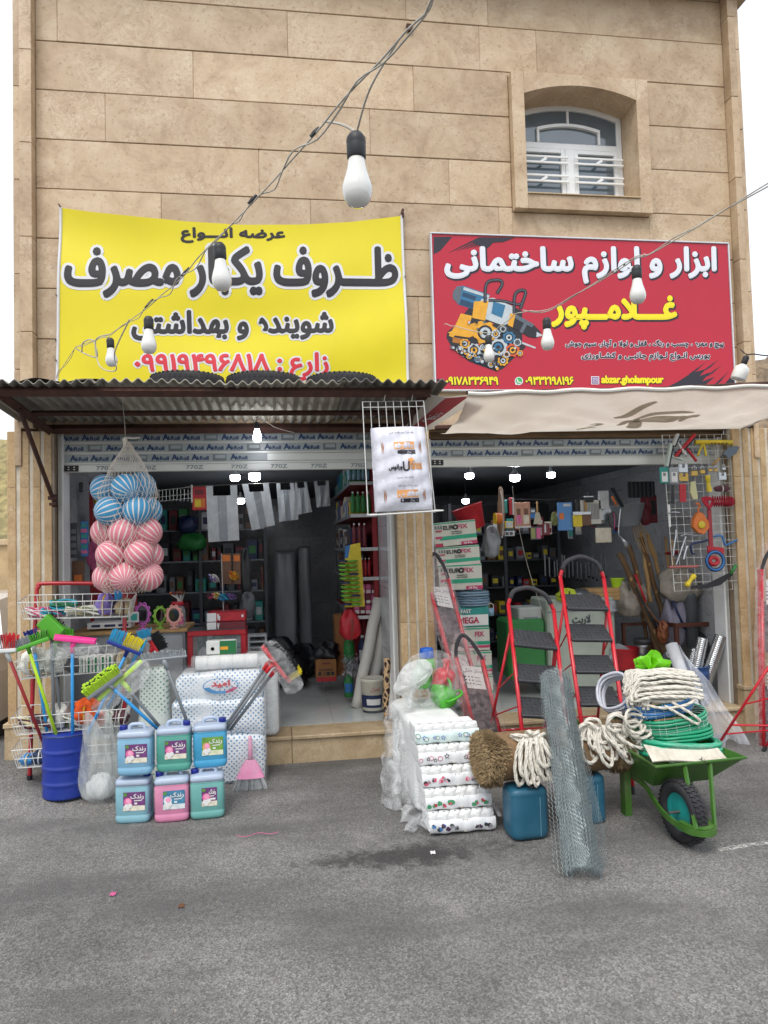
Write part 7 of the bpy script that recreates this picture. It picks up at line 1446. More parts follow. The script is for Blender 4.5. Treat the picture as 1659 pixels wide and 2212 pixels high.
G().add(tube([at(478, 1195, .8), at(483, 1330, .76)], .003, 5), M_WIRE).build('hook_stand', label='white wire stand holding the hair bands', cat='stand')
# left wall rack, razors and cans
t_ = thing('wall_shelf', 'red shelf unit against the left wall of the left shop', 'shelf', (.35, .9, .23)); x0, x1, z0, z1 = rect(197, 1040, 290, 1270, .9)
for x in (x0, x1): G().add(box(x-.015, x+.015, .9, .93, .231, z1), M_SHELF).build('post', t_)
for v in (1098, 1176, 1262): z = at(230, v, .9).z; G().add(box(x0+.016, x1-.016, .9, 1.2, z-.02, z), M_SHW).build('shelf_board', t_); G().add(box(x0+.016, x1-.016, .93, .94, z-.16, z-.021), M_SHELF).build('back_panel', t_)
for i, (u, m) in enumerate(((208, d_navy if False else d_nav), (219, d_blue), (232, d_pale), (244, d_red), (256, d_nav))): bottle('spray_can', ('dark spray can', 'blue spray can', 'pale spray can', 'red spray can', 'navy spray can')[i]+' on the red shelf by the left wall', u, 1052, 1097, 10, 1.0, m, (d_red, d_blue, d_grn, M_LW, d_red)[i], 'spray cans on the red shelf', d_yel)
for lb, q, m, bb in (('dark strip of packets hanging on the left wall', (152, 1130, 166, 1205), d_grey, [(.1, .9, .1+.2*i, .22+.2*i, d_mid) for i in range(4)]), ('blue strip of packets hanging on the left wall', (174, 1126, 190, 1202), d_blue, [(.1, .9, .08+.15*i, .18+.15*i, (d_pink, d_teal)[i % 2]) for i in range(6)]), ('dark book shaped packet low on the left wall', (155, 1212, 182, 1262), d_brn, [(.2, .8, .1, .4, d_or)]), ('small black charger on the left wall', (170, 1042, 178, 1063), d_blk, [])): carton('wall_packet', lb, q, .4, .02, m, 'packet', None, bb)
bundle('pink_bag', 'pink wrapped bag hanging behind the net of balls', at(212, 1235, .85), .09, .05, .3, d_pink, 'bag', None, 61, None)
# dark stock shelves at the back of the left shop
t_ = thing('back_shelf', 'dark shelves of stock at the back of the left shop', 'shelf', (1.2, 3.6, .23)); xb0, xb1 = .1, 1.75
for z in (.45, .85, 1.25, 1.65, 2.05): G().add(box(xb0, xb1, 3.4, 3.8, z-.02, z, .002), d_mid).build('shelf_board', t_)
for x in (xb0, .92, xb1): G().add(box(x-.02, x+.02, 3.38, 3.42, .232, 2.4), d_grey).build('post', t_)
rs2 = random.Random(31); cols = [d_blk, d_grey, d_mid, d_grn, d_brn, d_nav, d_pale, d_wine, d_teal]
cn = {d_blk: 'black', d_grey: 'charcoal', d_mid: 'grey', d_grn: 'green', d_brn: 'brown', d_nav: 'navy', d_pale: 'pale', d_wine: 'wine red', d_teal: 'teal', d_red: 'red', d_or: 'orange', d_yel: 'yellow', d_blue: 'blue', d_cream: 'cream', d_pink: 'pink', d_sil: 'silver'}
lv = {.45: 'lowest', .85: 'second', 1.25: 'third', 1.65: 'fourth', 2.05: 'top'}
def stock(x0, x1, y, z, hmax, lab, grp, palette, rr, wmin=.06, wmax=.16, dp=.25):
    x = x0; k = 0
    while x < x1-.04:
        w_ = rr.uniform(wmin, wmax); h = rr.uniform(.4, 1)*hmax; m = rr.choice(palette); w_ = min(w_, x1-x)
        t2 = thing('stock_box', cn[m]+' packet, '+ORD[k]+' from the left '+lab, 'packet', (x+w_/2, y+dp/2, z), group=grp); G().add(box(x+.004, x+w_-.004, y, y+dp, z, z+h, .006), m).build('body', t2); m3 = rr.choice([q for q in palette if q is not m]); G().add(box(x+w_*.2, x+w_*.8, y-.002, y-.001, z+h*.3, z+h*.7), m3).build('label', t2)
        x += w_+rr.uniform(0, .04); k += 1
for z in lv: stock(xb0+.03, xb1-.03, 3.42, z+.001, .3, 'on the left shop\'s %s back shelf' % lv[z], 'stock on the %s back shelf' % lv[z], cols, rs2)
for lb, u, v, sx, sz, m in (('green tub on the back shelves', 415, 1190, .18, .2, d_grn), ('blue watering can shape on the back shelves', 405, 1152, .12, .2, d_nav)): bundle('back_tub', lb, at(u, v, 3.3), sx, .12, sz, m, 'tub', None, int(u), None, .04)
# heaps of black bags and clear film at the back
M_BBAG = mat('black bag film', '#1d1f23', .4, .3, 10, spec=.5, bump=.9, bsc=20); M_GBAG = mat('grey shrink film', '#85898c', .35, .35, 3.0, spec=.6, bump=.7, bsc=9, stretch=(1, 1, .3))
for i, (u, v, sx, sz, y) in enumerate(((600, 1420, .22, .45, 2.5), (625, 1455, .2, .3, 2.1), (655, 1405, .18, .35, 2.7))):
    p = at(u, v, y); bundle('black_bag', ['black bag of stock standing left of the heap at the back', 'black bag of stock lying lowest in front of the heap', 'black bag of stock right of the heap beside the carton', 'black bag of stock on top of the heap', 'black bag of stock behind the grey stools'][i], (p.x, y, .55 if i == 3 else .231), sx, .2, sz if i != 3 else .35, M_BBAG, 'bag', None, 70+i, 'black bags at the back', .16)
for lb, q, y in (('tall stack of goods in grey film at the back of the left shop', (592, 1190, 640, 1330), 3.6), ('second film wrapped stack beside it, lower', (642, 1180, 672, 1290), 3.9)):
    x0, x1, z0, z1 = rect(*q, y); t_ = thing('film_stack', lb, 'wrapped stack', ((x0+x1)/2, y+.2, .23)); soft_block(x0, x1, y, y+.4, .232, z1, M_GBAG, int(q[0]), .015).build('bundle', t_)
for i in range(7): p = at(556, 1432-i*9, 1.5); t_ = thing('stool', ['grey plastic stool at the foot of the stack behind the display case', 'second stool of the stack behind the display case', 'third stool of the stack behind the display case', 'fourth stool of the stack behind the display case', 'fifth stool of the stack behind the display case', 'sixth stool of the stack behind the display case', 'topmost stool of the stack behind the display case'][i], 'stool', (p.x, 1.5, .24+.06*i), group='stacked stools'); G().add(box(-.1, .1, -.09, .09, .28, .3, .02, 2), d_pale if i > 2 else d_pink).build('seat', t_, local=True) if True else 0; [G().add(tube([(sx*.1, sy*.09, 0), (sx*.085, sy*.075, .285)], .012, 6), d_pale if i > 2 else d_pink).build('leg', t_, local=True) for sx in (-1, 1) for sy in (-1, 1)]
# shelf unit along the right wall of the left shop
t_ = thing('shelf_unit', 'red shelf unit with white edges along the left shop\'s right wall', 'shelf', (2.6, 1.9, .23)); sx0, sx1, sy0, sy1 = at(757, 1110, .95).x, 2.905, .95, 3.3
SZ = [at(775, v, .95).z for v in (1040, 1110, 1183, 1247, 1330)]
for z in SZ: G().add(box(sx0+.01, sx1, sy0+.005, sy1, z-.03, z-.004), M_SHELF).build('shelf_board', t_); G().add(box(sx0, sx1, sy0-.004, sy0+.004, z-.034, z, .002), M_SHW).build('end_edge', t_); G().add(box(sx0, sx0+.009, sy0+.005, sy1, z-.034, z, .002), d_mid).build('front_edge', t_)
G().add(box(sx1-.015, sx1-.003, sy0+.01, sy1, .3, 2.6), M_SHELF).build('back_panel', t_)
for y in (sy0+.03, 2.1, sy1-.03): G().add(box(sx1-.05, sx1-.016, y-.02, y+.02, .231, 2.6), M_SHELF).build('post', t_)
for i in range(4): bottle('green_bottle', ORD[i]+' green bottle from the left on the red shelf unit', 763+i*11, 1062, 1108, 10.5, 1.02, d_grn, M_LW, 'green bottles on the red shelf unit')
for i in range(3): bottle('red_bottle', ORD[i]+' dark red bottle from the left on the red shelf unit', 766+i*11, 1130, 1181, 9.5, 1.02, d_wine, M_LW, 'red bottles on the red shelf unit')
for i in range(5): bottle('red_refill', ORD[i]+' slim red bottle from the left on the red shelf unit', 768+i*7.5, 1205, 1244, 6, 1.02, d_red, M_LW, 'slim red bottles on the red shelf unit')
for i in range(5): bottle('pale_bottle', ORD[i]+' pale blue bottle from the left on the red unit\'s top shelf', 755+i*10, 1010, 1037, 9, 1.03, mat('goods ice', '#8fb7c6', .4, .1), M_LW, 'pale bottles on the top shelf')
for r_ in range(3):
    for k in range(4): carton('pink_box', 'small carton, %s in the %s row down, under the red bottles' % (ORD[k], ORD[r_]), (766+k*12, 1262+r_*22, 777+k*12, 1283+r_*22), 1.0, .1, d_pink if (k+r_) % 3 else d_wine, 'box', 'pink cartons on the red shelf unit', [(.1, .9, .1, .4, M_LW)])
for zi, z in enumerate(SZ[:4]):
    y = 1.25; k = 0; pal = [[d_blue, d_teal, d_pale, d_grn], [d_yel, d_cream, d_wine, d_blue, d_pale], [d_grey, d_brn, d_pale, d_nav], [d_brn, d_nav, d_mid, d_grey]][zi]
    while y < 3.1:
        w_ = rs2.uniform(.07, .15); h = rs2.uniform(.12, .24); m = rs2.choice(pal); t2 = thing('shelf_packet', cn[m]+' packet, '+ORD[k]+' going back on shelf %s of the red unit' % ('one', 'two', 'three', 'four')[zi], 'packet', (sx0+.1, y+w_/2, z), group='packets along shelf %s of the red unit' % ('one', 'two', 'three', 'four')[zi]); G().add(box(sx0+.02, sx0+.2, y+.004, y+w_-.004, z+.001, z+h, .006), m).build('body', t2); G().add(box(sx0+.0185, sx0+.0195, y+w_*.2, y+w_*.8, z+h*.25, z+h*.7), rs2.choice([q for q in pal if q is not m])).build('label', t2); y += w_+.02; k += 1
# card of green scourers
t_ = thing('scourer_card', 'yellow card hung with two columns of green coiled scourers', 'scourer card', at(760, 1315, .7)); P = [at(*q, .72) for q in ((745, 1180), (778, 1172), (788, 1310), (745, 1312))]
G().add(([tuple(p) for p in P], [(0, 1, 2, 3)]), d_yel).build('card', t_); G().add(([tuple(p+Vector((0, -.003, 0))) for p in (P[0], P[0].lerp(P[1], .35), P[0].lerp(P[1], .25).lerp(P[3], .2), P[0].lerp(P[3], .2))], [(0, 1, 2, 3)]), d_blue).build('card_corner', t_)
M_SC, M_SC2 = mat('scourer lime', '#5fae2f', .4, .3, 30), mat('scourer straw', '#9b8a4a', .6, .3, 30)
for c in range(2):
    for i in range(11):
        p = at(741+c*20+i*.9, 1212+i*9.3, .66); g = G(); g.add(tube(ring_pts(.043, 18, p, 'z', sy=.8), .008, 6, True), M_SC if (i*3+c) % 5 else d_nav, smooth=True); g.add(tube(ring_pts(.03, 14, p+Vector((0, 0, -.012)), 'z', sy=.8), .007, 6, True), M_SC2, smooth=True); g.build('scourer', t_)
carton('snack_bag', 'crumpled printed packet hanging at the shelf end', (828, 1150, 850, 1200), .8, .02, d_or, 'packet', None, [(.1, .9, .1, .5, d_pale), (.2, .8, .55, .9, d_wine)]); bundle('ribbon', 'bright pink and orange ribbon strip hanging at the door jamb', at(872-12, 1290, .75), .025, .02, .3, d_pink, 'ribbon', d_or, 77, None)
# rolls, bucket, cartons near the right jamb
M_CLR = mat('white sheet roll', '#cfcdc4', .5, .08, 4, bump=.2, bsc=12)
def roll(nm, lb, a, b, ya, yb_, r, m, grp=None, cat='roll', za=.233):
    A = at(*a, ya); A.z = za; B = at(*b, yb_); t_ = thing(nm, lb, cat, A, group=grp); k = (B-A).length; S = [A.lerp(B, i/12)+Vector((.004*math.sin(i*1.3), .004*math.cos(i*2.1), 0)) for i in range(13)]
    G().add(tube(S, r, 18), m, smooth=True).build('sheet', t_); G().add(tube([B-(B-A).normalized()*.01, B+(B-A).normalized()*.004], r*.45, 12), d_grey).build('core', t_); return t_
roll('sheet_roll', 'tall white sheet roll leaning furthest left by the door jamb', (770, 1525), (818, 1292), .85, .95, .055, M_CLR, 'tall white rolls'); roll('sheet_roll', 'tall white sheet roll leaning behind the bucket', (800, 1500), (832, 1318), .95, 1.0, .055, M_CLR, 'tall white rolls'); roll('mop_pole', 'thin dark pole standing behind the white rolls', (842, 1440), (851, 1270), .55, .6, .007, d_blk, None, 'pole')
p = at(808, 1537, .62); t_ = thing('white_bucket', 'white paint bucket with a blue and white label by the rolls', 'bucket', (p.x, .66, .232)); G().add(lathe([(.095, 0), (.1, .008), (.116, .28), (.122, .285), (.122, .31), (.116, .312), (.105, .3), (.001, .298)], 28), mat('bucket white', '#c9c6b8', .5, .08, 6), smooth=True).build('pail', t_, local=True); G().add(lathe([(.1055, .05), (.1145, .165)], 24, -170, -50), d_nav, smooth=True).build('label', t_, local=True); G().add(lathe([(.108, .075), (.1135, .13)], 12, -130, -60), M_LW, smooth=True).build('label_panel', t_, local=True)
g = G(); V_, F_, il, _ = glyphs('تهران'); g.add(([(.1165*math.sin(-.35+.8*a), -.1165*math.cos(-.35+.8*a)-.001, .195+.05*b) for a, b in V_], F_), d_red); g.build('lettering', t_, local=True); G().add(lathe([(.101, 0), (.1015, .022)], 28), d_grey).build('base_band', t_, local=True)
def leo():
    m = mat('leopard sheet', '#cfae86', .4, .1); t = m.node_tree; L = t.links.new; v = N(t, 'TexVoronoi', in_Scale=24.0); v.feature = 'DISTANCE_TO_EDGE'; tc = N(t, 'TexCoord'); mp = N(t, 'Mapping'); mp.inputs['Scale'].default_value = (1, 1, .7); L(tc.outputs['Object'], mp.inputs[0]); L(mp.outputs[0], v.inputs['Vector']); r = ramp(t, v.outputs[0], [(.1, '#cfae86'), (.16, '#33201a')]); L(r.outputs[0], t.nodes['Principled BSDF'].inputs['Base Color']); return m
roll('print_roll', 'roll of spotted brown sheet standing by the door jamb', (835, 1548), (836, 1422), .32, .36, .032, leo(), 'decor rolls by the door jamb'); roll('print_roll', 'roll of white ribbed sheet standing by the door jamb', (846, 1560), (850, 1428), .26, .30, .028, mat('ribbed sheet', '#c9c8c2', .5, .12, 60, stretch=(.2, .2, 3)), 'decor rolls by the door jamb'); roll('print_roll', 'short roll of white squared sheet standing by the door jamb', (856, 1566), (860, 1488), .22, .24, .024, mat('squared sheet', '#bcc4cc', .5, .1, 30), 'decor rolls by the door jamb')
carton('carton', 'brown carton with a red base holding black bags', (683, 1425, 727, 1472), 1.55, .3, M_CARD, 'carton', None, [(.02, .98, 0, .2, d_red), (.1, .24, .28, .44, d_blk), (.5, .68, .28, .44, d_blk), (.72, .88, .28, .44, d_blk), (.38, .42, .28, .44, d_blk)], [('021-22946644', .15, .8, .5, .58, d_blk), ('Reyhaneh', .3, .7, .78, .88, d_wine)]); p = at(706, 1424, 1.65); bundle('bag_filling', 'black bags filling the brown carton', (p.x, 1.7, p.z-.06), .13, .12, .22, M_BBAG, 'bag', None, 81, None, .14)
t_ = carton('carton', 'plain brown carton behind the green bottle', (725, 1330, 745, 1460), 1.75, .3, M_CARD)
bottle('detergent_bottle', 'large green detergent bottle standing on the floor by the rolls', 754, 1450, 1505, 20, 1.1, d_grn, M_LW, None, d_blue); bottle('detergent_bottle', 'green bottle behind the silver tinsel', 755, 1372, 1430, 24, 1.25, d_grn, M_LW, None); bottle('detergent_bottle', 'navy bottle beside the white rolls', 785, 1372, 1440, 20, 1.3, d_nav, M_LW, None, d_pale)
g = G(); p = at(757, 1440, 1.05)
for i in range(160): a = Vector((rs2.uniform(-1, 1)*.075, rs2.uniform(-1, 1)*.05, rs2.uniform(-1, 1)*.1)); b = a+Vector((rs2.uniform(-1, 1), rs2.uniform(-1, 1), rs2.uniform(-1, 1)))*.035; g.add(tube([p+a, p+(a+b)/2+Vector((.01, 0, .012)), p+b], .0022, 4), M_STEEL)
g.build('steel_wool', label='tangle of silver steel wool hanging by the rolls', cat='steel wool')
bundle('net_sack', 'red net sack hanging under the scourer card', at(757, 1382, .95), .1, .06, .26, d_red, 'sack', d_brn, 85, None, .1)
# ================================================================== right shop
W_EU = mat('carton cream', '#c9c9bc', .7, .06, 12); E_G = C('eurofix green', '#1f9c78'); E_P = C('eurofix pink', '#b93a66'); E_R = C('eurofix red', '#b02a48'); E_K = C('eurofix black', '#26262a')
def euro(lb, q, y, tilt):
    t_ = carton('glue_carton', lb, q, y, .32, W_EU, 'box', 'cartons by the middle pillar', [(.0, 1, .93, .98, E_G), (.14, 1, .26, .42, E_G), (.04, .2, .33, .43, E_P), (.62, 1, .0, .14, E_P), (.02, .2, .0, .14, E_R), (.06, .2, .62, .68, E_R), (.05, .09, .74, .88, d_mid), (.11, .15, .74, .88, d_mid), (.17, .21, .74, .88, d_mid)],
                [('EUR', .24, .48, .68, .85, E_K), ('FIX', .57, .80, .68, .85, E_P), ('PROFESSIONAL', .42, .66, .55, .6, E_K), ('FAST ADHESIVE', .42, .66, .47, .52, E_K), ('24 Pcs.', .68, .88, .03, .11, M_LW)])
    x0, x1, z0, z1 = rect(*q, y); X, Z = x0+(x1-x0)*.525, z0+(z1-z0)*.765; r = (z1-z0)*.1
    G().add(tube(ring_pts(r*.8, 20, (X, y-.005, Z), 'y'), r*.32, 6, True), E_K, smooth=True).build('ring_mark', t_)
    c = Vector(((x0+x1)/2, y, z0)); t_.rotation_euler = (0, R(tilt), 0); return t_
euro('top carton of the printed stack beside the middle pillar', (938, 1126, 1031, 1178), .42, -4.5); euro('second carton of the printed stack beside the middle pillar', (944, 1180, 1038, 1226), .40, -3); euro('third carton of the printed stack, resting on the clear hose', (948, 1219, 1042, 1274), .38, -1)
for lb, q, w_ in (('white carton with green edges under the teal box', (975, 1356, 1058, 1406), True), ('white carton second from the floor by the middle pillar', (980, 1408, 1063, 1458), False), ('white carton standing on the floor by the middle pillar', (985, 1460, 1066, 1514), False)): carton('glue_carton', lb, q, .36, .32, W_EU, 'box', 'cartons by the middle pillar', [(0, 1, .92, .98, E_G), (.4, 1, .12, .22, E_P), (.4, 1, .26, .40, E_G)], [('FIX', .62, .84, .62, .82, E_P)])
carton('teal_carton', 'teal carton with a red word under the clear hose', (970, 1312, 1056, 1355), .37, .32, d_teal, 'box', None, [(.2, .98, .08, .62, M_LW)], [('MEGA', .25, .74, .2, .5, E_R), ('FAST', .3, .55, .72, .9, M_LW)])
coil('coil of clear bluish hose between the cartons', tuple(at(1018, 1308, .52)), .16, .16, 6, 2, .012, mat('hose clear', '#86a3b8', .2, .1, 10, spec=.7, tl=.3), (0, 0), grp='hoses in the right shop')
p = at(1060, 1330, .4); t_ = thing('measuring_cup', 'small clear blue cup hanging beside the teal carton', 'cup', (p.x, .4, p.z)); G().add(lathe([(.03, 0), (.034, .07), (.03, .068), (.027, .004), (.001, .004)], 16), mat('cup blue', '#8fb4c9', .2, .05, tl=.3), smooth=True).build('cup', t_, local=True); G().add(tube(ring_pts(.03, 12, (0, 0, .085), 'y'), .003, 5, True), M_WIRE).build('handle', t_, local=True)
# tubs
def tub(lb, u0, v0, u1, v1, y, m, tilt, k=.72, nm='tub'):
    x0, x1, z0, z1 = rect(u0, v0, u1, v1, y); r = (x1-x0)/2; h = z1-z0; t_ = thing(nm, lb, 'tub', M=T((x0+x1)/2, y+r, z0) @ RY(tilt)); G().add(lathe([(r*k*.96, 0), (r*k, .01), (r, h), (r*1.03, h+.004), (r*1.03, h+.012), (r*.97, h+.01), (r*k*.95, .012), (.001, .01)], 32), m, smooth=True).build('shell', t_, local=True)
tub('bright red tub hanging above the printed cartons', 1000, 1092, 1066, 1142, .55, d_red, -18); tub('grey plastic tub hanging before the poles', 1338, 1090, 1412, 1136, .75, mat('tub grey', '#7f868b', .4, .1, 6), -4, .62)
p = at(1076, 1120, .5); t_ = thing('orange_reel', 'orange reel hanging beside the red tub', 'reel', p); g = G(); [g.add(tube(ring_pts(.045, 22, (.012*(i-2), 0, 0), 'x'), .009, 6, True), d_or, smooth=True) for i in range(5)]; g.build('cord', t_, local=True); G().add(lathe([(.055, -.035), (.055, -.028)], 22), d_yel, RY(90)).build('flange', t_, local=True)
# hanging tools on the line across the doorway
tl_ = [('red comb shaped tool packet on the line', (1100, 1075, 1111, 1112), d_red, [(.6, .95, 0, 1, d_pale)]), ('teal narrow packet on the line', (1089, 1080, 1096, 1108), d_teal, []), ('printed packet of bottle shapes on the line', (1111, 1085, 1146, 1140), mat('goods peach', '#b98a72', .6, .3, 25), [(.1, .42, .15, .5, d_pink), (.55, .9, .15, .5, d_cream), (.15, .38, .5, .75, d_brn), (.6, .85, .5, .75, d_brn), (0, 1, 0, .06, d_pale)]), ('blue card with a spray gun on the line', (1205, 1085, 1237, 1146), mat('goods sky', '#4f86c0', .4, .15), [(.4, .9, .85, .95, d_pale), (.1, .4, .4, .62, d_or)]), ('white vent grille hanging on the line', (1255, 1080, 1299, 1132), mat('grille white', '#c9c7bc', .5, .05), [(.35+.07*i, .38+.07*i, .2, .85, d_mid) for i in range(8)]), ('pale board hanging above the disc', (1293, 1060, 1316, 1100), d_pale, []), ('pink and green pliers card under the scraper', (1146, 1138, 1169, 1166), d_grey, [(.05, .45, .1, .9, mat('goods olive', '#8d9156', .5, .2)), (.55, .95, .1, .9, d_pink)]), ('red framed card beside the pliers', (1171, 1130, 1188, 1156), d_wine, [(.3, .5, .2, .9, d_pale)]), ('small yellow blister pack on the line', (1078, 1126, 1109, 1141), d_yel, [(.5, .95, .1, .9, d_pale)]), ('grey blister pack below the yellow one', (1090, 1147, 1112, 1158), d_pale, [(.1, .4, .2, .8, d_grey), (.5, .8, .2, .8, d_grey)]), ('dark red bag of hooks hanging by the right wall', (1385, 1070, 1420, 1130), d_wine, [(.2, .5, .2, .6, d_grey), (.6, .9, .3, .8, d_blk)]), ('beige cloth hanging under the pale board', (1287, 1140, 1321, 1172), d_cream, []), ('stack of dark strips hanging high by the right wall', (1357, 1040, 1415, 1075), d_blk, [(.1+.15*i, .17+.15*i, 0, 1, d_grey) for i in range(6)])]
for lb, q, m, bb in tl_: carton('hanging_packet', lb, q, .62 if q[0] < 1340 else 1.1, .014, m, 'packet', None, bb)
for i in range(17):
    u = 1062+i*16.5; v = 1098+rs2.uniform(-14, 30); m, m2 = rs2.sample([d_grey, d_brn, d_sil, d_wine, d_cream, d_blue, d_mid, d_teal], 2); carton('hanging_packet', cn[m]+' packet, '+ORD[i]+' from the left, hanging deeper behind the tool line', (u, v, u+rs2.uniform(9, 15), v+rs2.uniform(22, 48)), 1.15, .02, m, 'packet', 'packets behind the tool line', [(.12, .88, .15, .5, m2), (.2, .8, .65, .85, d_pale)])
def brush(lb, u, v0, v1, hm, bm_, y=.6, wpx=20):
    a, b = at(u, v0, y), at(u, v1, y); w_ = (at(u+wpx/2, v0, y)-at(u-wpx/2, v0, y)).length/2; h = a.z-b.z; t_ = thing('paint_brush', lb, 'brush', (b.x, y, b.z), group='brushes on the line'); G().add(box(-w_*.3, w_*.3, -.008, .008, h*.5, h, .006), hm).build('handle', t_, local=True); G().add(box(-w_, w_, -.012, .012, h*.42, h*.55, .003), M_STEEL).build('ferrule', t_, local=True); G().add(box(-w_*.97, w_*.97, -.011, .011, 0, h*.42, .004), bm_).build('bristles', t_, local=True)
brush('wide paint brush with dark handle on the line', 1248, 1078, 1138, d_blk, d_yel); brush('wide paint brush with wooden handle before the vent grille', 1267, 1080, 1135, M_WOOD, d_brn); brush('brush with black handle above the others on the line', 1272, 1060, 1085, d_blk, d_blk)
t_ = thing('scraper', 'wooden handled paint scraper hanging on the line', 'scraper', at(1162, 1132, .58)); p = at(1162, 1132, .58); q = at(1157, 1083, .58); h = q.z-p.z; G().add(prism([(-.045, 0), (.045, 0), (.02, h*.5), (.008, h*.52), (-.008, h*.52), (-.02, h*.5)], -.002, .002), mat('scraper steel', '#a39d8c', .45, .15, 20, metal=.5)).build('blade', t_, local=True); G().add(box(-.008, .008, -.008, .008, h*.5, h, .005), M_WOOD).build('handle', t_, local=True)
p = at(1303, 1106, .7); t_ = thing('saw_disc', 'silver cutting disc hanging behind the vent grille', 'disc', p); G().add(lathe([(.02, -.002), (.085, -.002), (.085, .002), (.02, .002)], 32), M_STEEL, RX(90)).build('disc', t_, local=True); G().add(lathe([(.02, -.004), (.05, -.004)], 24), d_grey, RX(90)).build('hub', t_, local=True)
t_ = thing('trowel', 'plastering trowel with orange grip hanging on the line', 'trowel', at(1335, 1080, .6)); a, b = at(1327, 1062, .6), at(1345, 1095, .6); G().add(box(-.035, .035, -.002, .002, 0, (b-a).length*1.25), d_blk, along(b, a) @ T(0, 0, 0)).build('plate', t_); G().add(tube([at(1322, 1072, .57), at(1332, 1092, .57)], .012, 8), d_or, smooth=True).build('grip', t_)
t_ = thing('gas_torch', 'long steel gas torch hanging at an angle before the poles', 'torch', at(1340, 1170, .5)); G().add(tube(spline([at(1341, 1095, .5), at(1336, 1150, .5), at(1343, 1162, .5), at(1350, 1170, .5)], 6), .006, 8), M_STEEL, smooth=True).build('tube', t_); a, b = at(1344, 1163, .5), at(1356, 1182, .5); G().add(tube([a, a.lerp(b, .3), b], [.012, .02, .026], 14), M_STEEL, smooth=True).build('burner', t_)
bundle('work_glove', 'green knitted glove hanging beside the blue card', at(1198, 1136, .6), .03, .02, .12, k_olive, 'glove', None, 91, None); bundle('work_glove', 'yellow and grey glove hanging by the disc', at(1325, 1140, .65), .045, .025, .14, k_grey, 'glove', d_pink, 92, None); bundle('clear_sack', 'clear bag hanging under the red tub', at(1062, 1205, .75), .08, .06, .28, M_GBAG, 'bag', None, 93, None); bundle('tool_bunch', 'bunch of paper wrapped tools hanging beside the orange reel', at(1084, 1158, .6), .03, .03, .42, mat('goods kraft', '#8a6f58', .7, .3, 15), 'tools', d_pale, 94, None); bundle('red_bag', 'wine red bundle hanging at the right wall', at(1395, 1135, 1.0), .06, .04, .25, d_wine, 'bag', None, 95, None)
G().add(tube([at(1062, 1078, .6), at(1200, 1080, .62), at(1345, 1058, .64)], .003, 5), M_DCORD).build('tool_line', label='dark line carrying the tools across the right doorway', cat='line'); G().add(tube(spline([at(1107, 1050, .55), at(1110, 1080, .55), at(1125, 1160, .5), at(1145, 1240, .4), at(1175, 1330, .3)], 8), .0022, 5), M_CORD).build('hanging_wire', label='thin pale wire trailing down into the right doorway', cat='wire')
# back of the right shop: shelves of small hardware
t_ = thing('hardware_shelf', 'dark hardware shelves across the back of the right shop', 'shelf', (4.6, 3.2, .23))
lv2 = {.5: 'lowest', .85: 'second', 1.2: 'third', 1.55: 'fourth', 1.9: 'top'}
for z in lv2: G().add(box(3.4, 5.6, 3.0, 3.35, z-.02, z), d_grey).build('shelf_board', t_)
for x in (3.4, 4.13, 4.86, 5.6): G().add(box(x-.02, x+.02, 2.98, 3.02, .232, 2.3), d_grey).build('post', t_)
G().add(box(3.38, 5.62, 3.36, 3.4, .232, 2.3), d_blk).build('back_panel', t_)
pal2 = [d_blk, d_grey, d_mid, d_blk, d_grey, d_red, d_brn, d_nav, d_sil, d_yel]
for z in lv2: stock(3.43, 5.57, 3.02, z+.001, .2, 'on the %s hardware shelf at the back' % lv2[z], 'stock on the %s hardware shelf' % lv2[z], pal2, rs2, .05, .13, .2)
for i in range(16): p = at(1180+i*8.5+rs2.uniform(-2, 2), 1250+rs2.uniform(-6, 4), 2.2); tag(G().add(tube([p, p+Vector((0, 0, .2+rs2.uniform(0, .08)))], .009, 6), M_STEEL).add(ball(.016, 8, 5), d_blk, T(p+Vector((0, 0, 0))), True).build('spanner'), ORD[i]+' steel spanner from the left in the row behind the tool line', 'spanner', 'hanging spanners')
# chest, crate and goods on the floor
t_ = carton('freezer_chest', 'pale green metal chest with handwriting behind the ladders', (1185, 1292, 1332, 1500), .75, .5, mat('chest paint', '#a9b3a6', .5, .12, 5, dirt='#7d8378', dirt_amt=.4), 'chest', None, [(.0, 1, .86, .875, d_mid)], [('سفارشات', .4, .72, .86, .93, d_grey), ('لاریت', .36, .62, .72, .82, d_grey)], bev=.02)
carton('green_bin', 'deep green plastic bin on the floor behind the shorter ladder', (1098, 1338, 1182, 1468), .8, .4, mat('bin green', '#2f7a3c', .45, .15, 5), 'bin', None, [], bev=.03); carton('grey_tote', 'pale grey tote standing on the green bin', (1120, 1312, 1172, 1340), .85, .3, mat('tote grey', '#a8ada9', .5, .1), 'tote', None, [(.2, .8, .1, .25, d_mid)], bev=.015)
carton('planks', 'three short wooden planks stacked on the chest', (1272, 1271, 1345, 1297), .8, .2, M_WOOD, 'planks', None, [(0, 1, .32, .35, d_brn), (0, 1, .65, .68, d_brn)]); tub('lime green bowl standing on the wooden planks', 1327, 1252, 1355, 1272, .85, B_LIME, 0, .8, 'bowl'); tub('wine red pot standing on the chest', 1225, 1285, 1275, 1310, .85, d_wine, 0, .95, 'pot')
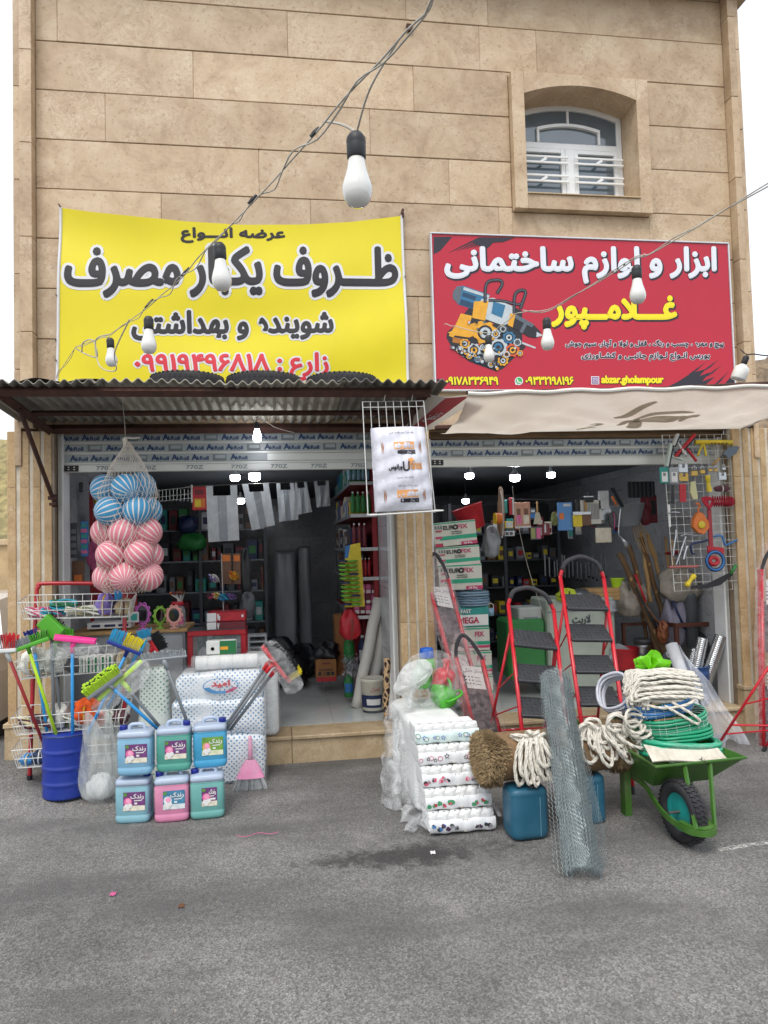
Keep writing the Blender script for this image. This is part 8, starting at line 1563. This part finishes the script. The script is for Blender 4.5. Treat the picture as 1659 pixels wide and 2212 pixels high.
p = at(1262, 1282, .8); tag(G().add(lathe([(.001, .02), (.03, .03), (.06, .012), (.11, .01), (.115, 0), (.11, -.004)], 28), M_STEEL, T(p) @ RX(20), True).build('pan_cover'), 'shiny steel lid lying on the wine red pot', 'lid'); bundle('hi_vis_vest', 'yellow and black safety vest crumpled on the chest', at(1225, 1300, .72), .09, .06, .12, mat('goods neon', '#b8c832', .7, .25, 18), 'vest', d_blk, 97, None, .2); tag(G().add(tube([at(1322, 1300, .75)+Vector((0, 0, -.02*i)) for i in range(2)], .05, 18), M_STEEL).build('wire_spool'), 'spool of steel wire beside the chest', 'spool')
coil('coil of steel wire on edge beside the chest', tuple(at(1321, 1322, .72)), .06, .06, 10, 1, .006, M_STEEL, (0, 0), grp='hoses in the right shop', cat='wire')
# sacks, pipes, poles by the right wall
M_SACK = mat('woven sack', '#9d968a', .85, .15, 20, bump=.4, bsc=70, dirt='#6f675a', dirt_amt=.4)
for i, (lb, u, v0, v1, w_, y) in enumerate((('pale woven sack with pipe ends sticking out', 1362, 1265, 1332, 60, .85), ('greyish sack hanging over the rusty frame', 1470, 1235, 1300, 80, .7), ('lavender grey sack with a black line below it', 1455, 1300, 1400, 46, .75), ('crumpled clear sack of parts on the floor behind the ladder', 1300, 1400, 1440, 90, .95), ('white plastic bag heap beside the red bucket', 1330, 1395, 1430, 50, .8))):
    a, b = at(u, v0, y), at(u, v1, y); r = (at(u+w_/2, v0, y)-at(u-w_/2, v0, y)).length/2; bundle('sack', lb, (b.x, y, b.z), r, .14, a.z-b.z, M_SACK if i < 2 else (d_sil if i > 2 else mat('lavender sack', '#8f8c9c', .8, .15, 20, bump=.4, bsc=60)), 'sack', None, 100+i, 'sacks in the right shop', .1)
for i in range(6): a = at(1350+i*7, 1310, .8); b = at(1345+i*9, 1255+((i*13) % 9)*3, .85); tag(G().add(tube([a, b], .014, 8), mat('pipe grey', '#9c9a94', .5, .1), smooth=True).build('pipe_offcut'), ORD[i]+' grey pipe end from the left in the woven sack', 'pipe', 'pipe ends in the sack')
pl = [((1440, 1420), (1338, 1195), .035, 0, 'thick bark covered pole, leaning furthest left'), ((1425, 1420), (1358, 1175), .03, 0, 'thick bark covered pole, second of the bundle'), ((1450, 1400), (1385, 1160), .028, 0, 'bark covered pole in the middle of the bundle'), ((1405, 1300), (1385, 1150), .022, 1, 'pale peeled handle standing in the bundle'), ((1440, 1290), (1398, 1155), .024, 1, 'pale peeled handle leaning right in the bundle'), ((1450, 1300), (1437, 1160), .016, 1, 'thin wooden handle near the grid'), ((1462, 1300), (1447, 1180), .016, 1, 'thin wooden handle beside the shovel'), ((1410, 1440), (1368, 1240), .02, 0, 'slim bark covered pole low in the bundle')]
for i, (a, b, r, k, lb) in enumerate(pl):
    A, B = at(*a, .65+.04*i), at(*b, .8+.05*i); t_ = thing('wooden_pole', lb, 'pole', A, group='wooden poles by the right wall'); S = [A.lerp(B, j/8)+Vector((.006*math.sin(j*2+i), 0, .0)) for j in range(9)]; G().add(tube(S, [r*(1.05-.03*j) for j in range(9)], 12), M_WOOD if k else M_DWOOD, smooth=True).build('shaft', t_)
    if not k:
        for j in (2, 4, 6): G().add(lathe([(.001, .004), (r*.35, .003), (r*.4, 0)], 10), M_WOOD, along(S[j]+Vector((-.3, -.9, 0)).normalized()*r*.98, S[j]+Vector((-.3, -.9, 0)).normalized()*2) @ SCL(1, 1.6, 1)).build('knot', t_)
for i in range(6): tag(G().add(tube(spline([at(1365+i*4, 1130, .9), at(1372+i*6, 1160, .85), at(1385+i*7, 1190+i*3, .8)], 6), .005, 5), M_WOOD, smooth=True).build('cane'), ORD[i]+' thin bent cane from the left below the grey tub', 'cane', 'canes below the tub')
for i, (a, b, m, lb) in enumerate((((1430, 1380), (1372, 1270), d_blk, 'black bar leaning across the wooden poles'), ((1440, 1370), (1378, 1285), d_brn, 'brown bar leaning across the wooden poles'), ((1480, 1360), (1447, 1285), d_nav, 'blue grey tube leaning by the lavender sack'), ((1395, 1300), (1372, 1240), d_red, 'red squeegee handle among the poles'))): tag(G().add(tube([at(*a, .6), at(*b, .66)], .012, 8), m, smooth=True).build('bar'), lb, 'bar')
p = at(1497, 1400, .62); tag(G().add(lathe([(.06, 0), (.06, .52), (.064, .525), (.064, .57), (.05, .57)], 24), mat('pipe dark grey', '#5f6468', .45, .1), T(p.x, .62, at(1497, 1400, .62).z), True).build('drain_pipe'), 'dark grey drain pipe standing behind the rusty frame', 'pipe')
t_ = thing('metal_stand', 'rusty brown steel table frame behind the ducts', 'stand', (5.6, .6, .23)); x0, x1, z0, z1 = rect(1462, 1345, 1552, 1500, .5)
for x in (x0, x1-.04):
    for y in (.5, .9): G().add(box(x, x+.04, y, y+.04, .232, z1-.041, .003), M_RWOOD).build('leg', t_)
for y in (.5, .9): G().add(box(x0, x1, y, y+.04, z1-.04, z1, .003), M_RWOOD).build('rail', t_)
for x in (x0, x1-.04): G().add(box(x+.002, x+.038, .541, .899, z1-.038, z1-.002), M_RWOOD).build('rail', t_)
t_ = thing('metal_stand', 'brown frame of a stand behind the taller ladder', 'stand', (5.0, .9, .23)); x0, x1, z0, z1 = rect(1348, 1345, 1415, 1500, .9)
for x in (x0, x1-.03): G().add(box(x, x+.03, .9, .93, .232, z1-.031), M_RWOOD).build('leg', t_)
G().add(box(x0, x1, .9, .94, z1-.03, z1), M_RWOOD).build('rail', t_)
tub('red bucket on the floor behind the wheelbarrow', 1338, 1405, 1392, 1450, .55, d_red, 0, .85, 'bucket'); p = at(1388, 1400, .5); t_ = thing('funnel', 'black rubber disc with a steel neck on the red bucket', 'fitting', p); G().add(lathe([(.075, .04), (.085, .05), (.085, .085), (.07, .095), (.001, .095)], 28), d_blk, smooth=True).build('disc', t_, local=True); G().add(lathe([(.035, -.06), (.032, .0), (.06, .04)], 20), M_STEEL, smooth=True).build('neck', t_, local=True)
p = at(1437, 1420, .45); t_ = thing('pipe_elbow', 'grey pipe elbow lying beside the wood poles', 'pipe', p); G().add(tube(spline([(0, 0, -.06), (0, -.01, 0), (.0, -.06, .04), (0, -.1, .05)], 6), .035, 16, caps=False), mat('pipe blue grey', '#69757c', .4, .1), smooth=True).build('elbow', t_, local=True); G().add(tube(ring_pts(.038, 20, (0, -.1, .05), 'y'), .006, 6, True), d_pale).build('collar', t_, local=True)
bundle('copper_wire', 'tangle of copper coloured wire tied to the poles', at(1432, 1390, .55), .05, .04, .2, mat('copper', '#7d4a2e', .45, .25, 20, metal=.4), 'wire', None, 111, None, .18)
t_ = thing('shovel', 'red shovel blade with a pale handle behind the grid', 'shovel', at(1456, 1290, .7)); G().add(tube([at(1458, 1290, .7), at(1452, 1165, .75)], .014, 8), M_WOOD, smooth=True).build('shaft', t_); p = at(1456, 1197, .7); G().add(lathe([(.001, 0), (.07, .004), (.095, .014), (.097, .018)], 24), mat('shovel red', '#8f2a2e', .45, .2, 15), T(p) @ RX(-20) @ SCL(1, .6, 1), True).build('blade', t_)
# ================================================================== wire grid hung with tools at the right jamb
yg = -.03; Q4 = [at(*q, yg) for q in ((1430, 940), (1574, 938), (1598, 1272), (1457, 1277))]
def gq(a, b): return (Q4[0]*(1-a)+Q4[1]*a)*(1-b)+(Q4[3]*(1-a)+Q4[2]*a)*b
t_ = thing('wire_grid', 'white wire display grid hanging at the right jamb of the right shop', 'wire grid', gq(.5, 1)); g = G(); g.add(tube([gq(0, 0), gq(1, 0), gq(1, 1), gq(0, 1)], .004, 6, True), M_WIRE); g.build('border', t_)
for i in range(1, 9): G().add(tube([gq(i/9, 0), gq(i/9, 1)], .0022, 5), M_WIRE).build('upright_wire', t_)
for i in range(1, 19): G().add(tube([gq(0, i/19), gq(1, i/19)], .0022, 5), M_WIRE).build('cross_wire', t_)
G().add(tube([gq(.92, 0), gq(.92, 0)+Vector((.02, .02, .05)), Vector((gq(.92, 0).x+.02, .0, 2.8))], .003, 5), M_STEEL).build('hanger', t_)
K9 = lambda x, y, d=-.06: at(1339.4+x*.2109, 760.4+y*.2109, d)
def flatpoly(nm, lb, cat, pts, m, th=.014, d=-.055, grp=None):
    P = [K9(x, y, d) for x, y in pts]; n = len(P); return tag(G().add((P+[p+Vector((0, th, 0)) for p in P], [tuple(range(n)), tuple(range(2*n-1, n-1, -1))]+[(i, i+n, (i+1) % n+n, (i+1) % n) for i in range(n)]), m).build(nm), lb, cat, grp)
def squeegee(lb, a, b, blade, body, foot):
    A, B = K9(*a), K9(*b); t_ = thing('hand_squeegee', lb, 'squeegee', B, group='hand squeegees on the grid'); M_ = along(B, A, (0, -1, 0)); L_ = (A-B).length; G().add(box(-.012, .012, -.02, .02, 0, L_, .004), body, M_).build('bar', t_); G().add(box(-.024, -.0125, -.018, .018, 0, L_), blade, M_).build('rubber', t_); c = A.lerp(B, .5); G().add(tube(spline([c, c.lerp(K9(*foot), .5), K9(*foot, -.12)], 5), .013, 10), body, smooth=True).build('handle', t_)
squeegee('pale green hand squeegee at the upper left of the grid', (520, 940), (475, 1175), d_blk, mat('goods mint', '#b9c9c4', .4, .05), (640, 1105)); squeegee('second pale hand squeegee behind the mint one on the grid', (590, 840), (540, 960), d_blk, d_pale, (680, 1060)); squeegee('red hand squeegee at the top of the grid', (765, 845), (560, 1075), d_blk, d_red, (780, 1115))
t_ = thing('caulking_gun', 'yellow caulking gun at the top right of the grid', 'caulking gun', K9(950, 1000)); A, B = K9(770, 925), K9(1145, 925); G().add(tube([A, B], .022, 12), d_yel, smooth=True).build('cradle', t_); G().add(tube(spline([K9(850, 930), K9(820, 1000), K9(795, 1065)], 5), .010, 8), d_yel, smooth=True).build('trigger', t_); G().add(tube(spline([K9(850, 930), K9(870, 1000), K9(880, 1065)], 5), .011, 8), d_yel, smooth=True).build('handle', t_); [G().add(ball(.009, 8, 5), d_brn, T(K9(940+38*i, 938, -.083))).build('slot', t_) for i in range(5)]
t_ = thing('garden_trowel', 'steel garden trowel with pale wooden grip on the grid', 'trowel', K9(960, 1160)); G().add(tube([K9(950, 1155), K9(1020, 1090)], .012, 8), M_WOOD, smooth=True).build('grip', t_); G().add(tube([K9(1020, 1090), K9(1065, 1045)], .007, 8), d_grey).build('tang', t_); P = [K9(*q, -.07) for q in ((1055, 1035), (1110, 980), (1190, 960), (1225, 975), (1190, 1040), (1110, 1090))]; G().add((P+[p+Vector((0, .004, 0)) for p in P], [tuple(range(6)), tuple(range(11, 5, -1))]+[(i, i+6, (i+1) % 6+6, (i+1) % 6) for i in range(6)]), mat('trowel steel', '#5d6670', .4, .15, metal=.5)).build('blade', t_)
M_BRASS = mat('brass', '#b99a4e', .35, .15, 20, metal=.5)
def padlock(lb, x, y, w_, m, square=False):
    p = K9(x, y); s = w_*.2109/FP*6.2; t_ = thing('padlock', lb, 'padlock', p, group='padlocks on the grid')
    if square: G().add(prism([(-s*.6, -s*.5), (s*.6, -s*.5), (s*.6, s*.6), (s*.2, s*.6), (s*.2, s*.1), (-s*.2, s*.1), (-s*.2, s*.6), (-s*.6, s*.6)], -.01, .01), m).build('body', t_, local=True); G().add(cyl((-s*.25, 0, s*.42), (s*.25, 0, s*.42), .004, n=8), M_STEEL).build('shackle', t_, local=True)
    else: G().add(box(-s*.5, s*.5, -.01, .01, -s*.5, s*.25, .004), m).build('body', t_, local=True); G().add(tube([(-s*.32, 0, s*.2), (-s*.32, 0, s*.6)]+[(s*.32*math.cos(a), 0, s*.6+s*.32*math.sin(a)) for a in (2.6, 2.0, 1.57, 1.1, .5)]+[(s*.32, 0, s*.6), (s*.32, 0, s*.2)], .0045, 7), M_STEEL, smooth=True).build('shackle', t_, local=True)
for a in (('square steel padlock in the padlock row', 645, 1195, 80, M_STEEL, True), ('large brass padlock in the padlock row', 760, 1235, 75, M_BRASS), ('brass padlock with a long shackle beside the large one', 843, 1220, 58, M_BRASS), ('small brass padlock under the trowel, left of two', 922, 1205, 42, M_BRASS), ('small brass padlock under the trowel, right of two', 978, 1205, 42, M_BRASS), ('smallest steel padlock at the end of the row', 1060, 1190, 42, M_STEEL), ('square brass padlock below the steel one', 652, 1285, 78, M_BRASS, True), ('square steel padlock at the right of the second row', 1045, 1275, 72, M_STEEL, True)): padlock(*a)
for lb, x0, x1 in (('blister pack with a lock at the grid\'s left edge', 408, 500), ('blister pack with a lock, second from the grid\'s left edge', 508, 598)): a = 1339.4+x0*.2109; b = 1339.4+x1*.2109; carton('lock_blister', lb, (a, 1009, b, 1044), -.07, .012, d_teal if x0 < 450 else d_sil, 'blister pack', None, [(.2, .85, .1, .7, M_LW), (.35, .65, .45, .65, d_mid)])
flatpoly('lock_case', 'pale yellow lock case hanging in the middle of the grid', 'lock', [(725, 1330), (770, 1320), (800, 1500), (750, 1510), (722, 1440)], mat('lock plate', '#c3c190', .4, .1)); flatpoly('red_packet', 'red narrow packet on the grid', 'packet', [(612, 1355), (675, 1350), (678, 1535), (618, 1535)], d_red); flatpoly('black_bracket', 'black narrow bracket at the left of the grid', 'bracket', [(535, 1360), (552, 1360), (562, 1555), (530, 1555)], d_blk); flatpoly('door_handle_plate', 'white door handle plate low on the grid\'s left edge', 'handle plate', [(488, 1565), (512, 1560), (522, 1790), (505, 1795)], M_LW); G().add(tube(spline([K9(500, 1650), K9(545, 1640, -.09), K9(610, 1645, -.09)], 4), .007, 8), M_STEEL, smooth=True).build('lever', label='steel door lever beside the white handle plate', cat='door lever')
def spool(lb, x0, y0, x1, y1, m, r=.024): A, B = K9(x0, y0), K9(x1, y1); t_ = thing('twine_spool', lb, 'twine', B, group='twine on the grid'); M_ = along(B, A); L_ = (A-B).length; n = 14; G().add(lathe([(r*(.6+.4*abs(math.cos(math.pi*i/n)))*(1+.05*(i % 2)), L_*i/n) for i in range(n+1)], 14), m, M_).build('winding', t_)
spool('yellow twine winder beside the pale lock case', 895, 1265, 915, 1430, d_yel)
A = at(1485, 1262, -.06); B = at(1502, 1240, -.06); t_ = thing('twine_spool', 'yellow twine winder at the bottom of the grid', 'twine', A, group='twine on the grid'); M_ = along(A, B); G().add(lathe([(.022, 0), (.026, .02), (.016, .06), (.016, .075), (.026, .11), (.022, .13)], 14), d_yel, M_ @ T(0, 0, -.02), True).build('winding', t_)
t_ = thing('red_rope_hank', 'hank of red rope tied on the right side of the grid', 'rope', K9(1000, 1580)); M_RR = mat('red rope', '#a82034', .8, .25, 50, bump=.5, bsc=120)
for i in range(9): x = 950+i*24; G().add(tube([K9(x, 1480+5*math.sin(i), -.085), K9(x+14, 1530, -.1), K9(x-8, 1578, -.085), K9(x-10, 1530, -.06)], .0075, 6, True), M_RR, smooth=True).build('wrap_turn', t_)
for i in range(8): G().add(tube(spline([K9(840+8*i, 1500+10*(i % 3), -.08), K9(870+6*i, 1560+8*i, -.09), K9(930, 1590-6*i, -.09), K9(960, 1520, -.08), K9(900, 1485+4*i, -.08)], 5, True), .0065, 6, True), M_RR, smooth=True).build('loop', t_)
for i in range(4): G().add(tube(spline([K9(1100, 1490+18*i, -.08), K9(1160, 1500+10*i, -.08), K9(1165, 1540+6*i, -.08), K9(1100, 1560+5*i, -.08)], 5), .0065, 6), M_RR, smooth=True).build('loop', t_)
bundle('twisted_cord', 'twisted brown and white cord above the red rope', K9(1045, 1430), .07, .02, .05, k_brown, 'cord', k_white, 120, None)
t_ = thing('pulley', 'orange hook pulley in the middle of the grid', 'pulley', K9(835, 1860)); P = [(805, 1640), (850, 1650), (910, 1740), (915, 1800), (860, 1865), (800, 1850), (752, 1790), (755, 1720), (785, 1660)]; PP = [K9(x, y, -.09) for x, y in P]; n = len(PP); G().add((PP+[p+Vector((0, .04, 0)) for p in PP], [tuple(range(n)), tuple(range(2*n-1, n-1, -1))]+[(i, i+n, (i+1) % n+n, (i+1) % n) for i in range(n)]), d_or).build('casing', t_); c = K9(838, 1770, -.094); G().add(lathe([(.001, .004), (.03, .004), (.036, 0)], 22), d_yel, T(c) @ RX(90), True).build('sheave', t_); G().add(tube(spline([K9(812, 1650), K9(800, 1610), K9(815, 1580), K9(800, 1550), K9(775, 1560)], 5), .008, 8), d_or, smooth=True).build('hook', t_)
flatpoly('wrench', 'long red pipe wrench handle beside the orange pulley', 'wrench', [(900, 1610), (935, 1605), (955, 1990), (915, 1990)], mat('wrench red', '#9c2430', .4, .15)); flatpoly('red_card', 'red card behind the coiled blue hose', 'card', [(900, 1985), (1065, 2005), (1065, 2075), (900, 2060)], d_red)
t_ = thing('hose_ring', 'ring of blue and red hose at the lower right of the grid', 'hose', K9(975, 2190)); [G().add(tube(ring_pts(.075+.008*i, 26, K9(975, 2140, -.09-.012*(i % 2)), 'y'), .009, 7, True), (d_nav, d_blue, d_nav)[i], smooth=True).build('turn', t_) for i in range(3)]; G().add(tube(ring_pts(.04, 18, K9(960, 2140, -.09), 'y', sy=.8), .018, 8, True), d_red, smooth=True).build('core', t_)
def wire_tool(nm, lb, cat, pts, r, m): return tag(G().add(tube(spline([K9(x, y, -.06) for x, y in pts], 5), r, 7), m, smooth=True).build(nm), lb, cat)
wire_tool('turnbuckle', 'steel turnbuckle at the lower left of the grid', 'turnbuckle', [(570, 1820), (572, 1880), (560, 1950), (548, 2040), (545, 2090)], .009, M_STEEL); wire_tool('wheel_brace', 'long steel brace crossing the lower grid', 'brace', [(675, 1890), (650, 1960), (610, 2080), (570, 2190)], .008, M_STEEL); wire_tool('steel_rod', 'thin steel rod lying across the grid', 'rod', [(620, 1885), (680, 1865), (760, 1880), (850, 1870)], .005, M_STEEL); wire_tool('clamp', 'blue steel clamp at the lower middle of the grid', 'clamp', [(900, 1925), (830, 1945), (740, 1965), (725, 2000), (740, 2060), (765, 2065)], .010, d_nav); wire_tool('brace_drill', 'blue crank tool with a black grip at the grid\'s right edge', 'crank', [(960, 1890), (1040, 1885), (1065, 1950), (1090, 1975), (1200, 1925)], .009, d_blue); wire_tool('adjustable_spanner', 'steel adjustable spanner with red grip low on the grid', 'spanner', [(690, 1985), (665, 2060), (650, 2130)], .011, M_STEEL); wire_tool('hand_brush_bar', 'salmon coloured tool bar at the grid\'s lower left', 'bar', [(500, 2205), (650, 2200), (800, 2195)], .012, mat('goods salmon', '#a8605a', .5, .15))
t_ = thing('sickle', 'black curved pruning blade with a green grip at the bottom of the grid', 'sickle', at(1570, 1262, -.06)); P = [at(*q, -.07) for q in ((1494, 1265), (1525, 1262), (1550, 1250), (1580, 1235), (1583, 1243), (1556, 1264), (1528, 1271), (1494, 1272))]; n = 8; G().add((P+[p+Vector((0, .006, 0)) for p in P], [tuple(range(n)), tuple(range(2*n-1, n-1, -1))]+[(i, i+n, (i+1) % n+n, (i+1) % n) for i in range(n)]), d_blk).build('blade', t_); G().add(tube([at(1578, 1240, -.07), at(1590, 1220, -.07)], .014, 8), d_grn, smooth=True).build('grip', t_)
t_ = thing('hanging_chain', 'thin steel chain hanging against the right inner wall', 'chain', at(1585, 1360, .25)); A, B = at(1580, 1275, .25), at(1587, 1352, .25)
for i in range(16): c = A.lerp(B, i/15); G().add(tube(ring_pts(.009, 10, c, 'y' if i % 2 else 'x', sy=1.6), .002, 5, True), M_STEEL).build('link', t_)
# litter on the asphalt
for lb, u, v, m in (('pink scrap of plastic on the asphalt', 244, 2140-204, d_pink), ('small white paper scrap before the doorway', 1002, 1640+30, M_LW), ('white paper scrap near the damp stain', 935, 1860-20, M_LW), ('orange leaf scrap on the asphalt', 392, 1960, d_brn)):
    p = gp(u, v); tag(G().add(grid(lambda a, b: Vector((p.x-.015+.03*a, p.y-.02+.04*b, gz(p.x, p.y)+.004+.006*math.sin(a*5+b*3)**2)), 4, 4), m, smooth=True).build('litter'), lb, 'litter')
p = gp(545, 1805); tag(G().add(tube([p+Vector((q, .02*math.sin(q*40)+.05*q, .006)) for q in [i*.02-.1 for i in range(14)]], .002, 5), d_pink).build('string_scrap'), 'thin pink string lying on the asphalt', 'string')
